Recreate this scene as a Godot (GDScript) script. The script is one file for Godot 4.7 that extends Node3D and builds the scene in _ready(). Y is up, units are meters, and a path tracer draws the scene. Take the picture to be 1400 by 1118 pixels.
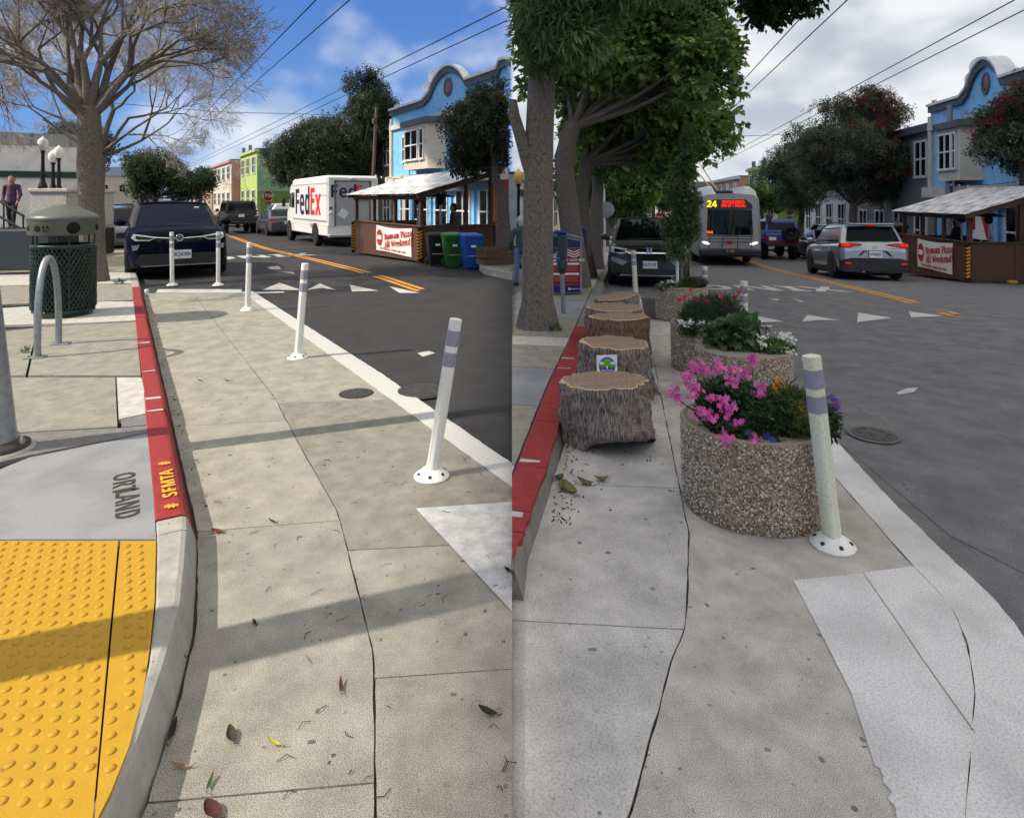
extends Node3D

# Two street corners that meet along the plane x = 0: a sunny one (x < 0) and one under cloud (x > 0).
const FOC := 860.0       # focal length, in pixels of a 1400 x 1118 picture
const HOR := 272.0       # row of the horizon
const EYE := 1.6

var ang := {"L": atan(-535.0 / 860.0), "R": atan(150.0 / 860.0)}
var road_profile := {
	"L": [Vector2(-99, 0), Vector2(13, 0), Vector2(27, -0.38), Vector2(42, -0.45), Vector2(80, -0.2), Vector2(400, 1)],
	"R": [Vector2(-99, 0), Vector2(0, 0), Vector2(12, -0.25), Vector2(26, -1.13), Vector2(60, -2.0), Vector2(100, -2.3), Vector2(160, -2.6), Vector2(400, -5)],
}
var names := {}
var rng := RandomNumberGenerator.new()
var mats := {}
var texs := {}

# ---------------------------------------------------------------- mesh building

class MB:
	var v := PackedVector3Array()
	var n := PackedVector3Array()
	var uv := PackedVector2Array()
	var col := PackedColorArray()
	var ix := PackedInt32Array()
	var has_uv := false
	var tint := Color.WHITE
	var tinted := false

	func set_tint(c: Color) -> MB:
		tint = c
		tinted = true
		return self

	func vert(p: Vector3, nn: Vector3, t := Vector2.ZERO) -> int:
		v.append(p)
		n.append(nn)
		uv.append(t)
		col.append(tint)
		return v.size() - 1

	# corners counter-clockwise as seen from the front
	func tri(a: Vector3, b: Vector3, c: Vector3) -> MB:
		var nn := (b - a).cross(c - a).normalized()
		var i := vert(a, nn)
		vert(b, nn)
		vert(c, nn)
		ix.append_array(PackedInt32Array([i, i + 2, i + 1]))
		return self

	func quad(a: Vector3, b: Vector3, c: Vector3, d: Vector3, t: Array = []) -> MB:
		var nn := (c - a).cross(d - b).normalized()
		if t.is_empty():
			t = [Vector2(0, 1), Vector2(1, 1), Vector2(1, 0), Vector2(0, 0)]
		else:
			has_uv = true
		var i := vert(a, nn, t[0])
		vert(b, nn, t[1])
		vert(c, nn, t[2])
		vert(d, nn, t[3])
		ix.append_array(PackedInt32Array([i, i + 2, i + 1, i, i + 3, i + 2]))
		return self

	func box(c: Vector3, s: Vector3, b := Basis(), bevel := 0.0) -> MB:
		if bevel > 0.0:
			return rbox(c, s, bevel, b)
		var h := s / 2.0
		var p := []
		for z in [-1, 1]:
			for y in [-1, 1]:
				for x in [-1, 1]:
					p.append(c + b * Vector3(h.x * x, h.y * y, h.z * z))
		quad(p[4], p[5], p[7], p[6])
		quad(p[1], p[0], p[2], p[3])
		quad(p[5], p[1], p[3], p[7])
		quad(p[0], p[4], p[6], p[2])
		quad(p[6], p[7], p[3], p[2])
		quad(p[0], p[1], p[5], p[4])
		return self

	# a box with chamfered edges, 44 triangles
	func rbox(c: Vector3, s: Vector3, r: float, b := Basis()) -> MB:
		var h := s / 2.0
		r = min(r, min(h.x, min(h.y, h.z)) * 0.95)
		var g := func(x: float, y: float, z: float, ax: int) -> Vector3:
			var q := Vector3(x * (h.x - r), y * (h.y - r), z * (h.z - r))
			q[ax] += [x, y, z][ax] * r
			return c + b * q
		for ax in 3:
			var u := (ax + 1) % 3
			var w := (ax + 2) % 3
			for sg in [-1.0, 1.0]:
				var k := []
				for e in [[-1.0, -1.0], [1.0, -1.0], [1.0, 1.0], [-1.0, 1.0]]:
					var q := [0.0, 0.0, 0.0]
					q[ax] = sg
					q[u] = e[0]
					q[w] = e[1]
					k.append(g.call(q[0], q[1], q[2], ax))
				if sg > 0:
					quad(k[0], k[1], k[2], k[3])
				else:
					quad(k[3], k[2], k[1], k[0])
			for s1 in [-1.0, 1.0]:
				for s2 in [-1.0, 1.0]:
					var a0 := [0.0, 0.0, 0.0]
					a0[ax] = -1.0
					a0[u] = s1
					a0[w] = s2
					var a1 := a0.duplicate()
					a1[ax] = 1.0
					var q := [g.call(a0[0], a0[1], a0[2], u), g.call(a1[0], a1[1], a1[2], u), g.call(a1[0], a1[1], a1[2], w), g.call(a0[0], a0[1], a0[2], w)]
					if s1 * s2 > 0:
						q.reverse()
					quad(q[3], q[2], q[1], q[0])
		for x in [-1.0, 1.0]:
			for y in [-1.0, 1.0]:
				for z in [-1.0, 1.0]:
					var q := [g.call(x, y, z, 0), g.call(x, y, z, 1), g.call(x, y, z, 2)]
					if x * y * z > 0:
						tri(q[0], q[1], q[2])
					else:
						tri(q[0], q[2], q[1])
		return self

	# rings of equally many points, joined by smooth quads; a ring runs counter-clockwise seen from the end towards which the rings go
	func loft(rings: Array, closed := true, cap := true, smooth := true) -> MB:
		var m: int = rings[0].size()
		var e := m if closed else m - 1
		if not smooth:
			for i in rings.size() - 1:
				for j in e:
					quad(rings[i][j], rings[i][(j + 1) % m], rings[i + 1][(j + 1) % m], rings[i + 1][j])
		else:
			var nn := []
			for i in rings.size():
				var row := PackedVector3Array()
				row.resize(m)
				nn.append(row)
			for i in rings.size() - 1:
				for j in e:
					var k := (j + 1) % m
					var q: Vector3 = (rings[i + 1][k] - rings[i][j]).cross(rings[i + 1][j] - rings[i][k])
					nn[i][j] += q
					nn[i][k] += q
					nn[i + 1][j] += q
					nn[i + 1][k] += q
			var first := v.size()
			for i in rings.size():
				for j in m:
					vert(rings[i][j], nn[i][j].normalized(), Vector2(float(j) / m, float(i) / (rings.size() - 1)))
			for i in rings.size() - 1:
				for j in e:
					var k := (j + 1) % m
					var a := first + i * m + j
					var b := first + i * m + k
					ix.append_array(PackedInt32Array([a, b + m, b, a, a + m, b + m]))
		if cap and closed:
			for w in 2:
				var ring: Array = Array(rings[0] if w == 0 else rings[-1])
				var mid := Vector3.ZERO
				for p in ring:
					mid += p
				mid /= m
				for j in m:
					if w == 0:
						tri(mid, ring[(j + 1) % m], ring[j])
					else:
						tri(mid, ring[j], ring[(j + 1) % m])
		return self

	func tube(path: Array, rad: Variant, seg := 8, cap := true) -> MB:
		var rings := []
		var prev := Vector3.ZERO
		for i in path.size():
			var d: Vector3 = (path[min(i + 1, path.size() - 1)] - path[max(i - 1, 0)]).normalized()
			if prev == Vector3.ZERO:
				prev = d.cross(Vector3.UP if absf(d.y) < 0.9 else Vector3.RIGHT)
			var x := (prev - d * prev.dot(d)).normalized()
			prev = x
			var y := d.cross(x)
			var r: float = rad[i] if rad is Array else rad
			var ring := []
			for j in seg:
				var a := TAU * j / seg
				ring.append(path[i] + (x * cos(a) + y * sin(a)) * r)
			rings.append(ring)
		return loft(rings, true, cap)

	# profile of (radius, height), from below upwards
	func lathe(prof: Array, seg := 24, c := Vector3.ZERO, smooth := true, squash := 1.0) -> MB:
		var rings := []
		for p in prof:
			var ring := []
			for j in seg:
				var a := -TAU * j / seg
				ring.append(c + Vector3(cos(a) * p.x, p.y, sin(a) * p.x * squash))
			rings.append(ring)
		return loft(rings, true, true, smooth)

	# a flat polygon (counter-clockwise in x, y) pushed out from z = 0 to z = depth and then placed by t
	func prism(poly: PackedVector2Array, depth: float, t := Transform3D(), hole: PackedVector2Array = PackedVector2Array()) -> MB:
		if Geometry2D.is_polygon_clockwise(poly):
			poly = poly.duplicate()
			poly.reverse()
		var k := Geometry2D.triangulate_polygon(poly)
		for i in range(0, k.size(), 3):
			var a := poly[k[i]]
			var b := poly[k[i + 1]]
			var c := poly[k[i + 2]]
			if (b - a).cross(c - a) < 0:
				var x := b
				b = c
				c = x
			tri(t * Vector3(a.x, a.y, depth), t * Vector3(b.x, b.y, depth), t * Vector3(c.x, c.y, depth))
			tri(t * Vector3(a.x, a.y, 0), t * Vector3(c.x, c.y, 0), t * Vector3(b.x, b.y, 0))
		for i in poly.size():
			var a := poly[i]
			var b := poly[(i + 1) % poly.size()]
			quad(t * Vector3(a.x, a.y, 0), t * Vector3(b.x, b.y, 0), t * Vector3(b.x, b.y, depth), t * Vector3(a.x, a.y, depth))
		return self

	func ellipsoid(c: Vector3, r: Vector3, seg := 12, rows := 8, b := Basis()) -> MB:
		var rings := []
		for i in rows + 1:
			var e := -PI / 2 + PI * i / rows
			var ring := []
			for j in seg:
				var a := -TAU * j / seg
				ring.append(c + b * Vector3(r.x * cos(e) * cos(a), r.y * sin(e), r.z * cos(e) * sin(a)))
			rings.append(ring)
		return loft(rings, true, false)

	func add(m: MB, t := Transform3D()) -> MB:
		var o := v.size()
		for i in m.v.size():
			v.append(t * m.v[i])
			n.append((t.basis * m.n[i]).normalized())
		uv.append_array(m.uv)
		col.append_array(m.col)
		tinted = tinted or m.tinted
		for i in m.ix:
			ix.append(i + o)
		return self

	func mesh() -> ArrayMesh:
		var a := []
		a.resize(Mesh.ARRAY_MAX)
		a[Mesh.ARRAY_VERTEX] = v
		a[Mesh.ARRAY_NORMAL] = n
		if has_uv:
			a[Mesh.ARRAY_TEX_UV] = uv
		if tinted:
			a[Mesh.ARRAY_COLOR] = col
		a[Mesh.ARRAY_INDEX] = ix
		var m := ArrayMesh.new()
		m.add_surface_from_arrays(Mesh.PRIMITIVE_TRIANGLES, a)
		return m

# ---------------------------------------------------------------- things and parts

func numbered(called: String) -> String:
	var k: int = names.get(called, 0)
	names[called] = k + 1
	return called if k == 0 else "%s_%03d" % [called, k]

func thing(called: String, label: String, category: String, at := Vector3.ZERO, turn := 0.0, group := "") -> Node3D:
	var o := Node3D.new()
	o.name = numbered(called)
	add_child(o)
	o.position = at
	o.rotation.y = turn
	tag(o, label, category, group)
	return o

func tag(o: Node3D, label: String, category: String, group := "") -> void:
	o.set_meta("label", label)
	o.set_meta("category", category)
	if group:
		o.set_meta("group", group)

func part(parent: Node, called: String, m: Variant, mat: Material, t := Transform3D()) -> MeshInstance3D:
	if m is MB and m.v.is_empty():
		return null
	var o := MeshInstance3D.new()
	o.name = called
	o.mesh = m.mesh() if m is MB else m
	o.material_override = mat
	o.transform = t
	parent.add_child(o, true)
	return o

# a thing that is one mesh
func single(called: String, m: Variant, mat: Material, label: String, category: String, at := Vector3.ZERO, turn := 0.0, group := "") -> MeshInstance3D:
	var o := MeshInstance3D.new()
	o.name = numbered(called)
	o.mesh = m.mesh() if m is MB else m
	o.material_override = mat
	add_child(o)
	o.position = at
	o.rotation.y = turn
	tag(o, label, category, group)
	return o

func structure(called: String, m: Variant, mat: Material) -> MeshInstance3D:
	var o := MeshInstance3D.new()
	o.name = numbered(called)
	o.mesh = m.mesh() if m is MB else m
	o.material_override = mat
	o.set_meta("kind", "structure")
	add_child(o)
	return o

func frame(called: String) -> Node3D:
	var o := Node3D.new()
	o.name = numbered(called)
	o.set_meta("kind", "structure")
	add_child(o)
	return o

func copies(parent: Node, called: String, m: Mesh, mat: Material, where: Array, tints: Array = []) -> MultiMeshInstance3D:
	var mm := MultiMesh.new()
	mm.transform_format = MultiMesh.TRANSFORM_3D
	mm.use_colors = not tints.is_empty()
	mm.mesh = m
	mm.instance_count = where.size()
	for i in where.size():
		mm.set_instance_transform(i, where[i])
		if tints:
			mm.set_instance_color(i, tints[i])
	var o := MultiMeshInstance3D.new()
	o.name = called
	o.multimesh = mm
	o.material_override = mat
	o.set_meta("kind", "stuff")
	parent.add_child(o, true)
	return o

# lettering cut from a font: x to the right, y up, facing +z
func letters(parent: Node, called: String, text: String, height: float, mat: Material, t: Transform3D, serif := false, stretch := 1.0, depth := 0.006, bold := true) -> MeshInstance3D:
	var f := SystemFont.new()
	f.font_names = PackedStringArray(["Droid Serif" if serif else "Droid Sans"])
	f.font_weight = 700 if bold else 400
	var m := TextMesh.new()
	m.text = text
	m.font = f
	m.font_size = 64
	m.pixel_size = height / 46.0
	m.depth = depth
	m.curve_step = 4.0
	return part(parent, called, m, mat, t * Transform3D(Basis.from_scale(Vector3(stretch, 1, 1)), Vector3.ZERO))

# ---------------------------------------------------------------- where things stand

func along(side: String) -> Vector3:
	return Vector3(sin(ang[side]), 0, -cos(ang[side]))

func across(side: String) -> Vector3:
	return Vector3(cos(ang[side]), 0, sin(ang[side]))

func yaw(side: String) -> float:
	return -ang[side]

func road_height(side: String, s: float) -> float:
	var p: Array = road_profile[side]
	for i in p.size() - 1:
		if s <= p[i + 1].x:
			return lerpf(p[i].y, p[i + 1].y, clampf((s - p[i].x) / (p[i + 1].x - p[i].x), 0, 1))
	return p[-1].y

# a place by its distance u across the street and s along it
func us(side: String, u: float, s: float, lift := 0.0) -> Vector3:
	var p := across(side) * u + along(side) * s
	p.y = road_height(side, s) + lift
	return p

# the same (u, s) for a point of the ground that was measured in the photograph
func measured(side: String, x: float, y: float, lift := 0.0) -> Vector2:
	var g := 0.0
	var r := Vector2.ZERO
	for i in 30:
		var z := FOC * (EYE - g - lift) / (y - HOR)
		var p := Vector3((x - 700.0) / FOC * z, 0, -z)
		r = Vector2(p.dot(across(side)), p.dot(along(side)))
		g = road_height(side, r.y)
	return r

func spot(side: String, x: float, y: float, lift := 0.0) -> Vector3:
	var r := measured(side, x, y, lift)
	return us(side, r.x, r.y, lift)

func measured_all(side: String, pts: Array, lift := 0.0) -> PackedVector2Array:
	var r := PackedVector2Array()
	for p in pts:
		r.append(measured(side, p[0], p[1], lift))
	return r

# a paved sheet from a polygon in (u, s): follows the road's rise and fall, ends at the plane x = 0, and has sides of that depth
func sheet(side: String, poly: PackedVector2Array, lift: float, depth := 0.0, step := 2.0, m: MB = null) -> MB:
	if m == null:
		m = MB.new()
	var x := across(side)
	var d := along(side)
	var far := 600.0
	# half plane: u * x.x + s * d.x <= 0 (L) or >= 0 (R)
	var sg := -1.0 if side == "L" else 1.0
	var nrm := Vector2(x.x, d.x) * sg
	var tang := Vector2(-nrm.y, nrm.x)
	var half := PackedVector2Array([tang * far, -tang * far, -tang * far + nrm * far, tang * far + nrm * far])
	for piece in Geometry2D.intersect_polygons(poly, half):
		var lo := INF
		var hi := -INF
		for p in piece:
			lo = min(lo, p.y)
			hi = max(hi, p.y)
		var cuts := [lo]
		var y := lo
		while y < hi:
			y += step * (1.0 if y < 45.0 else 8.0)
			cuts.append(min(y, hi))
		for i in cuts.size() - 1:
			var strip := PackedVector2Array([Vector2(-far, cuts[i]), Vector2(far, cuts[i]), Vector2(far, cuts[i + 1]), Vector2(-far, cuts[i + 1])])
			for q in Geometry2D.intersect_polygons(piece, strip):
				var k := Geometry2D.triangulate_polygon(q)
				for j in range(0, k.size(), 3):
					var a := us(side, q[k[j]].x, q[k[j]].y, lift)
					var b := us(side, q[k[j + 1]].x, q[k[j + 1]].y, lift)
					var c := us(side, q[k[j + 2]].x, q[k[j + 2]].y, lift)
					if (b - a).cross(c - a).y > 0:
						m.tri(a, b, c)
					else:
						m.tri(a, c, b)
		if depth > 0.0:
			var ccw := not Geometry2D.is_polygon_clockwise(piece)
			for i in piece.size():
				var a := piece[i]
				var b := piece[(i + 1) % piece.size()]
				var n := int(ceil(a.distance_to(b) / step))
				for j in n:
					var p := a.lerp(b, float(j) / n)
					var q := a.lerp(b, float(j + 1) / n)
					var p1 := us(side, p.x, p.y, lift)
					var q1 := us(side, q.x, q.y, lift)
					var dn := Vector3(0, -depth, 0)
					# (u, s) seen from above is mirrored: u to the right, s away
					if ccw:
						m.quad(p1 + dn, q1 + dn, q1, p1)
					else:
						m.quad(q1 + dn, p1 + dn, p1, q1)
	return m

# a band between two lines of (u, s)
func band(inner: PackedVector2Array, outer: PackedVector2Array) -> PackedVector2Array:
	var o := outer.duplicate()
	o.reverse()
	var r := inner.duplicate()
	r.append_array(o)
	return r

# ---------------------------------------------------------------- materials

func grain(id: int, freq: float, stops: Array, size := 512, octaves := 4, kind := FastNoiseLite.TYPE_SIMPLEX_SMOOTH, cell := false) -> NoiseTexture2D:
	var tiles := freq < 0.05   # a fine pattern shows no edge where it repeats
	var key := "%d/%f/%s/%d/%d/%d" % [id, freq, str(stops), size, octaves, kind]
	if texs.has(key):
		return texs[key]
	var f := FastNoiseLite.new()
	f.seed = id
	f.noise_type = kind
	f.frequency = freq
	f.fractal_octaves = octaves
	if cell:
		f.noise_type = FastNoiseLite.TYPE_CELLULAR
		f.cellular_return_type = FastNoiseLite.RETURN_CELL_VALUE
		f.fractal_type = FastNoiseLite.FRACTAL_NONE
	var g := Gradient.new()
	var off := PackedFloat32Array()
	var cs := PackedColorArray()
	for s in stops:
		off.append(s[0])
		cs.append(s[1])
	g.offsets = off
	g.colors = cs
	var t := NoiseTexture2D.new()
	t.width = size
	t.height = size
	t.seamless = tiles
	t.seamless_blend_skirt = 0.25
	t.noise = f
	t.color_ramp = g
	texs[key] = t
	return t

func paint(c: Color, rough := 0.6, metal := 0.0, coat := 0.0) -> StandardMaterial3D:
	var key := "%s/%f/%f/%f" % [c.to_html(), rough, metal, coat]
	if mats.has(key):
		return mats[key]
	var m := StandardMaterial3D.new()
	m.albedo_color = c
	m.roughness = rough
	m.metallic = metal
	if coat > 0.0:
		m.clearcoat_enabled = true
		m.clearcoat = coat
		m.clearcoat_roughness = 0.05
	mats[key] = m
	return m

# a surface with a fine and a coarse pattern, laid through the world: no seams, no UVs
func worn(c: Color, rough: float, fine: Texture2D, fine_m: float, coarse: Texture2D = null, coarse_m := 5.0, bump := 0.0, world := true, height: Texture2D = null) -> StandardMaterial3D:
	var m := StandardMaterial3D.new()
	m.albedo_color = c
	m.roughness = rough
	m.albedo_texture = fine
	m.uv1_triplanar = true
	m.uv1_world_triplanar = world
	m.uv1_scale = Vector3.ONE / fine_m
	if coarse:
		m.detail_enabled = true
		m.detail_blend_mode = BaseMaterial3D.BLEND_MODE_MUL
		m.detail_albedo = coarse
		m.detail_uv_layer = BaseMaterial3D.DETAIL_UV_2
		m.uv2_triplanar = true
		m.uv2_world_triplanar = world
		m.uv2_scale = Vector3.ONE / coarse_m
	if bump > 0.0:
		m.heightmap_enabled = true
		m.heightmap_texture = height if height else fine
		m.heightmap_scale = bump
	return m

# stains, drips and spots of gum and oil on paving
func spotted(id: int, soft: float, dots: int, dark: float, pale := 0.0) -> ImageTexture:
	var f := FastNoiseLite.new()
	f.seed = id
	f.frequency = 0.011
	f.fractal_octaves = 7
	f.fractal_gain = 0.62
	var im := f.get_seamless_image(1024, 1024, false, false, 0.2)
	im.convert(Image.FORMAT_RGB8)
	im.adjust_bcs(1.0, soft, 1.0)
	im.adjust_bcs(1.0 / (0.5 + soft * 0.3), 1.0, 1.0)
	var r := RandomNumberGenerator.new()
	r.seed = id
	for i in dots:
		var c := Vector2(r.randi() % 1024, r.randi() % 1024)
		var s := 0.6 + 3.2 * pow(r.randf(), 4.0)
		var k := 1.0 - dark * r.randf()
		if r.randf() < pale:
			k = 1.0 + 0.25 * r.randf()
		var el := r.randf_range(0.6, 1.6)
		for y in range(-int(s) - 1, int(s) + 2):
			for x in range(-int(s) - 1, int(s) + 2):
				if x * x * el + y * y / el <= s * s:
					var px := posmod(int(c.x) + x, 1024)
					var py := posmod(int(c.y) + y, 1024)
					im.set_pixel(px, py, im.get_pixel(px, py) * k)
	return ImageTexture.create_from_image(im)

func gr(a: float) -> Color:
	return Color(a, a, a)

func glowing(c: Color, e: float) -> StandardMaterial3D:
	var m := StandardMaterial3D.new()
	m.albedo_color = c
	m.emission_enabled = true
	m.emission = c
	m.emission_energy_multiplier = e
	return m

# ---------------------------------------------------------------- camera, sky, sun, exposure

func set_light() -> void:
	var cam := Camera3D.new()
	cam.name = "camera"
	cam.projection = Camera3D.PROJECTION_FRUSTUM
	cam.near = 0.05
	cam.far = 1500.0
	cam.size = 2.0 * cam.near * 559.0 / FOC
	cam.frustum_offset = Vector2(0, -cam.near * (559.0 - HOR) / FOC)
	cam.position = Vector3(0, EYE, 0)
	add_child(cam)
	cam.current = true
	var e := Environment.new()
	e.tonemap_mode = Environment.TONE_MAPPER_LINEAR
	e.tonemap_exposure = 1.16
	e.background_mode = Environment.BG_SKY
	e.sdfgi_enabled = true
	e.ssao_enabled = true
	e.ssil_enabled = true
	var sky := Sky.new()
	var pm := PanoramaSkyMaterial.new()
	pm.panorama = ImageTexture.create_from_image(sky_image(1536))
	sky.sky_material = pm
	e.sky = sky
	var w := WorldEnvironment.new()
	w.name = "environment"
	w.environment = e
	add_child(w)
	var sun := DirectionalLight3D.new()
	sun.name = "sun"
	sun.light_energy = 1.6
	sun.light_color = Color(1.0, 0.955, 0.88)
	sun.light_angular_distance = 0.5
	sun.shadow_enabled = true
	add_child(sun)
	sun.look_at_from_position(Vector3.ZERO, Vector3(0.926 * cos(0.733), -sin(0.733), -0.377 * cos(0.733)))

# blue air with broken cloud over the sunny street (x < 0), a closed grey cover over the other (x > 0)
func sky_image(w: int) -> Image:
	var h := w / 2
	var im := Image.create(w, h, false, Image.FORMAT_RGBF)
	var a := FastNoiseLite.new()
	a.seed = 5
	a.frequency = 1.0
	a.fractal_octaves = 5
	var b := FastNoiseLite.new()
	b.seed = 9
	b.frequency = 1.0
	b.fractal_octaves = 4
	for y in h / 2 + 4:
		var el := PI / 2 - PI * (y + 0.5) / h
		for x in w:
			var az := TAU * ((x + 0.5) / w - 0.5)
			var d := Vector3(-cos(el) * sin(az), sin(el), -cos(el) * cos(az))
			var up := maxf(d.y, 0.0)
			var c: Color
			if d.x < 0.0:
				c = Color(0.19, 0.38, 0.70).lerp(Color(0.085, 0.21, 0.56), clampf(up / 0.28, 0, 1)).lerp(Color(0.05, 0.13, 0.38), clampf((up - 0.3) / 0.7, 0, 1))
				var n := a.get_noise_3d(d.x * 3.1 + 4, d.y * 5.0, d.z * 3.1) + 0.12 * b.get_noise_3d(d.x * 12, d.y * 22, d.z * 12)
				var low := clampf(1.0 - up / 0.2, 0, 1)
				var t := smoothstep(-0.08 - 0.22 * low * low, 0.62 - 0.25 * low * low, n)
				c = c.lerp(Color(0.62, 0.67, 0.76).lerp(Color(0.88, 0.89, 0.92), smoothstep(-0.2, 0.4, b.get_noise_3d(d.x * 6, d.y * 10, d.z * 6))), t * 0.8)
			else:
				var n := a.get_noise_3d(d.x * 3.0 + 7, d.y * 6.5, d.z * 3.0) + 0.35 * b.get_noise_3d(d.x * 9, d.y * 20, d.z * 9)
				c = Color(0.45, 0.49, 0.57).lerp(Color(0.78, 0.795, 0.82), smoothstep(-0.42, 0.42, n))
			im.set_pixel(x, y, c)
	im.fill_rect(Rect2i(0, h / 2 + 4, w, h / 2 - 4), Color(0.30, 0.30, 0.30))
	return im

# the cloud that covers the right-hand street: its edge stands where the sun puts the edge of its shade on the plane x = 0
func build_cloud() -> void:
	var hgt := 40.0
	var left := -hgt * 0.926 / tan(0.733) - 0.22
	var n := FastNoiseLite.new()
	n.seed = 3
	n.frequency = 0.03
	var nx := 26
	var nz := 30
	var top := []
	var low := []
	for i in nz + 1:
		var r1 := []
		var r2 := []
		for j in nx + 1:
			var x := lerpf(left, left + 240.0, float(j) / nx)
			var z := lerpf(120.0, -118.0, float(i) / nz)
			var edge := minf(1.0, minf(minf(j, nx - j) / 2.0, minf(i, nz - i) / 2.0))
			r1.append(Vector3(x, hgt + edge * (7.0 + 4.0 * n.get_noise_2d(x, z)) + 0.3, z))
			r2.append(Vector3(x, hgt + edge * 2.5 * n.get_noise_2d(x + 300, z), z))
		top.append(r1)
		low.append(r2)
	var m := MB.new()
	m.loft(top, false, false)
	for r in low:
		r.reverse()
	m.loft(low, false, false)
	var c := StandardMaterial3D.new()
	c.albedo_color = Color(0.97, 0.975, 0.985)
	c.roughness = 1.0
	c.metallic_specular = 0.0
	c.backlight_enabled = true
	c.backlight = Color(1.185, 1.185, 1.185)
	single("cloud", m, c, "low grey cloud sheet over the street with the planters", "cloud")

# ---------------------------------------------------------------- ground, road, pavement

var M := {}

func ground_materials() -> void:
	var speck := grain(11, 0.11, [[0.0, gr(0.74)], [0.36, gr(0.90)], [0.55, gr(0.96)], [1.0, gr(1.0)]], 1024, 6)
	var salt := grain(12, 0.28, [[0.0, gr(0.34)], [0.34, gr(0.68)], [0.48, gr(0.88)], [0.66, gr(1.0)], [1.0, gr(1.0)]], 1024, 5)
	var tar := grain(13, 0.25, [[0.0, gr(0.42)], [0.45, gr(0.64)], [0.68, gr(0.74)], [0.8, gr(1.0)], [1.0, gr(1.0)]], 1024, 4)
	var blot := grain(14, 0.006, [[0.0, gr(0.78)], [0.35, gr(0.90)], [0.6, gr(0.97)], [1.0, gr(1.0)]], 512, 5)
	var blot2 := grain(15, 0.008, [[0.0, gr(0.88)], [0.42, gr(0.95)], [0.62, gr(1.0)], [1.0, gr(1.0)]], 512, 5)
	var stain := spotted(16, 0.13, 900, 0.45)
	var oil := spotted(26, 0.16, 900, 0.4, 0.4)
	var scuff := grain(17, 0.03, [[0.0, gr(0.55)], [0.12, gr(0.72)], [0.2, gr(0.93)], [0.6, gr(0.97)], [1.0, gr(1.0)]], 1024, 6)
	M.slab = worn(Color(0.645, 0.63, 0.585), 0.9, speck, 1.3, stain, 3.1, 0.15)
	M.slab_rough = worn(Color(0.69, 0.675, 0.63), 0.92, salt, 1.15, stain, 2.7, 0.3)
	M.slab_dark = worn(Color(0.645, 0.625, 0.58), 0.92, salt, 1.15, stain, 2.2, 0.3)
	M.walk = worn(Color(0.61, 0.595, 0.545), 0.9, speck, 1.1, stain, 2.3, 0.3)
	M.walk_grey = worn(Color(0.56, 0.57, 0.585), 0.85, speck, 0.8, blot2, 1.9, 0.1)
	M.walk_white = worn(Color(0.80, 0.79, 0.76), 0.85, speck, 0.4, stain, 1.3, 0.2)
	M.groove = worn(Color(0.50, 0.50, 0.49), 0.9, speck, 0.4, stain, 1.0, 0.2)
	M.slab_r = worn(Color(0.765, 0.76, 0.745), 0.9, speck, 1.3, stain, 3.7, 0.12)
	M.slab_r2 = worn(Color(0.83, 0.815, 0.785), 0.93, salt, 1.05, stain, 2.9, 0.25)
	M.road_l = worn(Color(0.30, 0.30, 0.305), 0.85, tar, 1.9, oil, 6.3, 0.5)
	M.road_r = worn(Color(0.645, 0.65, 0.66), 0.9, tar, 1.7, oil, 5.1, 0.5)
	M.patch_l = worn(Color(0.43, 0.42, 0.40), 0.9, tar, 1.7, blot, 2.0, 0.5)
	M.soil = worn(Color(0.22, 0.19, 0.15), 1.0, salt, 0.5, stain, 1.5, 1.0)
	M.joint = worn(Color(0.26, 0.245, 0.22), 1.0, salt, 0.2)
	M.line = worn(Color(0.80, 0.80, 0.785), 0.75, speck, 0.5, scuff, 0.9, 0.15)
	M.line_worn = worn(Color(0.79, 0.795, 0.79), 0.8, speck, 0.5, stain, 1.1, 0.15)
	M.white_pave = worn(Color(0.84, 0.84, 0.835), 0.85, speck, 1.2, blot2, 1.9, 0.05)
	M.line_yellow = worn(Color(0.86, 0.60, 0.13), 0.8, speck, 0.4, scuff, 1.7, 0.1)
	M.curb_red = worn(Color(0.62, 0.165, 0.165), 0.75, speck, 0.9, grain(27, 0.025, [[0.0, Color(1.0, 0.95, 0.9)], [0.10, Color(0.5, 0.4, 0.36)], [0.15, gr(0.85)], [0.6, gr(0.95)], [1.0, gr(1.0)]], 512, 6), 0.9, 0.3)
	M.curb = worn(Color(0.70, 0.69, 0.66), 0.9, speck, 0.35, stain, 1.5, 0.3)
	M.curb_r = worn(Color(0.56, 0.55, 0.52), 0.9, speck, 0.35, stain, 1.5, 0.3)
	M.tactile = worn(Color(0.73, 0.565, 0.06), 0.7, grain(18, 0.12, [[0.0, gr(0.82)], [0.5, gr(0.96)], [1.0, gr(1.0)]], 512, 4), 0.3, grain(19, 0.02, [[0.0, Color(0.45, 0.38, 0.25)], [0.08, Color(0.80, 0.74, 0.6)], [0.2, gr(0.97)], [1.0, gr(1.0)]], 512, 5), 1.1, 0.15)
	M.text_yellow = paint(Color(0.88, 0.62, 0.16), 0.8)
	M.iron = worn(Color(0.30, 0.29, 0.28), 0.6, speck, 0.2, null, 1.0, 0.3)
	M.iron.metallic = 0.5

func rect(u0: float, u1: float, s0: float, s1: float) -> PackedVector2Array:
	return PackedVector2Array([Vector2(u0, s0), Vector2(u1, s0), Vector2(u1, s1), Vector2(u0, s1)])

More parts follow.
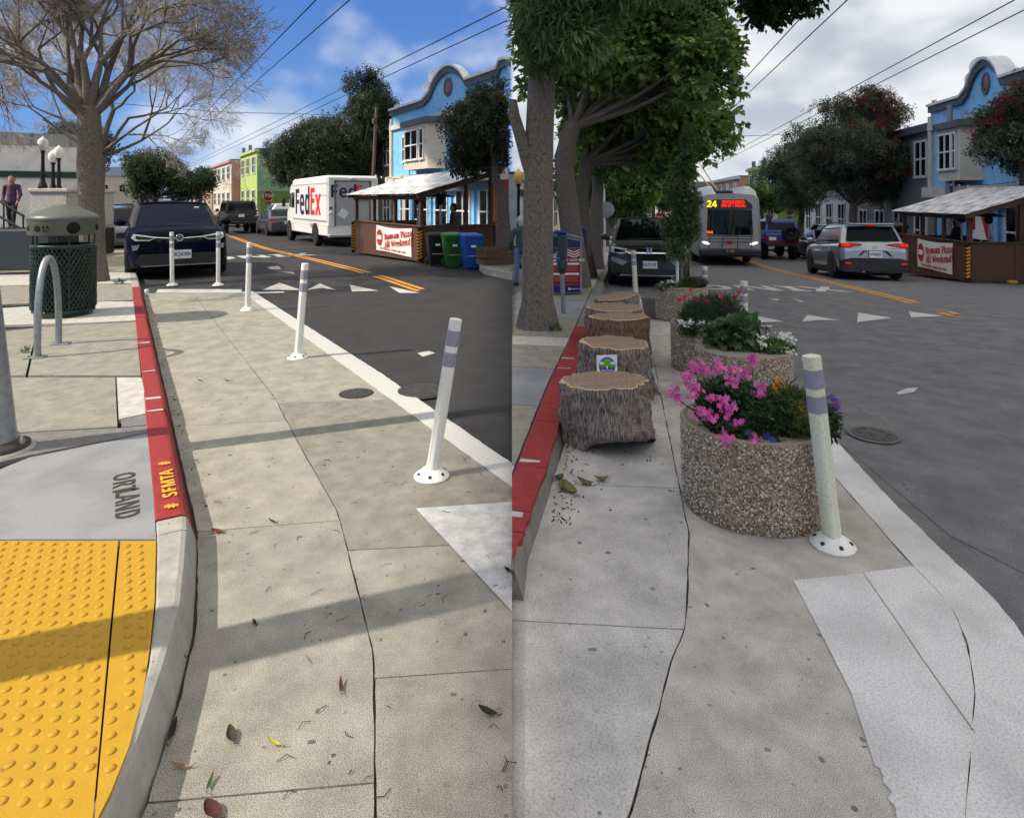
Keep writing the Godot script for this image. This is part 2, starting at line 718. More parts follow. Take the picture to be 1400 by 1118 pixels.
func line_at(pts: PackedVector2Array, s: float) -> float:
	for i in pts.size() - 1:
		if (s - pts[i].y) * (s - pts[i + 1].y) <= 0.0 and pts[i].y != pts[i + 1].y:
			return lerpf(pts[i].x, pts[i + 1].x, (s - pts[i].y) / (pts[i + 1].y - pts[i].y))
	return pts[0].x if absf(s - pts[0].y) < absf(s - pts[-1].y) else pts[-1].x

# part of a line of (u, s) between two values of s, moved sideways
func cut(pts: PackedVector2Array, s0: float, s1: float, off := 0.0, wob := 0.0) -> PackedVector2Array:
	var r := PackedVector2Array()
	var k := maxi(2, int((s1 - s0) / (0.06 if wob > 0.0 else 0.2)) + 1)
	for i in k + 1:
		var s := lerpf(s0, s1, float(i) / k)
		r.append(Vector2(line_at(pts, s) + off + rng.randf_range(-wob, wob), s))
	return r

# a paving slab between two lines, with ragged joints
func slab(parent: Node, side: String, a: PackedVector2Array, b: PackedVector2Array, s0: float, s1: float, lift: float, mat: Material, slant := 0.0, slant1 := 0.0, gap := 0.0032) -> void:
	var e := cut(a, s0 + gap, s1 - gap, gap, 0.0025)
	var g := PackedVector2Array()
	for p in e:
		var k := lerpf(slant, slant1, (p.y - s0) / (s1 - s0)) * (line_at(b, p.y) - p.x)
		g.append(Vector2(line_at(b, p.y + k) - gap + rng.randf_range(-0.0025, 0.0025), p.y + k))
	part(parent, "slab", sheet(side, band(e, g), lift, 0.03, 3.0), mat)

func kerb_piece(parent: Node, side: String, inner: PackedVector2Array, outer: PackedVector2Array, s0: float, s1: float, top: float, mat: Material, called := "kerbstone") -> MeshInstance3D:
	var rings := []
	var k := maxi(1, int((s1 - s0) / 0.25))
	for i in k + 1:
		var s := lerpf(s0 + 0.003, s1 - 0.003, float(i) / k)
		var a := line_at(inner, s)
		var b := line_at(outer, s)
		if side == "R":   # the two streets meet at x = 0
			var least := -s * along("R").x / across("R").x + 0.001
			a = maxf(a, least)
			b = maxf(b, least + 0.02)
		var ring := []
		for q in [[a, -0.05], [a, top - 0.004], [a + 0.008, top + 0.002], [b - 0.03, top], [b - 0.012, top - 0.007], [b - 0.002, top - 0.025], [b + 0.045, -0.05]]:
			ring.append(us(side, q[0], s, q[1]))
		rings.append(ring)
	return part(parent, called, MB.new().loft(rings, true, true, false), mat)

func text_on_ground(parent: Node, called: String, text: String, height: float, mat: Material, side: String, u: float, s: float, lift: float, turn: float, stretch := 1.0) -> MeshInstance3D:
	var fall := atan((road_height(side, s + 0.8) - road_height(side, s - 0.8)) / 1.6)
	var t := Transform3D(Basis(across(side), fall) * Basis(Vector3.UP, turn) * Basis(Vector3.RIGHT, -PI / 2), us(side, u, s, lift))
	return letters(parent, called, text, height, mat, t, false, stretch, 0.003)

func build_ground() -> void:
	ground_materials()
	for side in ["L", "R"]:
		structure("ground", sheet(side, rect(-200, 200, -40, 400), -0.16, 0.0, 4.0), M.soil)
	build_ground_left()
	build_ground_right()

func build_ground_left() -> void:
	var road := frame("road")
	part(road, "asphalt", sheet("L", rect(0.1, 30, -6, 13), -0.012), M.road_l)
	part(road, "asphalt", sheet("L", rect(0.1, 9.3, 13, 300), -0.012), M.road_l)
	# the concrete apron beside the kerb
	var apron := frame("pavement_apron")
	part(apron, "joint_bed", sheet("L", rect(0.15, 1.9, 0.6, 11.95), -0.006), M.joint)
	var kb := PackedVector2Array([Vector2(-0.35, 0.9), Vector2(-0.12, 1.5), Vector2(0.06, 1.93), Vector2(0.16, 2.27), Vector2(0.24, 2.62), Vector2(0.31, 3.36), Vector2(0.32, 13.5), Vector2(0.32, 200)])
	var seam := PackedVector2Array([Vector2(0.35, 0.9), Vector2(0.56, 1.57), Vector2(0.75, 2.12), Vector2(0.82, 2.5), Vector2(0.94, 3.2), Vector2(0.99, 4.32), Vector2(1.05, 5.3), Vector2(1.03, 12.2)])
	var edge := PackedVector2Array([Vector2(1.86, 0.6), Vector2(1.86, 2.9), Vector2(1.83, 5.5), Vector2(1.82, 13)])
	var low := PackedVector2Array([Vector2(0.5, 0.5), Vector2(1.0, 0.5)])
	for a in [[0.9, 1.92, M.slab_rough, 0.0, -0.42], [1.92, 3.36, M.slab_rough, -0.42, -0.40], [3.36, 5.0, M.slab, -0.40, -0.40], [5.0, 8.1, M.slab, -0.40, -0.45], [8.1, 12.35, M.slab, -0.45, -0.6]]:
		slab(apron, "L", kb, seam, a[0], a[1], 0.004, a[2], a[3], a[4])
	for a in [[0.5, 2.02, M.slab_rough], [2.02, 2.82, M.slab_rough], [2.82, 5.15, M.slab_dark], [5.15, 8.6, M.slab], [8.6, 12.0, M.slab]]:
		slab(apron, "L", seam, edge, a[0], a[1], 0.004, a[2], -0.5, -0.5)
	var marks := frame("road_markings")
	var lane := PackedVector2Array([Vector2(1.84, 1.0), Vector2(1.84, 2.9), Vector2(1.82, 5.5), Vector2(1.76, 11.6)])
	var lane2 := PackedVector2Array([Vector2(1.99, 1.0), Vector2(2.0, 2.9), Vector2(2.02, 5.5), Vector2(1.93, 11.6)])
	part(marks, "edge_line", sheet("L", band(cut(lane, 1.0, 11.6, 0.0, 0.004), cut(lane2, 1.0, 11.6, 0.0, 0.004)), 0.008, 0.018), M.line)
	part(marks, "cross_line", sheet("L", measured_all("L", [[212, 401], [330, 401], [330, 396], [216, 396]]), 0.009), M.line)
	part(marks, "crosswalk_bar", sheet("L", measured_all("L", [[568, 697], [700, 688], [720, 1120], [850, 1000]]).slice(0, 2) + measured_all("L", [[720, 690], [720, 860]]), 0.0085), M.line_worn)
	for o in [0.0, 0.16]:
		part(marks, "centre_line", sheet("L", PackedVector2Array([Vector2(4.36 + o, 10.2 + o), Vector2(4.46 + o, 10.2 + o), Vector2(4.72 + o, 18.4), Vector2(5.15 + o, 42), Vector2(5.3 + o, 120), Vector2(5.2 + o, 120), Vector2(5.05 + o, 42), Vector2(4.62 + o, 18.4)]), -0.004), M.line_yellow)
	for q in [[[358, 396], [382, 386], [411, 396]], [[420, 396], [437, 387], [459, 396], [440, 393]], [[478, 389], [517, 397], [481, 398]], [[532, 391], [574, 400], [546, 400]]]:
		part(marks, "yield_triangle", sheet("L", measured_all("L", q), -0.004), M.line)
	for q in [[[346, 399], [388, 398], [388, 400], [346, 401]], [[365, 365], [380, 363], [384, 367], [370, 368]], [[385, 371], [402, 372], [402, 374]], [[570, 482], [586, 479], [595, 482], [578, 487]]]:
		part(marks, "paint_scrap", sheet("L", measured_all("L", q), -0.004), M.line_worn)
	var xa := measured("L", 355, 350)
	text_on_ground(marks, "lettering", "XING", 1.5, M.line, "L", xa.x, xa.y, -0.006, yaw("L") + PI, 0.62)
	for q in [[487, 538, 0.14], [575, 534, 0.23]]:
		manhole("L", q[0], q[1], q[2], "small round iron valve lid in the sunny concrete apron" if q[2] < 0.2 else "round iron manhole lid in the dark sunlit asphalt")
	# the kerb: painted red beyond the ramp
	var kerb := frame("kerb")
	var inner := PackedVector2Array([Vector2(-0.50, 0.9), Vector2(-0.22, 1.5), Vector2(-0.04, 1.86), Vector2(0.06, 2.16), Vector2(0.11, 2.65), Vector2(0.135, 3.2), Vector2(0.15, 7), Vector2(0.13, 200)])
	var outer := PackedVector2Array([Vector2(-0.40, 0.9), Vector2(-0.17, 1.5), Vector2(0.02, 1.9), Vector2(0.12, 2.27), Vector2(0.20, 2.62), Vector2(0.27, 3.26), Vector2(0.275, 7), Vector2(0.25, 200)])
	for a in [[0.9, 1.72], [1.72, 3.16], [3.16, 3.30]]:
		kerb_piece(kerb, "L", inner, outer, a[0], a[1], 0.125, M.curb)
	var s := 3.31
	for w in [1.75, 0.5, 0.6, 1.2, 0.35, 0.9, 0.5, 1.1, 1.0, 1.1]:
		var o := kerb_piece(kerb, "L", inner, outer, s, s + w, 0.127 + rng.randf_range(-0.003, 0.003), M.curb_red)
		o.position += across("L") * rng.randf_range(-0.004, 0.006)
		s += w
	while s < 90:
		kerb_piece(kerb, "L", inner, outer, s, s + 3.0, 0.125, M.curb)
		s += 3.0
	for q in [[5.02, 0.03], [5.33, 0.05], [7.45, 0.035], [6.2, 0.02]]:
		part(kerb, "paint_chip", sheet("L", PackedVector2Array([Vector2(0.155, q[0]), Vector2(0.25, q[0] - 0.02), Vector2(0.25, q[0] + q[1] * 0.7), Vector2(0.15, q[0] + q[1])]), 0.1315), M.line_worn)
	text_on_ground(kerb, "lettering", "SFMTA", 0.062, M.text_yellow, "L", 0.207, 3.70, 0.1335, yaw("L") + PI / 2, 1.32)
	for q in [3.415, 3.985]:
		text_on_ground(kerb, "emblem", "#", 0.06, M.text_yellow, "L", 0.205, q, 0.1335, yaw("L") + PI / 2, 1.0)
	# the footway
	var walk := frame("footway")
	part(walk, "joint_bed", sheet("L", rect(-6, 0.125, 2.9, 60), 0.085), M.joint)
	var lift := 0.125
	for q in [
		[[[-160, 516], [157, 516], [160, 583], [40, 590], [-160, 610]], M.walk], [[[159, 516], [193, 516], [203, 564], [162, 573]], M.walk_white], [[[165, 574], [203, 565], [205, 580], [166, 584]], M.groove],
		[[[52, 447], [185, 440], [192, 513], [38, 513]], M.walk], [[[-160, 470], [50, 448], [34, 513], [-160, 513]], M.walk],
		[[[140, 412], [182, 412], [185, 438], [120, 441], [-100, 447], [-100, 428]], M.walk_white], [[[-300, 398], [180, 388], [182, 410], [-300, 426]], M.walk],
		[[[-400, 376], [178, 372], [180, 387], [-300, 396]], M.walk_white], [[[-400, 350], [176, 350], [178, 371], [-400, 375]], M.walk],
		[[[-160, 612], [45, 591], [164, 585], [205, 581], [206, 590], [40, 622], [-160, 668]], M.groove],
		[[[-330, 708], [0, 641], [40, 625], [204, 592], [213, 737], [-330, 737]], M.walk_grey],
	]:
		part(walk, "slab", sheet("L", measured_all("L", q[0], lift), lift, 0.03), q[1])
	part(walk, "slab", sheet("L", rect(-6, 0.12, 17.6, 60), lift, 0.03), M.walk)
	var w2 := measured("L", 172, 672, 0.127)
	for k in 2:
		text_on_ground(walk, "stamped_lettering", ["ORT", "LAND"][k], 0.10, M.joint, "L", w2.x - 0.01 + 0.012 * k, w2.y + [0.13, -0.14][k], 0.1262, yaw("L") + PI * 1.5, [1.0, 0.92][k])
	# the warning panels with their domes
	var tact := frame("tactile_paving")
	var t0 := measured_all("L", [[-330, 739], [161, 739], [125, 1130], [-900, 1130]], 0.128)
	var t1 := measured_all("L", [[164, 739], [213, 739], [211, 820], [205, 880], [195, 950], [176, 1020], [152, 1080], [128, 1128]], 0.128)
	part(tact, "panel", sheet("L", t0, 0.128, 0.03), M.tactile)
	part(tact, "panel", sheet("L", t1, 0.1275, 0.03), M.tactile)
	var dome := MB.new().lathe([Vector2(0.0135, 0.0), Vector2(0.0125, 0.003), Vector2(0.0095, 0.005), Vector2(0.005, 0.006)], 10).mesh()
	var at := []
	for t in [t0, t1]:
		var safe := Geometry2D.offset_polygon(t, -0.016)[0]
		for j in 40:
			for i in range(-45, 40):
				var p: Vector3 = spot("L", 190, 747, 0.128) + Vector3(0.054, 0, 0.002) * i - along("L") * 0.0585 * j
				var q := Vector2(p.dot(across("L")), p.dot(along("L")))
				if Geometry2D.is_point_in_polygon(q, safe):
					at.append(Vector3(p.x, 0.1278, p.z))
	var off := func(p: Vector3) -> bool: return p.x / -p.z * FOC < -714.0 or -p.z < 1.5   # past the frame
	at.sort_custom(func(a, b): return a.z > b.z if off.call(a) == off.call(b) else off.call(b))
	var rest := MB.new()
	for i in at.size():
		if i < 300:
			part(tact, "dome", dome, M.tactile, Transform3D(Basis(), at[i]))
		else:
			rest.lathe([Vector2(0.0135, 0.0), Vector2(0.0125, 0.003), Vector2(0.0095, 0.005), Vector2(0.005, 0.006)], 10, at[i])
	if rest.v.size():
		part(tact, "dome_field", rest, M.tactile).set_meta("kind", "stuff")
	# across the street
	var far := frame("far_footway")
	part(far, "slab", sheet("L", PackedVector2Array([Vector2(6.75, -6), Vector2(6.75, 11.6), Vector2(6.95, 12.2), Vector2(9.3, 13), Vector2(9.3, 120), Vector2(14, 120), Vector2(14, -6)]), 0.12, 0.2), M.walk)
	part(far, "kerbstone", sheet("L", PackedVector2Array([Vector2(6.6, -6), Vector2(6.6, 11.7), Vector2(6.85, 12.4), Vector2(9.15, 13.2), Vector2(9.15, 120), Vector2(9.29, 120), Vector2(9.29, 13), Vector2(6.94, 12.2), Vector2(6.74, 11.6), Vector2(6.74, -6)]), 0.125, 0.2), M.curb)

func manhole(side: String, x: float, y: float, r: float, label: String) -> void:
	var t := thing("manhole_cover", label, "manhole", spot(side, x, y, 0.003), yaw(side))
	part(t, "frame", MB.new().lathe([Vector2(r * 0.86, 0.0), Vector2(r * 0.87, 0.004), Vector2(r * 0.99, 0.004), Vector2(r, 0.001)], 28), M.road_l if side == "L" else M.road_r)
	part(t, "lid", MB.new().lathe([Vector2(r * 0.84, 0.001), Vector2(r * 0.83, 0.006), Vector2(0.01, 0.0065)], 28, Vector3.ZERO, false), M.iron)
	for i in 10:
		var a := TAU * i / 10.0
		part(t, "stud", MB.new().box(Vector3(cos(a) * r * 0.58, 0.0075, sin(a) * r * 0.58), Vector3(r * 0.16, 0.004, r * 0.09), Basis(Vector3.UP, -a)), M.iron)
	part(t, "boss", MB.new().lathe([Vector2(r * 0.22, 0.005), Vector2(r * 0.2, 0.01), Vector2(0.005, 0.011)], 12), M.iron)

func build_ground_right() -> void:
	var road := frame("road")
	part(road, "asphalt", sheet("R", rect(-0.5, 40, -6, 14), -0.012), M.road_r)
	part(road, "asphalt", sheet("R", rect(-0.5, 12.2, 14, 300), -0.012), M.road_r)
	part(road, "patch", sheet("R", measured_all("R", [[1144, 600], [1195, 585], [1290, 572], [1330, 580], [1420, 650], [1500, 760], [1420, 790], [1300, 730]]), -0.009, 0.003), M.road_r)
	for q in [[[1062, 500], [1140, 503], [1230, 499], [1320, 502], [1420, 496]], [[1168, 552], [1185, 566], [1198, 569], [1214, 580]], [[1270, 455], [1330, 470], [1420, 478]], [[1330, 560], [1380, 600], [1420, 612]], [[1170, 396], [1230, 412], [1290, 410]]]:
		var c := PackedVector2Array()
		for i in q.size() - 1:
			for k in 6:
				c.append(measured("R", lerpf(q[i][0], q[i + 1][0], k / 6.0), lerpf(q[i][1], q[i + 1][1], k / 6.0)) + Vector2(rng.randfn(), rng.randfn()) * 0.012)
		var e := PackedVector2Array()
		for i in c.size():
			e.append(c[i] + Vector2(0.004, rng.randf_range(0.004, 0.012)))
		part(road, "crack", sheet("R", band(c, e), -0.0085), M.joint)
	var apron := frame("pavement_apron")
	var kb := PackedVector2Array([Vector2(-0.46, 0.5), Vector2(-0.44, 2.8), Vector2(-0.385, 4.4), Vector2(-0.37, 13)])
	var seam := PackedVector2Array([Vector2(-0.35, 0.8), Vector2(0.02, 1.69), Vector2(0.18, 2.32), Vector2(0.24, 2.49), Vector2(0.28, 2.79), Vector2(0.33, 3.24), Vector2(0.36, 12.5)])
	var inn := PackedVector2Array([Vector2(0.62, 1.3), Vector2(0.91, 1.87), Vector2(1.16, 2.33), Vector2(1.27, 2.6), Vector2(1.32, 2.83), Vector2(1.30, 3.12), Vector2(1.27, 4.12), Vector2(1.31, 5.73), Vector2(1.33, 12)])
	var out := PackedVector2Array([Vector2(1.05, 1.2), Vector2(1.28, 1.75), Vector2(1.43, 2.25), Vector2(1.50, 2.68), Vector2(1.52, 2.86), Vector2(1.48, 3.72), Vector2(1.48, 6.3), Vector2(1.48, 12)])
	part(apron, "joint_bed", sheet("R", band(cut(kb, 0.9, 12.0), cut(out, 1.2, 12.0, -0.01)), -0.006), M.joint)
	for a in [[0.9, 2.42], [2.42, 3.68], [3.68, 6.2], [6.2, 9.4], [9.4, 12.6]]:
		slab(apron, "R", kb, seam, a[0], a[1], 0.004, M.slab_r, 0.1, 0.1)
	for a in [[1.35, 6.1], [6.1, 9.6]]:
		slab(apron, "R", seam, inn, a[0], a[1], 0.004, M.slab_r2, 0.05, 0.05)
	var marks := frame("road_markings")
	part(marks, "edge_band", sheet("R", band(cut(inn, 1.3, 9.7, 0.002, 0.002), cut(out, 1.2, 9.7, 0.0, 0.004)), 0.006, 0.02, 1.0), M.white_pave)
	var q1 := measured_all("R", [[1085, 796], [1178, 786]])
	var q2 := measured_all("R", [[1181, 785], [1249, 776]])
	var crack := measured_all("R", [[1180, 785], [1225, 850], [1262, 905], [1332, 1004]])
	var left := measured_all("R", [[1085, 796], [1120, 860], [1165, 950], [1195, 1050], [1226, 1118], [1240, 1190]])
	var p := PackedVector2Array([q1[0], q1[1]])
	for c in crack:
		p.append(c + Vector2(-0.003, -0.001))
	for s in [2.0, 1.87, 1.7, 1.5]:
		p.append(Vector2(line_at(inn, s) - 0.001, s))
	for k in [5, 4]:
		p.append(left[k])
	for k in 12:
		var a := left[4].lerp(left[3], (k + 0.5) / 12.0)
		p.append(a + Vector2(rng.randf_range(-0.005, 0.02), 0))
	for k in [3, 2, 1]:
		p.append(left[k] + Vector2(rng.randf_range(-0.004, 0.004), 0))
	part(marks, "crosswalk_bar", sheet("R", p, 0.0085, 0.004), M.white_pave)
	p = PackedVector2Array([q2[0], q2[1]])
	for s in [2.95, 2.83, 2.7, 2.5, 2.33, 2.2]:
		p.append(Vector2(line_at(inn, s) - 0.001, s))
	for k in [3, 2, 1]:
		p.append(crack[k] + Vector2(0.004, 0.002))
	part(marks, "crosswalk_bar", sheet("R", p, 0.008, 0.004), M.white_pave)
	part(marks, "cross_line", sheet("R", measured_all("R", [[906, 456], [1010, 452], [1010, 447], [906, 449]]), 0.009), M.line_worn)
	for o in [0.0, 0.19]:
		part(marks, "centre_line", sheet("R", PackedVector2Array([Vector2(5.05 + o, 10.9 + o), Vector2(5.16 + o, 10.9 + o), Vector2(5.60 + o, 20), Vector2(5.72 + o, 28), Vector2(5.9 + o, 60), Vector2(4.2 + o, 160), Vector2(3.9 + o, 160), Vector2(5.8 + o, 60), Vector2(5.61 + o, 28), Vector2(5.49 + o, 20)]), -0.004), M.line_yellow)
	for q in [[[1022, 441], [1038, 432], [1072, 439]], [[1097, 439], [1104, 430], [1148, 437], [1120, 437]], [[1172, 440], [1174, 427], [1220, 434]], [[1243, 425], [1292, 432], [1246, 433]], [[1026, 444], [1056, 444], [1056, 446], [1028, 447]]]:
		part(marks, "yield_triangle", sheet("R", measured_all("R", q), -0.004), M.line)
	for q in [[[1226, 536], [1240, 530], [1256, 529], [1250, 535], [1230, 539]], [[1052, 408], [1066, 408], [1064, 411]], [[1080, 406], [1100, 412], [1096, 413]]]:
		part(marks, "paint_scrap", sheet("R", measured_all("R", q), -0.004), M.line_worn)
	var xa := measured("R", 1046, 393)
	text_on_ground(marks, "lettering", "XING", 1.45, M.line, "R", xa.x, xa.y, -0.006, yaw("R") + PI + 0.05, 0.66)
	manhole("R", 1195, 594, 0.17, "round iron manhole lid in grey asphalt beside the white band")
	var kerb := frame("kerb")
	var inner := PackedVector2Array([Vector2(-0.60, 0.5), Vector2(-0.60, 3.4), Vector2(-0.62, 5.2), Vector2(-0.585, 7.9), Vector2(-0.55, 13), Vector2(-0.55, 200)])
	var outer := PackedVector2Array([Vector2(-0.47, 0.5), Vector2(-0.455, 2.7), Vector2(-0.43, 3.5), Vector2(-0.43, 4.7), Vector2(-0.41, 13), Vector2(-0.41, 200)])
	var s := 2.55
	for w in [0.3, 0.2, 0.55, 0.8, 0.42, 0.85, 0.5, 0.7, 0.6, 0.65]:
		var o := kerb_piece(kerb, "R", inner, outer, s, s + w, 0.127, M.curb_r)
		var red := PackedVector2Array()
		var red2 := PackedVector2Array()
		for i in 7:
			var ss := lerpf(s + 0.004, s + w - 0.004, i / 6.0)
			red.append(Vector2(line_at(inner, ss) + 0.004, ss))
			red2.append(Vector2(line_at(outer, ss) + 0.006 + rng.randf_range(-0.008, 0.004), ss))
		part(o, "red_paint", sheet("R", band(red, red2), 0.1305, 0.03), M.curb_red)
		s += w
	while s < 100:
		kerb_piece(kerb, "R", inner, outer, s, s + 2.5, 0.125, M.curb_r)
		s += 2.5
	for q in [[2.98, 0.07], [3.65, 0.05], [6.3, 0.05], [5.9, 0.03]]:
		part(kerb, "paint_chip", sheet("R", PackedVector2Array([Vector2(-0.595, q[0]), Vector2(-0.47, q[0] + 0.01), Vector2(-0.475, q[0] + q[1] * 0.8), Vector2(-0.59, q[0] + q[1])]), 0.1325), M.line_worn)
	var walk := frame("footway")
	part(walk, "joint_bed", sheet("R", rect(-8, -0.6, 0.5, 60), 0.085), M.joint)
	var cuts := [1.2, 3.3, 3.62, 4.75, 5.9, 6.9, 7.4, 8.75, 10.6, 12.5, 15, 18, 22, 27, 33, 42, 60]
	for i in cuts.size() - 1:
		var mat: Material = [M.walk, M.walk_white, M.walk, M.walk_grey][i % 4]
		part(walk, "slab", sheet("R", band(cut(inner, cuts[i] + 0.008, cuts[i + 1] - 0.008, -0.012, 0.003), PackedVector2Array([Vector2(-1.9, cuts[i] + 0.008), Vector2(-1.9, cuts[i + 1] - 0.008)])), 0.125, 0.03), mat)
		part(walk, "slab", sheet("R", rect(-5, -1.915, cuts[i] + 0.008, cuts[i + 1] - 0.008), 0.125, 0.03), [M.walk_grey, M.walk][i % 2])
	var far := frame("far_footway")
	part(far, "slab", sheet("R", PackedVector2Array([Vector2(9.9, -6), Vector2(9.9, 13), Vector2(12.2, 14), Vector2(12.2, 120), Vector2(18, 120), Vector2(18, -6)]), 0.12, 0.2), M.walk)
	part(far, "kerbstone", sheet("R", PackedVector2Array([Vector2(9.75, -6), Vector2(9.75, 13.2), Vector2(12.05, 14.2), Vector2(12.05, 120), Vector2(12.19, 120), Vector2(12.19, 14), Vector2(9.89, 13), Vector2(9.89, -6)]), 0.125, 0.2), M.curb_r)

# ---------------------------------------------------------------- vehicles

func vehicle_materials() -> void:
	M.glass_dark = paint(Color(0.06, 0.075, 0.085), 0.04)
	M.glass_dark.metallic_specular = 0.36
	M.tyre = worn(Color(0.11, 0.11, 0.11), 0.9, grain(21, 0.1, [[0.0, gr(0.7)], [1.0, gr(1.0)]], 256, 3), 0.2, null, 1.0, 0.0, false)
	M.trim = paint(Color(0.13, 0.13, 0.14), 0.6)
	M.chrome = paint(Color(0.85, 0.85, 0.86), 0.18, 1.0)
	M.alloy = paint(Color(0.62, 0.62, 0.63), 0.35, 0.8)
	M.lamp_clear = paint(Color(0.78, 0.80, 0.82), 0.08)
	M.lamp_red = paint(Color(0.55, 0.05, 0.05), 0.15)
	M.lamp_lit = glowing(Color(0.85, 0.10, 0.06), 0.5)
	M.lamp_amber = glowing(Color(1.0, 0.45, 0.08), 1.0)
	M.lamp_white = glowing(Color(1.0, 0.98, 0.92), 0.9)
	M.plate = paint(Color(0.86, 0.87, 0.88), 0.6)
	M.plate_ink = paint(Color(0.10, 0.13, 0.35), 0.7)
	M.under = paint(Color(0.05, 0.05, 0.05), 0.95)

# sets a vehicle's four wheels on the sloping road
func settle(o: Node3D) -> void:
	var side := "L" if o.position.x < 0.0 else "R"
	var s := o.position.dot(along(side))
	var k := o.basis.z.dot(along(side))
	o.rotate_object_local(Vector3.RIGHT, -atan((road_height(side, s + 1.4) - road_height(side, s - 1.4)) / 2.8 * k))

func mirror_x(ring: Array) -> Array:
	# half a ring from the bottom middle round the +x side to the top middle, made whole (counter-clockwise seen from +z)
	var r := ring.duplicate()
	for i in range(ring.size() - 2, 0, -1):
		r.append(Vector3(-ring[i].x, ring[i].y, ring[i].z))
	return r

func wheel(parent: Node, c: Vector3, r: float, w: float, rim: Material, spokes := 5) -> void:
	var s := signf(c.x)
	var b := Basis(Vector3(0, 0, -1) * s, -PI / 2)   # the wheel's axis from +y to outwards
	var t := Transform3D(b, c)
	var o := part(parent, "wheel", MB.new().lathe([Vector2(r * 0.62, -w / 2), Vector2(r * 0.93, -w / 2), Vector2(r, -w * 0.32), Vector2(r, w * 0.32), Vector2(r * 0.93, w / 2), Vector2(r * 0.66, w / 2), Vector2(r * 0.63, w * 0.2), Vector2(r * 0.3, w * 0.1)], 24), M.tyre, t)
	var m := MB.new().lathe([Vector2(r * 0.66, w * 0.42), Vector2(r * 0.665, w * 0.52), Vector2(r * 0.60, w * 0.52), Vector2(r * 0.58, w * 0.3)], 24)
	m.lathe([Vector2(r * 0.17, w * 0.1), Vector2(r * 0.17, w * 0.46), Vector2(r * 0.1, w * 0.5), Vector2(0.002, w * 0.5)], 12)
	for k in spokes:
		var a := TAU * k / spokes
		for g in [-0.12, 0.12]:
			m.box(Vector3(cos(a + g) * r * 0.38, w * 0.41, sin(a + g) * r * 0.38), Vector3(r * 0.48, w * 0.1, r * 0.09), Basis(Vector3.UP, -a - g * 0.4))
	part(o, "rim", m, rim)

func plate(parent: Node, text: String, at: Vector3, turn: float, tilt := 0.0) -> void:
	var t := Transform3D(Basis(Vector3.UP, turn) * Basis(Vector3.RIGHT, tilt), at)
	var o := part(parent, "number_plate", MB.new().rbox(Vector3.ZERO, Vector3(0.31, 0.155, 0.012), 0.004), M.plate, t)
	if text:
		letters(o, "lettering", text, 0.075, M.plate_ink, Transform3D(Basis(), Vector3(0, 0, 0.008)), false, 0.85, 0.002)
	part(o, "rim", MB.new().box(Vector3(0, 0.084, 0.002), Vector3(0.325, 0.014, 0.016)).box(Vector3(0, -0.084, 0.002), Vector3(0.325, 0.014, 0.016)).box(Vector3(0.162, 0, 0.002), Vector3(0.014, 0.18, 0.016)).box(Vector3(-0.162, 0, 0.002), Vector3(0.014, 0.18, 0.016)), M.chrome)

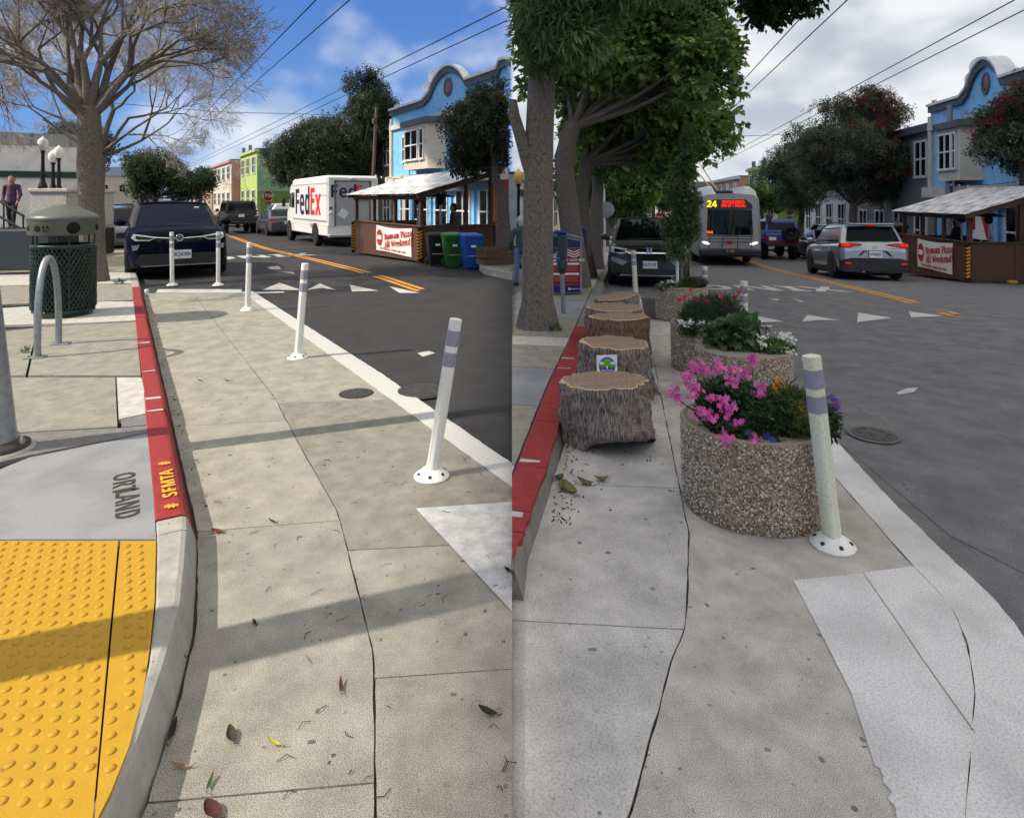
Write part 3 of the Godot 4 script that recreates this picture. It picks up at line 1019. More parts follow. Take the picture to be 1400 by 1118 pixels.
# a car: +z is its front. d holds lengths in metres
func car(called: String, label: String, category: String, at: Vector3, turn: float, d: Dictionary, group := "") -> Node3D:
	var root := thing(called, label, category, at, turn, group)
	settle(root)
	var L: float = d.L
	var W: float = d.W / 2.0
	var H: float = d.H
	var gc: float = d.get("clear", 0.2)
	var hood: float = d.hood
	var belt: float = d.belt
	var deck: float = d.deck
	var zw: float = d.ws_base
	var zt: float = d.ws_top
	var zr: float = d.rw_top
	var zb: float = d.rw_base
	var body: Material = d.paint
	now_hood = hood
	now_deck = deck
	var f := L / 2.0
	# stations: z, bottom, top, width share, roundness of the nose
	var st := [
		[-f, gc + 0.16, deck - 0.28, 0.86], [-f + 0.03, gc + 0.08, deck - 0.16, 0.92], [-f + 0.10, gc + 0.02, deck - 0.05, 0.965], [-f + 0.28, gc, deck, 0.99], [zb + 0.02, gc, lerpf(deck, belt, 0.6), 1.0],
		[(zb + zw) / 2.0, gc, belt, 1.0], [zw, gc, lerpf(hood, belt, 0.5), 1.0], [zw + (f - zw) * 0.45, gc, hood, 0.99], [f - 0.30, gc, hood - 0.05, 0.975], [f - 0.13, gc + 0.02, hood - 0.11, 0.94], [f - 0.04, gc + 0.08, hood - 0.2, 0.88], [f, gc + 0.18, hood - 0.3, 0.80],
	]
	var rings := []
	for q in st:
		var w: float = W * q[3]
		var lo: float = q[1]
		var hi: float = q[2]
		var h := hi - lo
		rings.append(mirror_x([Vector3(0, lo, q[0]), Vector3(w * 0.78, lo, q[0]), Vector3(w * 0.93, lo + h * 0.07, q[0]), Vector3(w * 0.975, lo + h * 0.22, q[0]), Vector3(w * 0.985, lo + h * 0.45, q[0]), Vector3(w, lo + h * 0.66, q[0]), Vector3(w * 0.985, lo + h * 0.84, q[0]), Vector3(w * 0.93, lo + h * 0.95, q[0]), Vector3(w * 0.80, hi, q[0]), Vector3(w * 0.4, hi + 0.015, q[0]), Vector3(0, hi + 0.022, q[0])]))
	var b := part(root, "body", MB.new().loft(rings), body)
	# lower cladding and the dark underside
	part(root, "underbody", MB.new().box(Vector3(0, gc - 0.02, 0), Vector3(W * 1.6, 0.1, L * 0.86)), M.under)
	# the cabin
	var tw := W * float(d.get("tumble", 0.76))
	var bw := W * 0.93
	var hy := H - 0.05
	var bl := belt - 0.03
	var corner := func(z0: float, z1: float, sx: float, k: float) -> Vector3:
		return Vector3(sx * lerpf(bw, tw, k), lerpf(bl, hy, k), lerpf(z0, z1, k))
	var cab := []
	for k in [0.0, 0.35, 0.7, 1.0]:
		var ring := []
		var bulge: float = 0.03 * sin(PI * k)
		for e in [[zw, zt, 1.0, -0.22], [zw, zt, 0.0, 0.06], [zw, zt, -1.0, -0.22]]:
			var p: Vector3 = corner.call(e[0], e[1], e[2], k)
			ring.append(p + Vector3(e[2] * (bulge - 0.06), 0, e[3] * (0.5 if e[3] > 0 else 0.0)))
		for zz in [0.0]:
			ring.append(Vector3(-lerpf(bw, tw, k) - bulge, lerpf(bl, hy, k), (lerpf(zw, zt, k) - 0.18)))
			ring.append(Vector3(-lerpf(bw, tw, k) - bulge, lerpf(bl, hy, k), (lerpf(zb, zr, k) + 0.16)))
		for e in [[zb, zr, -1.0, 0.0], [zb, zr, 0.0, -0.05], [zb, zr, 1.0, 0.0]]:
			var p: Vector3 = corner.call(e[0], e[1], e[2], k)
			ring.append(p + Vector3(-e[2] * 0.06, 0, e[3]))
		ring.append(Vector3(lerpf(bw, tw, k) + bulge, lerpf(bl, hy, k), (lerpf(zb, zr, k) + 0.16)))
		ring.append(Vector3(lerpf(bw, tw, k) + bulge, lerpf(bl, hy, k), (lerpf(zw, zt, k) - 0.18)))
		ring.reverse()
		cab.append(ring)
	for ring in cab:
		ring.reverse()
	part(root, "cabin", MB.new().loft(cab), d.get("pillar", body))
	# roof skin
	var roof := []
	var nz := 6
	for i in nz + 1:
		var t := float(i) / nz
		var z := lerpf(zr - 0.06, zt + 0.08, t)
		var y := H - 0.045 + 0.045 * sin(PI * clampf(t * 0.86 + 0.07, 0, 1)) - 0.03
		var w := tw * (0.98 if i > 0 and i < nz else 0.94)
		roof.append(mirror_x([Vector3(0, y - 0.05, z), Vector3(w * 0.9, y - 0.05, z), Vector3(w + 0.012, y - 0.03, z), Vector3(w * 0.97, y + 0.002, z), Vector3(w * 0.8, y + 0.022, z), Vector3(w * 0.4, y + 0.032, z), Vector3(0, y + 0.035, z)]))
	part(root, "roof", MB.new().loft(roof), d.get("roof_paint", body))
	# panes, a little proud of the cabin
	var pane := func(called2: String, p: Array, off: Vector3) -> void:
		var m := MB.new()
		var mid_b: Vector3 = (p[0] + p[1]) / 2.0
		var mid_t: Vector3 = (p[2] + p[3]) / 2.0
		if called2 == "windscreen" or called2 == "rear_window":
			var sg := 1.0 if called2 == "windscreen" else -1.0
			mid_b += Vector3(0, 0, 0.055 * sg)
			mid_t += Vector3(0, 0.004, 0.05 * sg)
			m.loft([[p[0] + off, mid_b + off, p[1] + off], [p[3] + off, mid_t + off, p[2] + off]], false, false)
		else:
			m.quad(p[0] + off, p[1] + off, p[2] + off, p[3] + off)
		part(root, called2, m, d.get("glass", M.glass_dark))
	var q0 := 0.06
	var q1 := 0.93
	var g := func(z0: float, z1: float, sx: float, k: float, inset: float, fwd: float) -> Vector3:
		var p: Vector3 = corner.call(z0, z1, sx, k)
		return p + Vector3(-sx * inset, 0, fwd)
	pane.call("windscreen", [g.call(zw, zt, -1.0, q0, 0.10, 0.0), g.call(zw, zt, 1.0, q0, 0.10, 0.0), g.call(zw, zt, 1.0, q1, 0.09, 0.0), g.call(zw, zt, -1.0, q1, 0.09, 0.0)], Vector3(0, 0.012, 0.014))
	var rt: float = d.get("rw_low", 0.1)
	pane.call("rear_window", [g.call(zb, zr, 1.0, rt, 0.12, 0), g.call(zb, zr, -1.0, rt, 0.12, 0), g.call(zb, zr, -1.0, 0.90, 0.1, 0), g.call(zb, zr, 1.0, 0.90, 0.1, 0)], Vector3(0, 0.012, -0.022))
	var doors: Array = d.get("doors", [0.0, 0.42, 0.80, 1.0])
	for sx in [-1.0, 1.0]:
		for i in doors.size() - 1:
			var k0: float = doors[i] + 0.012
			var k1: float = doors[i + 1] - 0.012
			var sz := func(t: float, k: float) -> Vector3:
				var z := lerpf(lerpf(zw, zt, k) - 0.24, lerpf(zb, zr, k) + 0.2, t)
				return Vector3(sx * (lerpf(bw, tw, k) + 0.03 * sin(PI * k) + 0.004), lerpf(bl, hy, k), z)
			var p := [sz.call(k0, 0.13), sz.call(k0, 0.86), sz.call(k1, 0.86), sz.call(k1, 0.13)]
			if sx > 0:
				p = [p[3], p[2], p[1], p[0]]
				p.reverse()
				p = [p[0], p[3], p[2], p[1]]
			var m := MB.new()
			m.quad(p[0], p[3], p[2], p[1])
			part(root, "side_window", m, d.get("glass", M.glass_dark))
			if i < 2:
				var hp: Vector3 = sz.call(doors[i + 1] - 0.09, 0.0) + Vector3(sx * 0.055, -0.13, 0)
				part(root, "door_handle", MB.new().rbox(hp, Vector3(0.03, 0.03, 0.2), 0.01), d.get("handle", body))
	# wheels in dark arches
	var r: float = d.get("wheel", 0.34)
	var wf: float = d.get("zf", f - 0.88)
	var wr: float = d.get("zr_axle", -f + 0.95)
	for z in [wf, wr]:
		for sx in [-1.0, 1.0]:
			var arch := PackedVector2Array()
			for i in 17:
				var a := -0.35 + (PI + 0.7) * i / 16.0
				arch.append(Vector2(cos(a), sin(a)) * (r + float(d.get("arch", 0.07))))
			var t := Transform3D(Basis(Vector3.UP, PI / 2 * sx), Vector3(sx * (W * 0.82), r, z))
			part(root, "wheel_arch", MB.new().prism(arch, W * 0.185, t), d.get("clad", M.trim))
			wheel(root, Vector3(sx * (W - 0.10), r, z), r, 0.23, d.get("rim", M.alloy), d.get("spokes", 5))
	for sx in [-1.0, 1.0]:
		if d.has("sill"):
			part(root, "sill", MB.new().rbox(Vector3(sx * W * 0.955, gc + 0.08, (wf + wr) / 2.0), Vector3(0.09, 0.17, wf - wr - 2.0 * r - 0.16), 0.02), M.trim)
		var mz := zw - 0.26
		var mir := part(root, "door_mirror", MB.new().ellipsoid(Vector3(sx * (W + 0.10), belt + 0.09, mz), Vector3(0.125, 0.08, 0.10), 10, 6), d.get("mirror", body))
		part(mir, "stalk", MB.new().rbox(Vector3(sx * (W - 0.01), belt + 0.03, mz), Vector3(0.14, 0.04, 0.06), 0.01), M.trim)
	if d.has("rails"):
		for sx in [-1.0, 1.0]:
			part(root, "roof_rail", MB.new().tube([Vector3(sx * tw * 0.93, H - 0.03, zr + 0.15), Vector3(sx * tw * 0.93, H + 0.035, zr + 0.28), Vector3(sx * tw * 0.93, H + 0.04, zt - 0.25), Vector3(sx * tw * 0.93, H - 0.03, zt - 0.08)], 0.018, 6), M.trim)
	return root

var now_hood := 1.0
var now_deck := 1.0

# how far the skin of the nose (or tail) lies behind its foremost point, at a share e of the half width and dy below the bonnet
func nose(e: float, dy: float, sg: float) -> float:
	var a := [[0.80, 0.0], [0.88, 0.04], [0.94, 0.13], [0.975, 0.30]] if sg > 0 else [[0.86, 0.0], [0.92, 0.03], [0.965, 0.10], [0.99, 0.28]]
	var b := [[0.30, 0.0], [0.20, 0.04], [0.11, 0.13], [0.05, 0.30]] if sg > 0 else [[0.28, 0.0], [0.16, 0.03], [0.05, 0.10], [0.0, 0.28]]
	var x := 0.0
	var y := 0.0
	for i in 3:
		if e > a[i][0]:
			x = lerpf(a[i][1], a[i + 1][1], minf(1.0, (e - a[i][0]) / (a[i + 1][0] - a[i][0])))
		if dy < b[i][0]:
			y = lerpf(b[i][1], b[i + 1][1], minf(1.0, (dy - b[i][0]) / (b[i + 1][0] - b[i][0])))
	return maxf(x, y) + 0.35 * minf(x, y)

# a flat shape given by (x, y) corners, standing on the front (sg 1) or back (sg -1) at z, bent round the corner of the car
func face_shape(parent: Node, called: String, pts: Array, z: float, sg: float, mat: Material, W: float, thick := 0.03, bend := 0.32) -> MeshInstance3D:
	var m := MB.new()
	var poly := PackedVector2Array()
	for p in pts:
		poly.append(Vector2(p[0], p[1]))
	var skin := func(p: Vector2) -> Vector3:
		return Vector3(p.x, p.y, sg * (z + 0.012 - nose(absf(p.x) / W, (now_hood if sg > 0 else now_deck) - p.y, sg)))
	# cut small, so that the shape follows the skin
	var cells := []
	for i in range(-9, 9):
		for q in Geometry2D.intersect_polygons(poly, rect(i * 0.12, i * 0.12 + 0.12, 0.0, 3.0)):
			for j in range(0, 20):
				cells.append_array(Geometry2D.intersect_polygons(q, rect(-3, 3, j * 0.1, j * 0.1 + 0.1)))
	var back := Vector3(0, 0, -sg * thick)
	for q in cells:
		var k := Geometry2D.triangulate_polygon(q)
		for i in range(0, k.size(), 3):
			var a: Vector3 = skin.call(q[k[i]])
			var b: Vector3 = skin.call(q[k[i + 1]])
			var c: Vector3 = skin.call(q[k[i + 2]])
			if (b - a).cross(c - a).z * sg < 0:
				m.tri(a, c, b)
			else:
				m.tri(a, b, c)
	var cw := Geometry2D.is_polygon_clockwise(poly)
	for i in poly.size():
		var p0 := poly[i]
		var p1 := poly[(i + 1) % poly.size()]
		var n := maxi(1, int(p0.distance_to(p1) / 0.12))
		for j in n:
			var a: Vector3 = skin.call(p0.lerp(p1, float(j) / n))
			var b: Vector3 = skin.call(p0.lerp(p1, float(j + 1) / n))
			if cw != (sg < 0):
				m.quad(a, b, b + back, a + back)
			else:
				m.quad(b, a, a + back, b + back)
	return part(parent, called, m, mat)

func both(parent: Node, called: String, pts: Array, z: float, sg: float, mat: Material, W: float, thick := 0.03, bend := 0.32) -> void:
	for sx in [-1.0, 1.0]:
		var q := []
		for p in pts:
			q.append([p[0] * sx, p[1]] + (p.slice(2) if p.size() > 2 else []))
		face_shape(parent, called, q, z, sg, mat, W, thick, bend)

func ring_badge(parent: Node, at: Vector3, r: float, turn: float, mat: Material, squash := 1.0) -> Node3D:
	var path := []
	for i in 21:
		var a := TAU * i / 20.0
		path.append(Vector3(cos(a) * r, sin(a) * r * squash, 0))
	return part(parent, "badge", MB.new().tube(path, r * 0.11, 6, false), mat, Transform3D(Basis(Vector3.UP, turn), at))

func build_vehicles_left() -> void:
	var yl := yaw("L")
	# the dark electric car nearest, front towards us
	var navy := paint(Color(0.03, 0.05, 0.13), 0.5, 0.0, 0.16)
	var blue_glass := paint(Color(0.04, 0.07, 0.15), 0.05)
	blue_glass.metallic_specular = 0.2
	navy.metallic_specular = 0.1
	var d := {"L": 4.58, "W": 1.92, "H": 1.66, "hood": 1.10, "belt": 1.08, "deck": 1.10, "ws_base": 1.25, "ws_top": 0.42, "rw_top": -1.6, "rw_base": -2.0, "paint": navy, "glass": blue_glass, "rails": true, "wheel": 0.37, "sill": true, "clear": 0.2, "rim": paint(Color(0.16, 0.16, 0.17), 0.3, 0.6), "pillar": M.trim}
	var c := car("parked_car", "dark navy crossover parked at the kerb behind two white posts", "car", us("L", 1.04, 17.1), yl, d)
	var W := 0.96
	var f := 2.29
	both(c, "headlight", [[0.40, 0.865], [0.60, 0.90], [0.83, 0.94], [0.87, 0.86], [0.80, 0.80], [0.55, 0.79]], f + 0.01, 1.0, M.lamp_clear, W, 0.1, 0.42)
	both(c, "headlight_mask", [[0.46, 0.85], [0.62, 0.875], [0.78, 0.90], [0.80, 0.85], [0.75, 0.825], [0.55, 0.815]], f + 0.018, 1.0, M.glass_dark, W, 0.02, 0.42)
	both(c, "daylight_strip", [[0.09, 0.845], [0.42, 0.865], [0.42, 0.85], [0.09, 0.83]], f + 0.015, 1.0, M.chrome, W, 0.02)
	face_shape(c, "grille_panel", [[-0.44, 0.84], [0.44, 0.84], [0.40, 0.74], [-0.40, 0.74]], f + 0.008, 1.0, M.glass_dark, W)
	face_shape(c, "lower_grille", [[-0.72, 0.52], [0.72, 0.52], [0.80, 0.36], [0.70, 0.26], [-0.70, 0.26], [-0.80, 0.36]], f + 0.012, 1.0, M.trim, W)
	face_shape(c, "chin_strip", [[-0.70, 0.285], [0.70, 0.285], [0.70, 0.27], [-0.70, 0.27]], f + 0.025, 1.0, M.alloy, W)
	both(c, "corner_vent", [[0.72, 0.72], [0.86, 0.70], [0.84, 0.60], [0.76, 0.62]], f + 0.02, 1.0, M.alloy, W, 0.03, 0.42)
	var bd := ring_badge(c, Vector3(0, 0.84, f + 0.03), 0.07, 0.0, M.chrome)
	part(bd, "emblem", MB.new().tube([Vector3(-0.03, 0.052, 0), Vector3(0, 0.002, 0), Vector3(0.03, 0.052, 0)], 0.006, 5).tube([Vector3(-0.058, 0.02, 0), Vector3(-0.03, -0.052, 0), Vector3(0, -0.002, 0.001), Vector3(0.03, -0.052, 0), Vector3(0.058, 0.02, 0)], 0.006, 5), M.chrome)
	plate(c, "9CJA304", Vector3(0.05, 0.50, f + 0.035), 0.0)
	part(c, "roof_bar", MB.new().box(Vector3(0, 1.74, -0.1), Vector3(1.3, 0.035, 0.07)).box(Vector3(-0.62, 1.69, -0.1), Vector3(0.06, 0.1, 0.07)).box(Vector3(0.62, 1.69, -0.1), Vector3(0.06, 0.1, 0.07)), M.trim)
	part(c, "sticker", MB.new().box(Vector3(0.45, 1.49, 0.88), Vector3(0.1, 0.02, 0.03), Basis(Vector3.RIGHT, -0.9)), M.plate)
	for sx in [-1.0, 1.0]:
		part(c, "wiper", MB.new().tube([Vector3(sx * 0.55, 1.10, 1.36), Vector3(-0.05 * sx, 1.13, 1.33)], 0.01, 4), M.trim)
	# cars farther down the near kerb
	d = {"L": 4.5, "W": 1.85, "H": 1.68, "hood": 1.0, "belt": 1.05, "deck": 1.05, "ws_base": 1.05, "ws_top": 0.35, "rw_top": -1.6, "rw_base": -2.0, "paint": paint(Color(0.72, 0.73, 0.75), 0.3, 0.3, 1.0)}
	for q in [[0.25, 30.0, Color(0.45, 0.47, 0.50), "grey car parked just behind the dark crossover"], [0.0, 40.0, Color(0.80, 0.80, 0.80), "white car parked second behind the dark crossover"], [0.1, 52.0, Color(0.35, 0.38, 0.42), "distant grey car at the end of the near kerb"]]:
		d.paint = paint(q[2], 0.3, 0.3, 1.0)
		var o := car("parked_car", q[3], "car", us("L", q[0], q[1]), yl, d, "cars parked along the near kerb")
		both(o, "headlight", [[0.45, 0.80], [0.82, 0.86], [0.82, 0.74], [0.50, 0.70]], 2.26, 1.0, M.lamp_clear, 0.92, 0.1, 0.4)
		face_shape(o, "grille", [[-0.4, 0.72], [0.4, 0.72], [0.4, 0.5], [-0.4, 0.5]], 2.262, 1.0, M.trim, 0.92)
	# the boxy olive four-by-four driving off
	var olive := paint(Color(0.16, 0.18, 0.15), 0.5, 0.1, 0.3)
	boxy("off_road_car", "dark olive boxy off-road car driving away down the street", us("L", 6.05, 42.0), yl + PI, olive, 1.85, 1.95, 0.55, false)
	# cars by the far kerb
	var grey := {"L": 4.6, "W": 1.82, "H": 1.46, "hood": 0.92, "belt": 0.94, "deck": 1.06, "ws_base": 1.0, "ws_top": 0.3, "rw_top": -1.05, "rw_base": -1.75, "paint": paint(Color(0.36, 0.38, 0.42), 0.3, 0.4, 1.0), "clear": 0.18}
	var o := car("parked_car", "grey sedan parked in front of the white delivery van", "car", us("L", 7.75, 38.2), yl + PI, grey)
	both(o, "tail_light", [[0.52, 0.94], [0.86, 0.98], [0.88, 0.82], [0.60, 0.84]], 2.31, -1.0, M.lamp_red, 0.91, 0.08, 0.35)
	plate(o, "", Vector3(0, 0.72, -2.34), PI)
	d.paint = paint(Color(0.75, 0.76, 0.78), 0.3, 0.3, 1.0)
	o = car("parked_car", "small silver car far off beside the stop sign", "car", us("L", 9.6, 62.0), yl + PI, d)
	both(o, "tail_light", [[0.60, 0.95], [0.86, 0.98], [0.88, 0.80], [0.66, 0.82]], 2.26, -1.0, M.lamp_red, 0.91, 0.08, 0.35)
	d.paint = paint(Color(0.88, 0.88, 0.88), 0.3, 0.1, 1.0)
	o = car("parked_car", "white car half hidden behind the grey sedan", "car", us("L", 11.4, 50.0), yl + PI * 0.5, d)
	delivery_van()

func boxy(called: String, label: String, at: Vector3, turn: float, body: Material, W2: float, H: float, lift: float, spare: bool) -> Node3D:
	var t := thing(called, label, "car", at, turn)
	settle(t)
	var W := W2 / 2.0
	var L := 3.9
	part(t, "body", MB.new().rbox(Vector3(0, lift + 0.36, 0), Vector3(W2 * 0.92, 0.55, L), 0.06).rbox(Vector3(0, lift + 0.5, -0.45), Vector3(W2 * 0.95, 0.5, L * 0.72), 0.05), body)
	var cab := []
	for q in [[lift + 0.68, 0.94, 0.0], [H - 0.10, 0.84, 0.12], [H - 0.02, 0.80, 0.17], [H, 0.72, 0.25]]:
		var w: float = W * q[1]
		var z0: float = -L / 2.0 + 0.05 + q[2] * 0.5
		var z1: float = 0.75 - q[2] * 1.8
		cab.append([Vector3(w, q[0], z1), Vector3(w, q[0], z0), Vector3(-w, q[0], z0), Vector3(-w, q[0], z1)])
	part(t, "cabin", MB.new().loft(cab, true, true, false), body)
	var gy := lift + 0.80
	part(t, "rear_window", MB.new().quad(Vector3(W * 0.78, gy, -L / 2 + 0.05), Vector3(-W * 0.78, gy, -L / 2 + 0.05), Vector3(-W * 0.70, H - 0.16, -L / 2 + 0.09), Vector3(W * 0.70, H - 0.16, -L / 2 + 0.09)), M.glass_dark)
	for sx in [-1.0, 1.0]:
		for z in [[-1.75, -0.95], [-0.85, -0.05], [0.02, 0.42]]:
			var p := [Vector3(sx * W * 0.935, gy, z[0]), Vector3(sx * W * 0.935, gy, z[1]), Vector3(sx * W * 0.86, H - 0.16, z[1] - (0.12 if z[1] > 0.1 else 0.0)), Vector3(sx * W * 0.86, H - 0.16, z[0])]
			if sx < 0:
				p = [p[0], p[1], p[2], p[3]]
			else:
				p = [p[1], p[0], p[3], p[2]]
			part(t, "side_window", MB.new().quad(p[0], p[1], p[2], p[3]), M.glass_dark)
		for z in [-L / 2 + 0.72, L / 2 - 0.65]:
			part(t, "wheel_arch", MB.new().rbox(Vector3(sx * (W - 0.08), 0.92, z), Vector3(0.26, 0.10, 0.98), 0.03), M.trim)
			wheel(t, Vector3(sx * (W - 0.14), 0.42, z), 0.42, 0.28, M.trim, 6)
		part(t, "tail_light", MB.new().rbox(Vector3(sx * W * 0.86, lift + 0.42, -L / 2 - 0.01), Vector3(0.11, 0.2, 0.05), 0.01), M.lamp_red)
		part(t, "door_mirror", MB.new().rbox(Vector3(sx * (W + 0.08), lift + 0.82, 0.55), Vector3(0.2, 0.17, 0.08), 0.03), M.trim)
	part(t, "windscreen", MB.new().quad(Vector3(-W * 0.85, gy, 0.66), Vector3(W * 0.85, gy, 0.66), Vector3(W * 0.76, H - 0.14, 0.48), Vector3(-W * 0.76, H - 0.14, 0.48)), M.glass_dark)
	part(t, "bumper", MB.new().rbox(Vector3(0, lift + 0.10, -L / 2 - 0.06), Vector3(W2 * 0.88, 0.16, 0.16), 0.03), M.trim)
	part(t, "axle", MB.new().tube([Vector3(-W + 0.2, 0.42, -L / 2 + 0.72), Vector3(W - 0.2, 0.42, -L / 2 + 0.72)], 0.05, 6).ellipsoid(Vector3(0.1, 0.42, -L / 2 + 0.72), Vector3(0.14, 0.14, 0.16), 8, 6), M.under)
	plate(t, "", Vector3(0.42 if spare else 0.0, lift + 0.38 if spare else lift + 0.52, -L / 2 - 0.03), PI)
	if spare:
		var sp := part(t, "spare_wheel", MB.new().lathe([Vector2(0.2, -0.1), Vector2(0.33, -0.11), Vector2(0.37, -0.07), Vector2(0.37, 0.07), Vector2(0.33, 0.11), Vector2(0.22, 0.11), Vector2(0.16, 0.05), Vector2(0.01, 0.05)], 20), M.tyre, Transform3D(Basis(Vector3.RIGHT, -PI / 2), Vector3(-0.36, lift + 0.62, -L / 2 - 0.14)))
		part(sp, "hub", MB.new().lathe([Vector2(0.07, 0.05), Vector2(0.06, 0.1), Vector2(0.01, 0.1)], 10), M.trim)
	return t

func delivery_van() -> void:
	var white := worn(Color(0.90, 0.90, 0.89), 0.45, grain(22, 0.05, [[0.0, gr(0.9)], [1.0, gr(1.0)]], 256, 3), 1.0, null, 1.0, 0.0, false)
	var silver := paint(Color(0.66, 0.67, 0.68), 0.4, 0.35)
	var purple := paint(Color(0.13, 0.09, 0.27), 0.5)
	var red := paint(Color(0.88, 0.13, 0.06), 0.5)
	# its rear stands nearest; +z is its front, away from us
	var t := thing("delivery_van", "white box delivery van with purple and red lettering at far kerb", "van", us("L", 8.05, 29.0), yaw("L") + PI)
	settle(t)
	var L := 7.6
	var W := 1.08
	var z0 := -L / 2.0
	part(t, "cargo_box", MB.new().rbox(Vector3(0, 1.86, z0 + 2.95), Vector3(W * 2, 2.14, 5.9), 0.09), white)
	part(t, "lower_body", MB.new().rbox(Vector3(0, 0.72, z0 + 2.9), Vector3(W * 2 - 0.02, 0.5, 5.8), 0.04), white)
	var nose := []
	for q in [[5.85, 0.5, 2.86, 1.0], [6.35, 0.5, 2.70, 0.99], [6.62, 0.5, 2.30, 0.97], [6.9, 0.5, 1.72, 0.95], [7.35, 0.52, 1.46, 0.92], [7.55, 0.6, 1.2, 0.88]]:
		var w: float = W * q[3]
		nose.append(mirror_x([Vector3(0, q[1], z0 + q[0]), Vector3(w, q[1], z0 + q[0]), Vector3(w, q[2] - 0.1, z0 + q[0]), Vector3(w - 0.1, q[2], z0 + q[0]), Vector3(0, q[2], z0 + q[0])]))
	part(t, "cab", MB.new().loft(nose, true, true, false), white)
	part(t, "windscreen", MB.new().quad(Vector3(-0.85, 1.80, z0 + 6.88), Vector3(0.85, 1.80, z0 + 6.88), Vector3(0.85, 2.36, z0 + 6.64), Vector3(-0.85, 2.36, z0 + 6.64)), M.glass_dark)
	for sx in [-1.0, 1.0]:
		part(t, "side_window", MB.new().box(Vector3(sx * W, 1.95, z0 + 5.75), Vector3(0.02, 0.72, 0.55)), M.glass_dark)
		part(t, "side_window", MB.new().box(Vector3(sx * (W - 0.005), 1.95, z0 + 6.32), Vector3(0.02, 0.66, 0.36)), M.glass_dark)
		part(t, "rub_rail", MB.new().rbox(Vector3(sx * W, 1.08, z0 + 2.9), Vector3(0.035, 0.07, 5.6), 0.01), silver)
		part(t, "door_mirror", MB.new().rbox(Vector3(sx * (W + 0.22), 1.85, z0 + 6.75), Vector3(0.16, 0.42, 0.08), 0.03).tube([Vector3(sx * W * 0.95, 2.1, z0 + 6.6), Vector3(sx * (W + 0.22), 2.05, z0 + 6.75)], 0.015, 5), M.trim)
		for z in [1.75, 6.55]:
			var arch := PackedVector2Array()
			for i in 13:
				var a := PI * i / 12.0
				arch.append(Vector2(cos(a), sin(a)) * 0.52)
			part(t, "wheel_arch", MB.new().prism(arch, 0.3, Transform3D(Basis(Vector3.UP, PI / 2 * sx), Vector3(sx * (W - 0.285), 0.46, z0 + z))), M.under)
			wheel(t, Vector3(sx * (W - 0.11), 0.40, z0 + z), 0.40, 0.26, white, 8)
	part(t, "rear_door", MB.new().box(Vector3(0.03, 1.80, z0 - 0.01), Vector3(1.30, 1.72, 0.03)), silver)
	part(t, "rear_door_frame", MB.new().box(Vector3(-0.70, 1.80, z0 - 0.012), Vector3(0.09, 1.86, 0.05)).box(Vector3(0.74, 1.80, z0 - 0.012), Vector3(0.07, 1.86, 0.05)).box(Vector3(0.02, 2.70, z0 - 0.012), Vector3(1.52, 0.06, 0.05)), paint(Color(0.42, 0.43, 0.44), 0.5, 0.3))
	part(t, "roof_lamp", MB.new().rbox(Vector3(0, 2.82, z0 - 0.03), Vector3(0.26, 0.08, 0.08), 0.02), M.plate)
	part(t, "bumper", MB.new().rbox(Vector3(0, 0.50, z0 - 0.12), Vector3(W * 2 - 0.05, 0.14, 0.24), 0.03), silver)
	part(t, "underbody", MB.new().box(Vector3(0, 0.42, z0 + 3.4), Vector3(1.3, 0.2, 6.2)), M.under)
	for sx in [-1.0, 1.0]:
		for y in [1.62, 1.42]:
			part(t, "tail_light", MB.new().lathe([Vector2(0.065, 0), Vector2(0.06, 0.03), Vector2(0.01, 0.035)], 12, Vector3.ZERO), M.lamp_red if y > 1.5 else M.lamp_clear, Transform3D(Basis(Vector3.RIGHT, -PI / 2), Vector3(sx * 0.92, y, z0 - 0.01)))
	plate(t, "", Vector3(-0.55, 0.72, z0 - 0.03), PI)
	part(t, "door_latch", MB.new().rbox(Vector3(-0.1, 0.96, z0 - 0.04), Vector3(0.34, 0.10, 0.03), 0.01), M.trim)
	# the lettering on its street side (its left, -x when +z is forward... the side towards the middle of the road) and on the rear
	var side_t := Transform3D(Basis(Vector3.UP, PI / 2), Vector3(W + 0.008, 1.50, 0))
	letters(t, "lettering", "Fed", 1.15, purple, Transform3D(Basis(Vector3.UP, PI / 2), Vector3(W + 0.006, 1.86, z0 + 3.95)), false, 1.02, 0.01)
	letters(t, "lettering", "Ex", 1.15, red, Transform3D(Basis(Vector3.UP, PI / 2), Vector3(W + 0.006, 1.86, z0 + 1.75)), false, 1.02, 0.01)
	letters(t, "lettering", "Express", 0.26, silver, Transform3D(Basis(Vector3.UP, PI / 2), Vector3(W + 0.006, 0.88, z0 + 1.95)), false, 1.0, 0.01, false)
	letters(t, "lettering", "Fed", 0.50, purple, Transform3D(Basis(Vector3.UP, PI), Vector3(0.40, 2.28, z0 - 0.03)), false, 0.95, 0.01)
	letters(t, "lettering", "Ex", 0.50, red, Transform3D(Basis(Vector3.UP, PI), Vector3(-0.42, 2.28, z0 - 0.03)), false, 0.95, 0.01)
	letters(t, "lettering", "Express", 0.12, M.trim, Transform3D(Basis(Vector3.UP, PI), Vector3(-0.35, 1.92, z0 - 0.03)), false, 1.0, 0.01, false)
	part(t, "sticker", MB.new().box(Vector3.ZERO, Vector3(0.34, 0.34, 0.006), Basis(Vector3.BACK, 0.6)).box(Vector3(0, 0, -0.004), Vector3(0.26, 0.26, 0.006), Basis(Vector3.BACK, 0.6)), M.plate, Transform3D(Basis(), Vector3(0.42, 1.38, z0 - 0.03)))

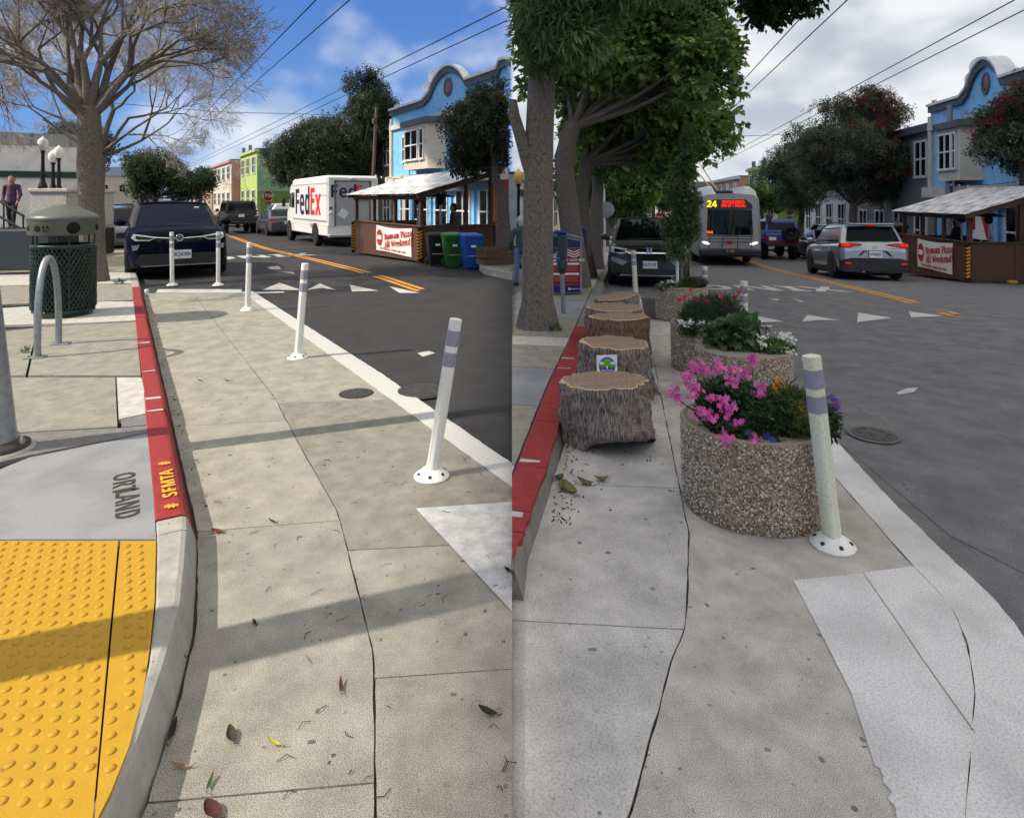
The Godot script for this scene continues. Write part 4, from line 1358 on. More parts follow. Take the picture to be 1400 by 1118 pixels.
func build_vehicles_right() -> void:
	var yr := yaw("R")
	var W := 0.93
	# the dark crossover at the kerb, front towards us
	var green := paint(Color(0.09, 0.105, 0.105), 0.5, 0.0, 0.6)
	var d := {"L": 4.6, "W": 1.86, "H": 1.69, "hood": 1.06, "belt": 1.06, "deck": 1.1, "ws_base": 1.1, "ws_top": 0.35, "rw_top": -1.55, "rw_base": -2.0, "paint": green, "wheel": 0.36, "sill": true}
	var c := car("parked_car", "dark grey crossover parked at kerb behind the tree stumps", "car", us("R", 0.62, 16.9), yr, d)
	var f := 2.3
	both(c, "headlight", [[0.42, 0.86], [0.86, 0.93], [0.87, 0.80], [0.62, 0.76], [0.45, 0.80]], f + 0.01, 1.0, M.lamp_clear, W, 0.1, 0.42)
	both(c, "headlight_mask", [[0.50, 0.84], [0.78, 0.89], [0.79, 0.80], [0.55, 0.79]], f + 0.018, 1.0, M.glass_dark, W, 0.03, 0.42)
	face_shape(c, "grille", [[-0.46, 0.90], [0.46, 0.90], [0.50, 0.74], [0.40, 0.62], [-0.40, 0.62], [-0.50, 0.74]], f + 0.012, 1.0, M.under, W)
	for q in [[0.90, 0.86, 0.47], [0.80, 0.77, 0.47]]:
		face_shape(c, "chrome_bar", [[-q[2], q[0]], [q[2], q[0]], [q[2] - 0.04, q[1]], [-q[2] + 0.04, q[1]]], f + 0.03, 1.0, M.chrome, W)
	both(c, "chrome_wing", [[0.44, 0.89], [0.56, 0.84], [0.44, 0.75]], f + 0.03, 1.0, M.chrome, W)
	letters(c, "emblem", "H", 0.15, M.chrome, Transform3D(Basis(), Vector3(0, 0.83, f + 0.05)), false, 1.0, 0.02)
	face_shape(c, "lower_grille", [[-0.55, 0.42], [0.55, 0.42], [0.66, 0.28], [-0.66, 0.28]], f + 0.02, 1.0, M.trim, W)
	both(c, "corner_trim", [[0.48, 0.58], [0.85, 0.70], [0.86, 0.60], [0.60, 0.50]], f + 0.015, 1.0, M.alloy, W, 0.03, 0.42)
	face_shape(c, "chin_strip", [[-0.66, 0.285], [0.66, 0.285], [0.66, 0.265], [-0.66, 0.265]], f + 0.03, 1.0, M.chrome, W)
	plate(c, "8HZA297", Vector3(0.02, 0.52, f + 0.04), 0.0)
	for sx in [-1.0, 1.0]:
		part(c, "wiper", MB.new().tube([Vector3(sx * 0.5, 1.09, 1.22), Vector3(-0.08 * sx, 1.12, 1.2)], 0.01, 4), M.trim)
	# the silver crossover braking in the far lane, rear towards us
	var silver := paint(Color(0.60, 0.62, 0.65), 0.32, 0.55, 1.0)
	var dim := paint(Color(0.07, 0.085, 0.095), 0.05)
	dim.metallic_specular = 0.2
	var s := {"L": 4.46, "W": 1.84, "H": 1.64, "hood": 1.02, "belt": 1.05, "deck": 1.12, "ws_base": 1.05, "ws_top": 0.3, "rw_top": -1.72, "rw_base": -2.06, "rw_low": 0.16, "paint": silver, "wheel": 0.36, "sill": true, "spokes": 5, "rim": M.alloy, "arch": 0.10, "rails": true, "tumble": 0.74, "glass": dim}
	c = car("driving_car", "silver crossover braking with red tail lights in the far lane", "car", us("R", 7.22, 21.6), yr + PI - 0.045, s)
	f = 2.23
	W = 0.92
	both(c, "tail_light", [[0.30, 1.035], [0.62, 1.06], [0.875, 1.05], [0.885, 0.93], [0.62, 0.93], [0.36, 0.985]], f + 0.012, -1.0, M.lamp_red, W, 0.1, 0.30)
	both(c, "brake_light", [[0.64, 1.045], [0.865, 1.035], [0.87, 0.955], [0.66, 0.955]], f + 0.022, -1.0, M.lamp_lit, W, 0.02, 0.30)
	both(c, "reverse_lamp", [[0.30, 0.98], [0.62, 0.93], [0.62, 0.905], [0.32, 0.925]], f + 0.014, -1.0, M.lamp_clear, W, 0.05, 0.30)
	part(c, "high_brake_light", MB.new().rbox(Vector3(0, 1.57, -1.86), Vector3(0.22, 0.035, 0.05), 0.008), M.lamp_lit)
	part(c, "spoiler", MB.new().rbox(Vector3(0, 1.60, -1.82), Vector3(1.22, 0.035, 0.26), 0.012, Basis(Vector3.RIGHT, 0.12)), silver)
	face_shape(c, "rear_bumper", [[-0.90, 0.56], [-0.62, 0.63], [0.62, 0.63], [0.90, 0.56], [0.88, 0.34], [0.70, 0.27], [-0.70, 0.27], [-0.88, 0.34]], f + 0.05, -1.0, M.trim, W, 0.16, 0.30)
	face_shape(c, "plate_recess", [[-0.44, 0.69], [-0.30, 0.84], [0.30, 0.84], [0.44, 0.69], [0.38, 0.69], [0.27, 0.815], [-0.27, 0.815], [-0.38, 0.69]], f + 0.018, -1.0, M.trim, W, 0.03, 0.2)
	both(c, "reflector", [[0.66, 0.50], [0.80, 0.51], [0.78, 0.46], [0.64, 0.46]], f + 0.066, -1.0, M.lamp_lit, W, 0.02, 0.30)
	ring_badge(c, Vector3(0, 0.955, -f - 0.025), 0.055, PI, M.chrome, 0.72)
	ring_badge(c, Vector3(0, 0.965, -f - 0.027), 0.028, PI, M.chrome, 0.8)
	plate(c, "8VGK531", Vector3(0, 0.74, -f - 0.035), PI)
	part(c, "exhaust", MB.new().tube([Vector3(0.3, 0.25, -1.9), Vector3(0.3, 0.25, -2.2)], 0.04, 8), M.alloy)
	# farther traffic in the far lane
	var blue := paint(Color(0.06, 0.24, 0.56), 0.4, 0.1, 0.8)
	var j := boxy("off_road_car", "small blue off-road car with spare wheel on its back", us("R", 7.42, 33.2), yr + PI, blue, 1.6, 1.92, 0.62, true)
	part(j, "red_strip", MB.new().box(Vector3(0, 0.86, -2.04), Vector3(1.3, 0.07, 0.02)), M.lamp_red)
	var dark := {"L": 4.6, "W": 1.82, "H": 1.44, "hood": 0.92, "belt": 0.94, "deck": 1.06, "ws_base": 1.0, "ws_top": 0.3, "rw_top": -1.0, "rw_base": -1.75, "paint": paint(Color(0.07, 0.075, 0.085), 0.3, 0.4, 1.0), "clear": 0.18}
	c = car("parked_car", "black sedan parked at far kerb in front of silver crossover", "car", us("R", 9.55, 32.4), yr + PI, dark)
	both(c, "tail_light", [[0.44, 0.98], [0.84, 1.02], [0.88, 0.84], [0.66, 0.84]], 2.31, -1.0, M.lamp_lit, 0.91, 0.08, 0.35)
	plate(c, "", Vector3(0, 0.80, -2.34), PI)
	dark.paint = paint(Color(0.45, 0.47, 0.48), 0.3, 0.4, 1.0)
	c = car("parked_car", "grey car with dark roof box parked beyond the parklet", "car", us("R", 10.7, 27.6), yr + PI, dark)
	part(c, "roof_box", MB.new().ellipsoid(Vector3(0, 1.68, -0.3), Vector3(0.42, 0.2, 1.0), 14, 8).box(Vector3(0, 1.47, -0.3), Vector3(1.0, 0.05, 0.06)), M.trim)
	d = {"L": 4.5, "W": 1.85, "H": 1.6, "hood": 1.0, "belt": 1.05, "deck": 1.05, "ws_base": 1.05, "ws_top": 0.35, "rw_top": -1.6, "rw_base": -2.0, "paint": green}
	for q in [[3.0, 118.0, Color(0.55, 0.58, 0.60), 0.0, "tiny pale car coming up the distant road"], [6.6, 112.0, Color(0.62, 0.16, 0.08), PI, "tiny red car going down the distant road"], [8.3, 78.0, Color(0.12, 0.12, 0.13), PI, "dark car at the far kerb of the distant road"], [0.55, 52.0, Color(0.8, 0.8, 0.8), 0.0, "white car parked well behind the dark crossover"], [13.6, 42.0, Color(0.6, 0.72, 0.74), 1.6, "pale green car behind the far tree trunks"]]:
		d.paint = paint(q[2], 0.3, 0.3, 1.0)
		c = car("distant_car", q[4], "car", us("R", q[0], q[1]), yr + q[3], d, "cars in the distance under cloud")
		both(c, "light", [[0.52, 0.90], [0.86, 0.94], [0.88, 0.78], [0.60, 0.78]], 2.26, 1.0 if q[3] == 0.0 else -1.0, M.lamp_clear if q[3] == 0.0 else M.lamp_red, 0.91, 0.08, 0.35)
	city_bus()

func city_bus() -> void:
	var yr := yaw("R")
	var t := thing("city_bus", "grey trolleybus coming towards us with lit route sign", "bus", us("R", 4.42, 33.2), yr)
	settle(t)
	var grey := worn(Color(0.66, 0.66, 0.67), 0.45, grain(23, 0.04, [[0.0, gr(0.86)], [1.0, gr(1.0)]], 256, 4), 0.8, null, 1.0, 0.0, false)
	var shell := paint(Color(0.70, 0.72, 0.75), 0.4, 0.1)
	var dark := paint(Color(0.13, 0.14, 0.17), 0.35)
	var L := 12.0
	var W := 1.28
	var f := L / 2.0
	var rings := []
	for q in [[-f, 0.97, 0.42], [-f + 0.1, 1.0, 0.34], [f - 0.5, 1.0, 0.34], [f - 0.2, 0.985, 0.36], [f - 0.06, 0.95, 0.4], [f, 0.90, 0.46]]:
		var w: float = W * q[1]
		rings.append(mirror_x([Vector3(0, q[2], q[0]), Vector3(w * 0.94, q[2], q[0]), Vector3(w, q[2] + 0.12, q[0]), Vector3(w, 1.4, q[0]), Vector3(w * 0.985, 2.3, q[0]), Vector3(w * 0.94, 2.78, q[0]), Vector3(w * 0.82, 2.93, q[0]), Vector3(w * 0.4, 2.98, q[0]), Vector3(0, 3.0, q[0])]))
	part(t, "body", MB.new().loft(rings), grey)
	part(t, "bumper", MB.new().rbox(Vector3(0, 0.54, f + 0.02), Vector3(W * 1.94, 0.34, 0.22), 0.08), dark)
	part(t, "windscreen", MB.new().loft([[Vector3(-1.12, 1.28, f - 0.14), Vector3(-0.9, 1.28, f + 0.02), Vector3(0, 1.28, f + 0.055), Vector3(0.9, 1.28, f + 0.02), Vector3(1.12, 1.28, f - 0.14)], [Vector3(-1.10, 2.32, f - 0.16), Vector3(-0.88, 2.32, f), Vector3(0, 2.32, f + 0.03), Vector3(0.88, 2.32, f), Vector3(1.10, 2.32, f - 0.16)]], false, false), M.glass_dark)
	part(t, "windscreen_post", MB.new().box(Vector3(-0.02, 1.80, f + 0.05), Vector3(0.04, 1.06, 0.03)), dark)
	part(t, "sign_panel", MB.new().loft([[Vector3(-1.14, 2.34, f - 0.15), Vector3(-0.9, 2.34, f + 0.01), Vector3(0, 2.34, f + 0.045), Vector3(0.9, 2.34, f + 0.01), Vector3(1.14, 2.34, f - 0.15)], [Vector3(-1.10, 2.74, f - 0.17), Vector3(-0.88, 2.74, f - 0.01), Vector3(0, 2.74, f + 0.03), Vector3(0.88, 2.74, f - 0.01), Vector3(1.10, 2.74, f - 0.17)]], false, false), dark)
	var yel := glowing(Color(1.0, 0.85, 0.15), 1.3)
	var red := glowing(Color(1.0, 0.16, 0.07), 1.3)
	letters(t, "route_sign", "24", 0.27, yel, Transform3D(Basis(), Vector3(-0.72, 2.55, f + 0.05)))
	letters(t, "route_sign", "DIVISADERO", 0.13, red, Transform3D(Basis(), Vector3(0.13, 2.63, f + 0.055)), false, 0.85)
	letters(t, "route_sign", "3RD ST + PALOU", 0.115, red, Transform3D(Basis(), Vector3(0.13, 2.48, f + 0.055)), false, 0.82)
	letters(t, "route_sign", "164", 0.12, M.lamp_amber, Transform3D(Basis(), Vector3(-0.82, 1.38, f + 0.06)))
	for sx in [-1.0, 1.0]:
		part(t, "headlight", MB.new().ellipsoid(Vector3(sx * 0.95, 0.93, f - 0.03), Vector3(0.19, 0.065, 0.08), 12, 8, Basis(Vector3.BACK, sx * 0.25)), M.lamp_white)
		part(t, "wiper", MB.new().tube([Vector3(sx * 0.05 - 0.02, 1.32, f + 0.09), Vector3(sx * 0.16 - 0.02, 1.85, f + 0.085)], 0.012, 4).tube([Vector3(sx * 0.14 - 0.02, 1.55, f + 0.1), Vector3(sx * 0.15 - 0.02, 2.15, f + 0.08)], 0.01, 4).tube([Vector3(sx * 0.38, 1.3, f + 0.08), Vector3(sx * 0.14 - 0.02, 1.84, f + 0.085)], 0.012, 4), M.under)
		part(t, "door_mirror", MB.new().rbox(Vector3(sx * 1.50, 1.95, f + 0.12), Vector3(0.2, 0.42, 0.12), 0.05).tube([Vector3(sx * 1.2, 2.3, f - 0.1), Vector3(sx * 1.48, 2.2, f + 0.1)], 0.025, 5), dark)
		for z in [f - 2.6, -f + 3.0]:
			wheel(t, Vector3(sx * (W - 0.14), 0.48, z), 0.48, 0.28, M.alloy, 8)
		for k in 6:
			part(t, "side_window", MB.new().box(Vector3(sx * W * 0.995, 1.9, f - 1.9 - k * 1.6), Vector3(0.02, 0.85, 1.45)), M.glass_dark)
	for x in [-0.14, 0.0, 0.14]:
		part(t, "marker_lamp", MB.new().rbox(Vector3(x, 2.80, f - 0.04), Vector3(0.1, 0.05, 0.06), 0.01), M.lamp_amber)
	for sx in [-1.0, 1.0]:
		part(t, "marker_lamp", MB.new().rbox(Vector3(sx * 1.0, 2.80, f - 0.1), Vector3(0.1, 0.06, 0.06), 0.01), M.lamp_amber)
	# roof fairing, open in the middle
	var fair := []
	for q in [[f - 0.06, 2.84, 0.10], [f - 0.3, 2.88, 0.34], [f - 0.55, 2.9, 0.42], [-f + 1, 2.9, 0.42]]:
		fair.append([Vector3(-1.16, q[1] - 0.04, q[0]), Vector3(1.16, q[1] - 0.04, q[0]), Vector3(1.08, q[1] + q[2] * 0.6, q[0]), Vector3(0.86, q[1] + q[2], q[0]), Vector3(0.66, q[1] + q[2], q[0]), Vector3(0.46, q[1] + 0.06, q[0]), Vector3(-0.46, q[1] + 0.06, q[0]), Vector3(-0.66, q[1] + q[2], q[0]), Vector3(-0.86, q[1] + q[2], q[0]), Vector3(-1.08, q[1] + q[2] * 0.6, q[0])])
	fair.reverse()
	part(t, "roof_fairing", MB.new().loft(fair, true, true, false), shell)
	part(t, "roof_gear", MB.new().rbox(Vector3(0, 3.08, 1.0), Vector3(1.1, 0.3, 5.0), 0.05), dark)
	part(t, "trolley_pole", MB.new().tube([Vector3(-0.3, 3.2, 3.4), Vector3(-0.75, 5.0, -2.4)], 0.035, 6), paint(Color(0.72, 0.62, 0.25), 0.5))
	part(t, "trolley_pole", MB.new().tube([Vector3(-0.1, 3.2, 3.4), Vector3(-0.25, 5.0, -2.4)], 0.035, 6), paint(Color(0.72, 0.62, 0.25), 0.5))
	# folded bicycle rack and badge
	var rack := MB.new()
	for y in [0.98, 1.12, 1.22]:
		rack.tube([Vector3(-0.9, y, f + 0.16), Vector3(0.9, y, f + 0.16)], 0.014, 5)
	for x in [-0.85, -0.3, 0.3, 0.85]:
		rack.tube([Vector3(x, 0.72, f + 0.08), Vector3(x * 0.95, 1.24, f + 0.16)], 0.014, 5)
	part(t, "bicycle_rack", rack, M.trim)
	part(t, "badge", MB.new().ellipsoid(Vector3(-0.02, 0.98, f + 0.03), Vector3(0.15, 0.06, 0.02), 12, 6), paint(Color(0.75, 0.12, 0.06), 0.4))
	part(t, "number_plate", MB.new().rbox(Vector3(0.03, 0.62, f + 0.14), Vector3(0.42, 0.14, 0.02), 0.006), paint(Color(0.08, 0.09, 0.12), 0.5))
	letters(t, "lettering", "C 164", 0.09, paint(Color(0.86, 0.62, 0.12), 0.5), Transform3D(Basis(), Vector3(0.0, 0.62, f + 0.155)))

# ---------------------------------------------------------------- trees, plants, stumps

func nature_materials() -> void:
	var bark := grain(31, 0.03, [[0.0, gr(0.62)], [0.4, gr(0.84)], [0.6, gr(0.96)], [1.0, gr(1.0)]], 512, 6)
	M.bark_pale = worn(Color(0.49, 0.46, 0.425), 0.95, bark, 0.55, grain(32, 0.02, [[0.0, gr(0.50)], [0.22, gr(0.8)], [0.4, gr(0.96)], [1.0, gr(1.0)]], 512, 5), 1.1, 1.0)
	M.bark_pale.uv1_scale = Vector3(2.6, 0.7, 2.6)
	M.bark_pale.uv2_scale = Vector3(1.4, 2.2, 1.4)
	M.bark_dark = worn(Color(0.43, 0.40, 0.37), 0.95, bark, 0.5, null, 1.0, 1.5)
	M.bark_dark.uv1_scale = Vector3(3.0, 0.7, 3.0)
	M.bark_stump = worn(Color(0.72, 0.675, 0.635), 0.95, grain(33, 0.05, [[0.0, gr(0.30)], [0.38, gr(0.62)], [0.55, gr(0.92)], [1.0, gr(1.0)]], 512, 5), 0.4, grain(32, 0.02, [[0.0, gr(0.55)], [0.3, gr(0.8)], [0.5, gr(0.95)], [1.0, gr(1.0)]], 512, 5), 0.7, 2.0)
	M.bark_stump.uv1_scale = Vector3(4.0, 0.45, 4.0)
	M.bark_red = worn(Color(0.64, 0.50, 0.41), 0.95, grain(33, 0.05, [[0.0, gr(0.30)], [0.38, gr(0.62)], [0.55, gr(0.92)], [1.0, gr(1.0)]], 512, 5), 0.4, null, 0.7, 2.0)
	M.bark_red.uv1_scale = Vector3(4.0, 0.45, 4.0)
	M.cut_edge = worn(Color(0.80, 0.70, 0.52), 0.9, bark, 0.3)
	M.twig = paint(Color(0.66, 0.63, 0.59), 0.9)
	M.leaf = StandardMaterial3D.new()
	M.leaf.vertex_color_use_as_albedo = true
	M.leaf.roughness = 0.55
	M.leaf.backlight_enabled = true
	M.leaf.backlight = gr(0.95)
	M.petal = StandardMaterial3D.new()
	M.petal.vertex_color_use_as_albedo = true
	M.petal.roughness = 0.7
	M.petal.backlight_enabled = true
	M.petal.backlight = gr(0.55)

# leaves round a short twig
func leaf_cluster(id: int, n: int, radius: float, long: float, wide: float, droop := 0.2) -> ArrayMesh:
	var r := RandomNumberGenerator.new()
	r.seed = id
	var m := MB.new()
	for i in n:
		var dir := Vector3(r.randf_range(-1, 1), r.randf_range(-0.7, 1), r.randf_range(-1, 1)).normalized()
		var base := dir * radius * r.randf_range(0.15, 0.9)
		var out := (dir + Vector3(r.randf_range(-0.8, 0.8), r.randf_range(-0.8, 0.5) - droop, r.randf_range(-0.8, 0.8))).normalized()
		var side := out.cross(Vector3(r.randf_range(-0.4, 0.4), 1, r.randf_range(-0.4, 0.4))).normalized()
		var up := side.cross(out)
		var l := long * r.randf_range(0.7, 1.15)
		var w := wide * r.randf_range(0.8, 1.1) * 0.5
		var tip := base + out * l - up * l * 0.12
		var mid := base + out * l * 0.45
		m.tri(base, mid + side * w + up * w * 0.35, tip)
		m.tri(base, tip, mid - side * w + up * w * 0.35)
	return m.mesh()

func pick(pal: Array) -> Color:
	var c: Color = pal[rng.randi() % pal.size()]
	var k := rng.randf_range(0.75, 1.2)
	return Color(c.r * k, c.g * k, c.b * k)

# clusters spread through clumps; nothing past the plane x = 0
func foliage(root: Node3D, called: String, clumps: Array, m: Mesh, mat: Material, per: float, pal: Array, side: String, reach: float, size := 1.0, shell := 0.55) -> void:
	var at := []
	var tint := []
	for c in clumps:
		var rr: Vector3 = c[1]
		var n := int(per * (rr.x * rr.y + rr.y * rr.z + rr.x * rr.z))
		for i in n:
			var d := Vector3(rng.randfn(), rng.randfn(), rng.randfn()).normalized()
			var p: Vector3 = c[0] + d * rr * pow(rng.randf(), 0.45) * (1.0 if rng.randf() > 0.12 else 1.12)
			var wx := root.position.x + p.x
			if (side == "L" and wx > -reach) or (side == "R" and wx < reach):
				continue
			var k := size * rng.randf_range(0.7, 1.25)
			at.append(Transform3D(Basis.from_euler(Vector3(rng.randf_range(-0.6, 0.6), rng.randf() * TAU, rng.randf_range(-0.6, 0.6))).scaled(Vector3.ONE * k), p))
			tint.append(pick(pal))
	if at.size():
		copies(root, called, m, mat, at, tint)

func clumps_in(c: Vector3, r: Vector3, n: int, share: float, floor_y := -0.85) -> Array:
	var out := [[c, r * 0.62]]
	for i in n:
		var d := Vector3(rng.randfn(), rng.randfn(), rng.randfn()).normalized()
		d.y = maxf(d.y, floor_y)
		var k := share * rng.randf_range(0.7, 1.25)
		out.append([c + d * r * (1.0 - share * 0.75) * rng.randf_range(0.8, 1.06), Vector3(r.x, (r.x + r.y) * 0.45, r.z) * k])
	return out

func trunk_path(a: Vector3, b: Vector3, n: int, wob: float) -> Array:
	var p := []
	for i in n + 1:
		var t := float(i) / n
		var q := a.lerp(b, t)
		if i > 0 and i < n:
			q += Vector3(rng.randf_range(-wob, wob), 0, rng.randf_range(-wob, wob))
		p.append(q)
	return p

func leafy_tree(called: String, label: String, at: Vector3, side: String, trunk: Array, r0: float, r1: float, crowns: Array, cluster: Mesh, per: float, pal: Array, bark: Material, group := "", reach := 0.25, size := 1.0, share := 0.42, n := 12) -> Node3D:
	var t := thing(called, label, "tree", at, 0.0, group)
	var m := MB.new()
	var rad := []
	for i in trunk.size():
		rad.append(lerpf(r0, r1, float(i) / (trunk.size() - 1)) * (1.35 if i == 0 else 1.0))
	m.tube(trunk, rad, 12)
	part(t, "trunk", m, bark)
	var top: Vector3 = trunk[-1]
	var clumps := []
	var limbs := MB.new()
	for c in crowns:
		var list := clumps_in(c[0], c[1], n, share)
		clumps.append_array(list)
		for i in list.size():
			var e: Vector3 = list[i][0]
			var wx := at.x + e.x
			if i % 2 == 0 and not ((side == "L" and wx > -0.3) or (side == "R" and wx < 0.3)):
				var mid := top.lerp(e, 0.5) + Vector3(0, -0.15, 0)
				limbs.tube([top + Vector3(0, -0.1, 0), mid, e], [r1 * 0.5, r1 * 0.28, r1 * 0.1], 6, false)
	if limbs.v.size():
		part(t, "branches", limbs, bark)
	foliage(t, "crown", clumps, cluster, M.leaf, per, pal, side, reach, size)
	return t

# bare branches, forking down to twigs
func fork(m: MB, tw: MB, p: Vector3, dir: Vector3, len: float, r: float, depth: int, sag: float) -> void:
	var n := 3 if depth > 2 else 2
	var path := [p]
	var rad := [r]
	var d := dir
	var q := p
	for i in n:
		d = (d + Vector3(rng.randf_range(-0.22, 0.22), rng.randf_range(-0.12, 0.2) - sag * (0.25 if depth < 3 else 0.0), rng.randf_range(-0.22, 0.22))).normalized()
		q += d * len / n
		path.append(q)
		rad.append(maxf(0.0046, lerpf(r, r * 0.62, float(i + 1) / n)))
	(m if depth > 2 else tw).tube(path, rad, 7 if depth > 4 else (5 if depth > 2 else 3), false)
	if depth == 0:
		return
	var kids := 3 if depth < 6 else 2
	if depth <= 2:
		kids = 4
	for k in kids:
		var ax := d.cross(Vector3(rng.randf_range(-1, 1), rng.randf_range(-1, 1), rng.randf_range(-1, 1))).normalized()
		var nd := d.rotated(ax, rng.randf_range(0.25, 0.85))
		var from: Vector3 = path[-1] if k == 0 or depth > 4 else path[1 + rng.randi() % n]
		fork(m, tw, from, nd, len * rng.randf_range(0.62, 0.88), r * 0.62 if k == 0 else r * rng.randf_range(0.42, 0.56), depth - 1, sag)

func bare_tree(label: String, at: Vector3, h: float, r: float, lean: Vector3, heads: Array, depth: int, len: float, group := "") -> void:
	var t := thing("bare_tree", label, "tree", at, 0.0, group)
	var top := Vector3(lean.x, h, lean.z)
	var path := trunk_path(Vector3(0, -0.05, 0), top, 6, r * 0.12)
	var rad := [r * 1.3, r * 1.02, r, r * 0.97, r * 0.95, r * 0.95, r * 0.9]
	part(t, "trunk", MB.new().tube(path, rad, 14), M.bark_pale)
	var m := MB.new()
	var tw := MB.new()
	for d in heads:
		var v: Vector3 = d
		fork(m, tw, top - Vector3(0, 0.25, 0) if v.y > 0.3 else path[4], v.normalized(), len * (1.15 if v.y > 0.8 else 1.0), r * (0.46 if v.y > 0.95 else 0.28), depth, 0.3)
	part(t, "branches", m, M.bark_pale)
	part(t, "twigs", tw, M.twig)

func build_trees_left() -> void:
	bare_tree("leafless pale-barked street tree beside the green litter bin", us("L", -0.42, 13.8, 0.12), 3.2, 0.20, Vector3(-0.1, 0, 0), [Vector3(0.05, 1, 0.1), Vector3(0.5, 1, -0.2), Vector3(-0.45, 1, 0.2), Vector3(-0.8, 0.9, -0.1), Vector3(0.7, 1.0, 0.3), Vector3(0.8, 0.7, -0.2), Vector3(-0.5, 1, -0.4), Vector3(0.15, 1, -0.5), Vector3(0.3, 0.8, 0.9), Vector3(-0.5, 0.7, -0.8), Vector3(0.35, 1.0, 0.3), Vector3(-1.0, 0.7, -0.2), Vector3(-0.2, 1, -0.3)], 7, 0.92)
	bare_tree("leafless street tree farther along, behind the dark crossover", us("L", -0.7, 24.0, 0.1), 3.4, 0.24, Vector3(0.1, 0, 0), [Vector3(0.1, 1, 0), Vector3(0.8, 0.9, -0.1), Vector3(-0.8, 0.8, 0.2), Vector3(0.9, 0.5, 0.3), Vector3(1, 0.45, -0.2), Vector3(-0.9, 0.5, 0), Vector3(0.4, 0.7, 0.8)], 7, 1.35)
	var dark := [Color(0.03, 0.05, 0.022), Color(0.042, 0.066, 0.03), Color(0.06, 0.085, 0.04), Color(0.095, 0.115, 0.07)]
	var round := leaf_cluster(41, 16, 0.2, 0.13, 0.075)
	# evergreens on the far footway
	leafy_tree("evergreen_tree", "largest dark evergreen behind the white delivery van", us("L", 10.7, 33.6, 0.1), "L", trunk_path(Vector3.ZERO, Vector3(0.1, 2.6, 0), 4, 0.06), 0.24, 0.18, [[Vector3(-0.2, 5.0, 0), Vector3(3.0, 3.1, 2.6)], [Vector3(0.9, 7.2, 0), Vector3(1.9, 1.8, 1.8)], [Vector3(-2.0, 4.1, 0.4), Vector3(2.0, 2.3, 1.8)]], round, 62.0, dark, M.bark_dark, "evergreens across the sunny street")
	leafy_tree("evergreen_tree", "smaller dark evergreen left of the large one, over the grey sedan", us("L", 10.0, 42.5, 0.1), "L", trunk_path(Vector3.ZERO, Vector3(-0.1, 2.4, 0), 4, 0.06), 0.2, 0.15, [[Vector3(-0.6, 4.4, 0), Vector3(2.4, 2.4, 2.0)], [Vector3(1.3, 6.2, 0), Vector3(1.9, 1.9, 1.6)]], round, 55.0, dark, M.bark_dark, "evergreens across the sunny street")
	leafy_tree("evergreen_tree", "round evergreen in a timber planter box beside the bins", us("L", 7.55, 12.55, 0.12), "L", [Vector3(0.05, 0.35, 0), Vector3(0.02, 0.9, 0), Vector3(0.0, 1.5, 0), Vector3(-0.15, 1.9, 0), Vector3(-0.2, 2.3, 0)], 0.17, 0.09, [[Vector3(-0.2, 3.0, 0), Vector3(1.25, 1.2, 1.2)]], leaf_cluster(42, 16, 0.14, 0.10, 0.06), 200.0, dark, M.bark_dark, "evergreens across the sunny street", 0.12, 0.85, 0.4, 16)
	# trees far down on the left
	leafy_tree("round_tree", "broad dark tree above the parked cars down the near kerb", us("L", -2.0, 40.0), "L", trunk_path(Vector3.ZERO, Vector3(0, 2.4, 0), 3, 0.05), 0.25, 0.18, [[Vector3(-0.3, 4.0, 0), Vector3(2.6, 2.2, 2.2)]], round, 40.0, dark, M.bark_dark, "distant trees of the sunny street", 0.3, 1.3)
	leafy_tree("round_tree", "rounded green tree beyond the dark crossover's roof", us("L", 2.7, 66.0), "L", trunk_path(Vector3.ZERO, Vector3(0, 2.2, 0), 3, 0.05), 0.3, 0.2, [[Vector3(0, 4.2, 0), Vector3(3.6, 2.6, 3.0)], [Vector3(3.6, 2.9, 0), Vector3(2.2, 1.8, 2.0)]], round, 26.0, [Color(0.05, 0.085, 0.03), Color(0.07, 0.10, 0.04), Color(0.04, 0.07, 0.03)], M.bark_dark, "distant trees of the sunny street", 0.3, 1.8)
	bare_tree("small leafless tree in front of the pale green house", us("L", 10.3, 58.0), 1.9, 0.08, Vector3.ZERO, [Vector3(0, 1, 0), Vector3(0.7, 0.8, 0), Vector3(-0.7, 0.8, 0.2)], 5, 1.3)

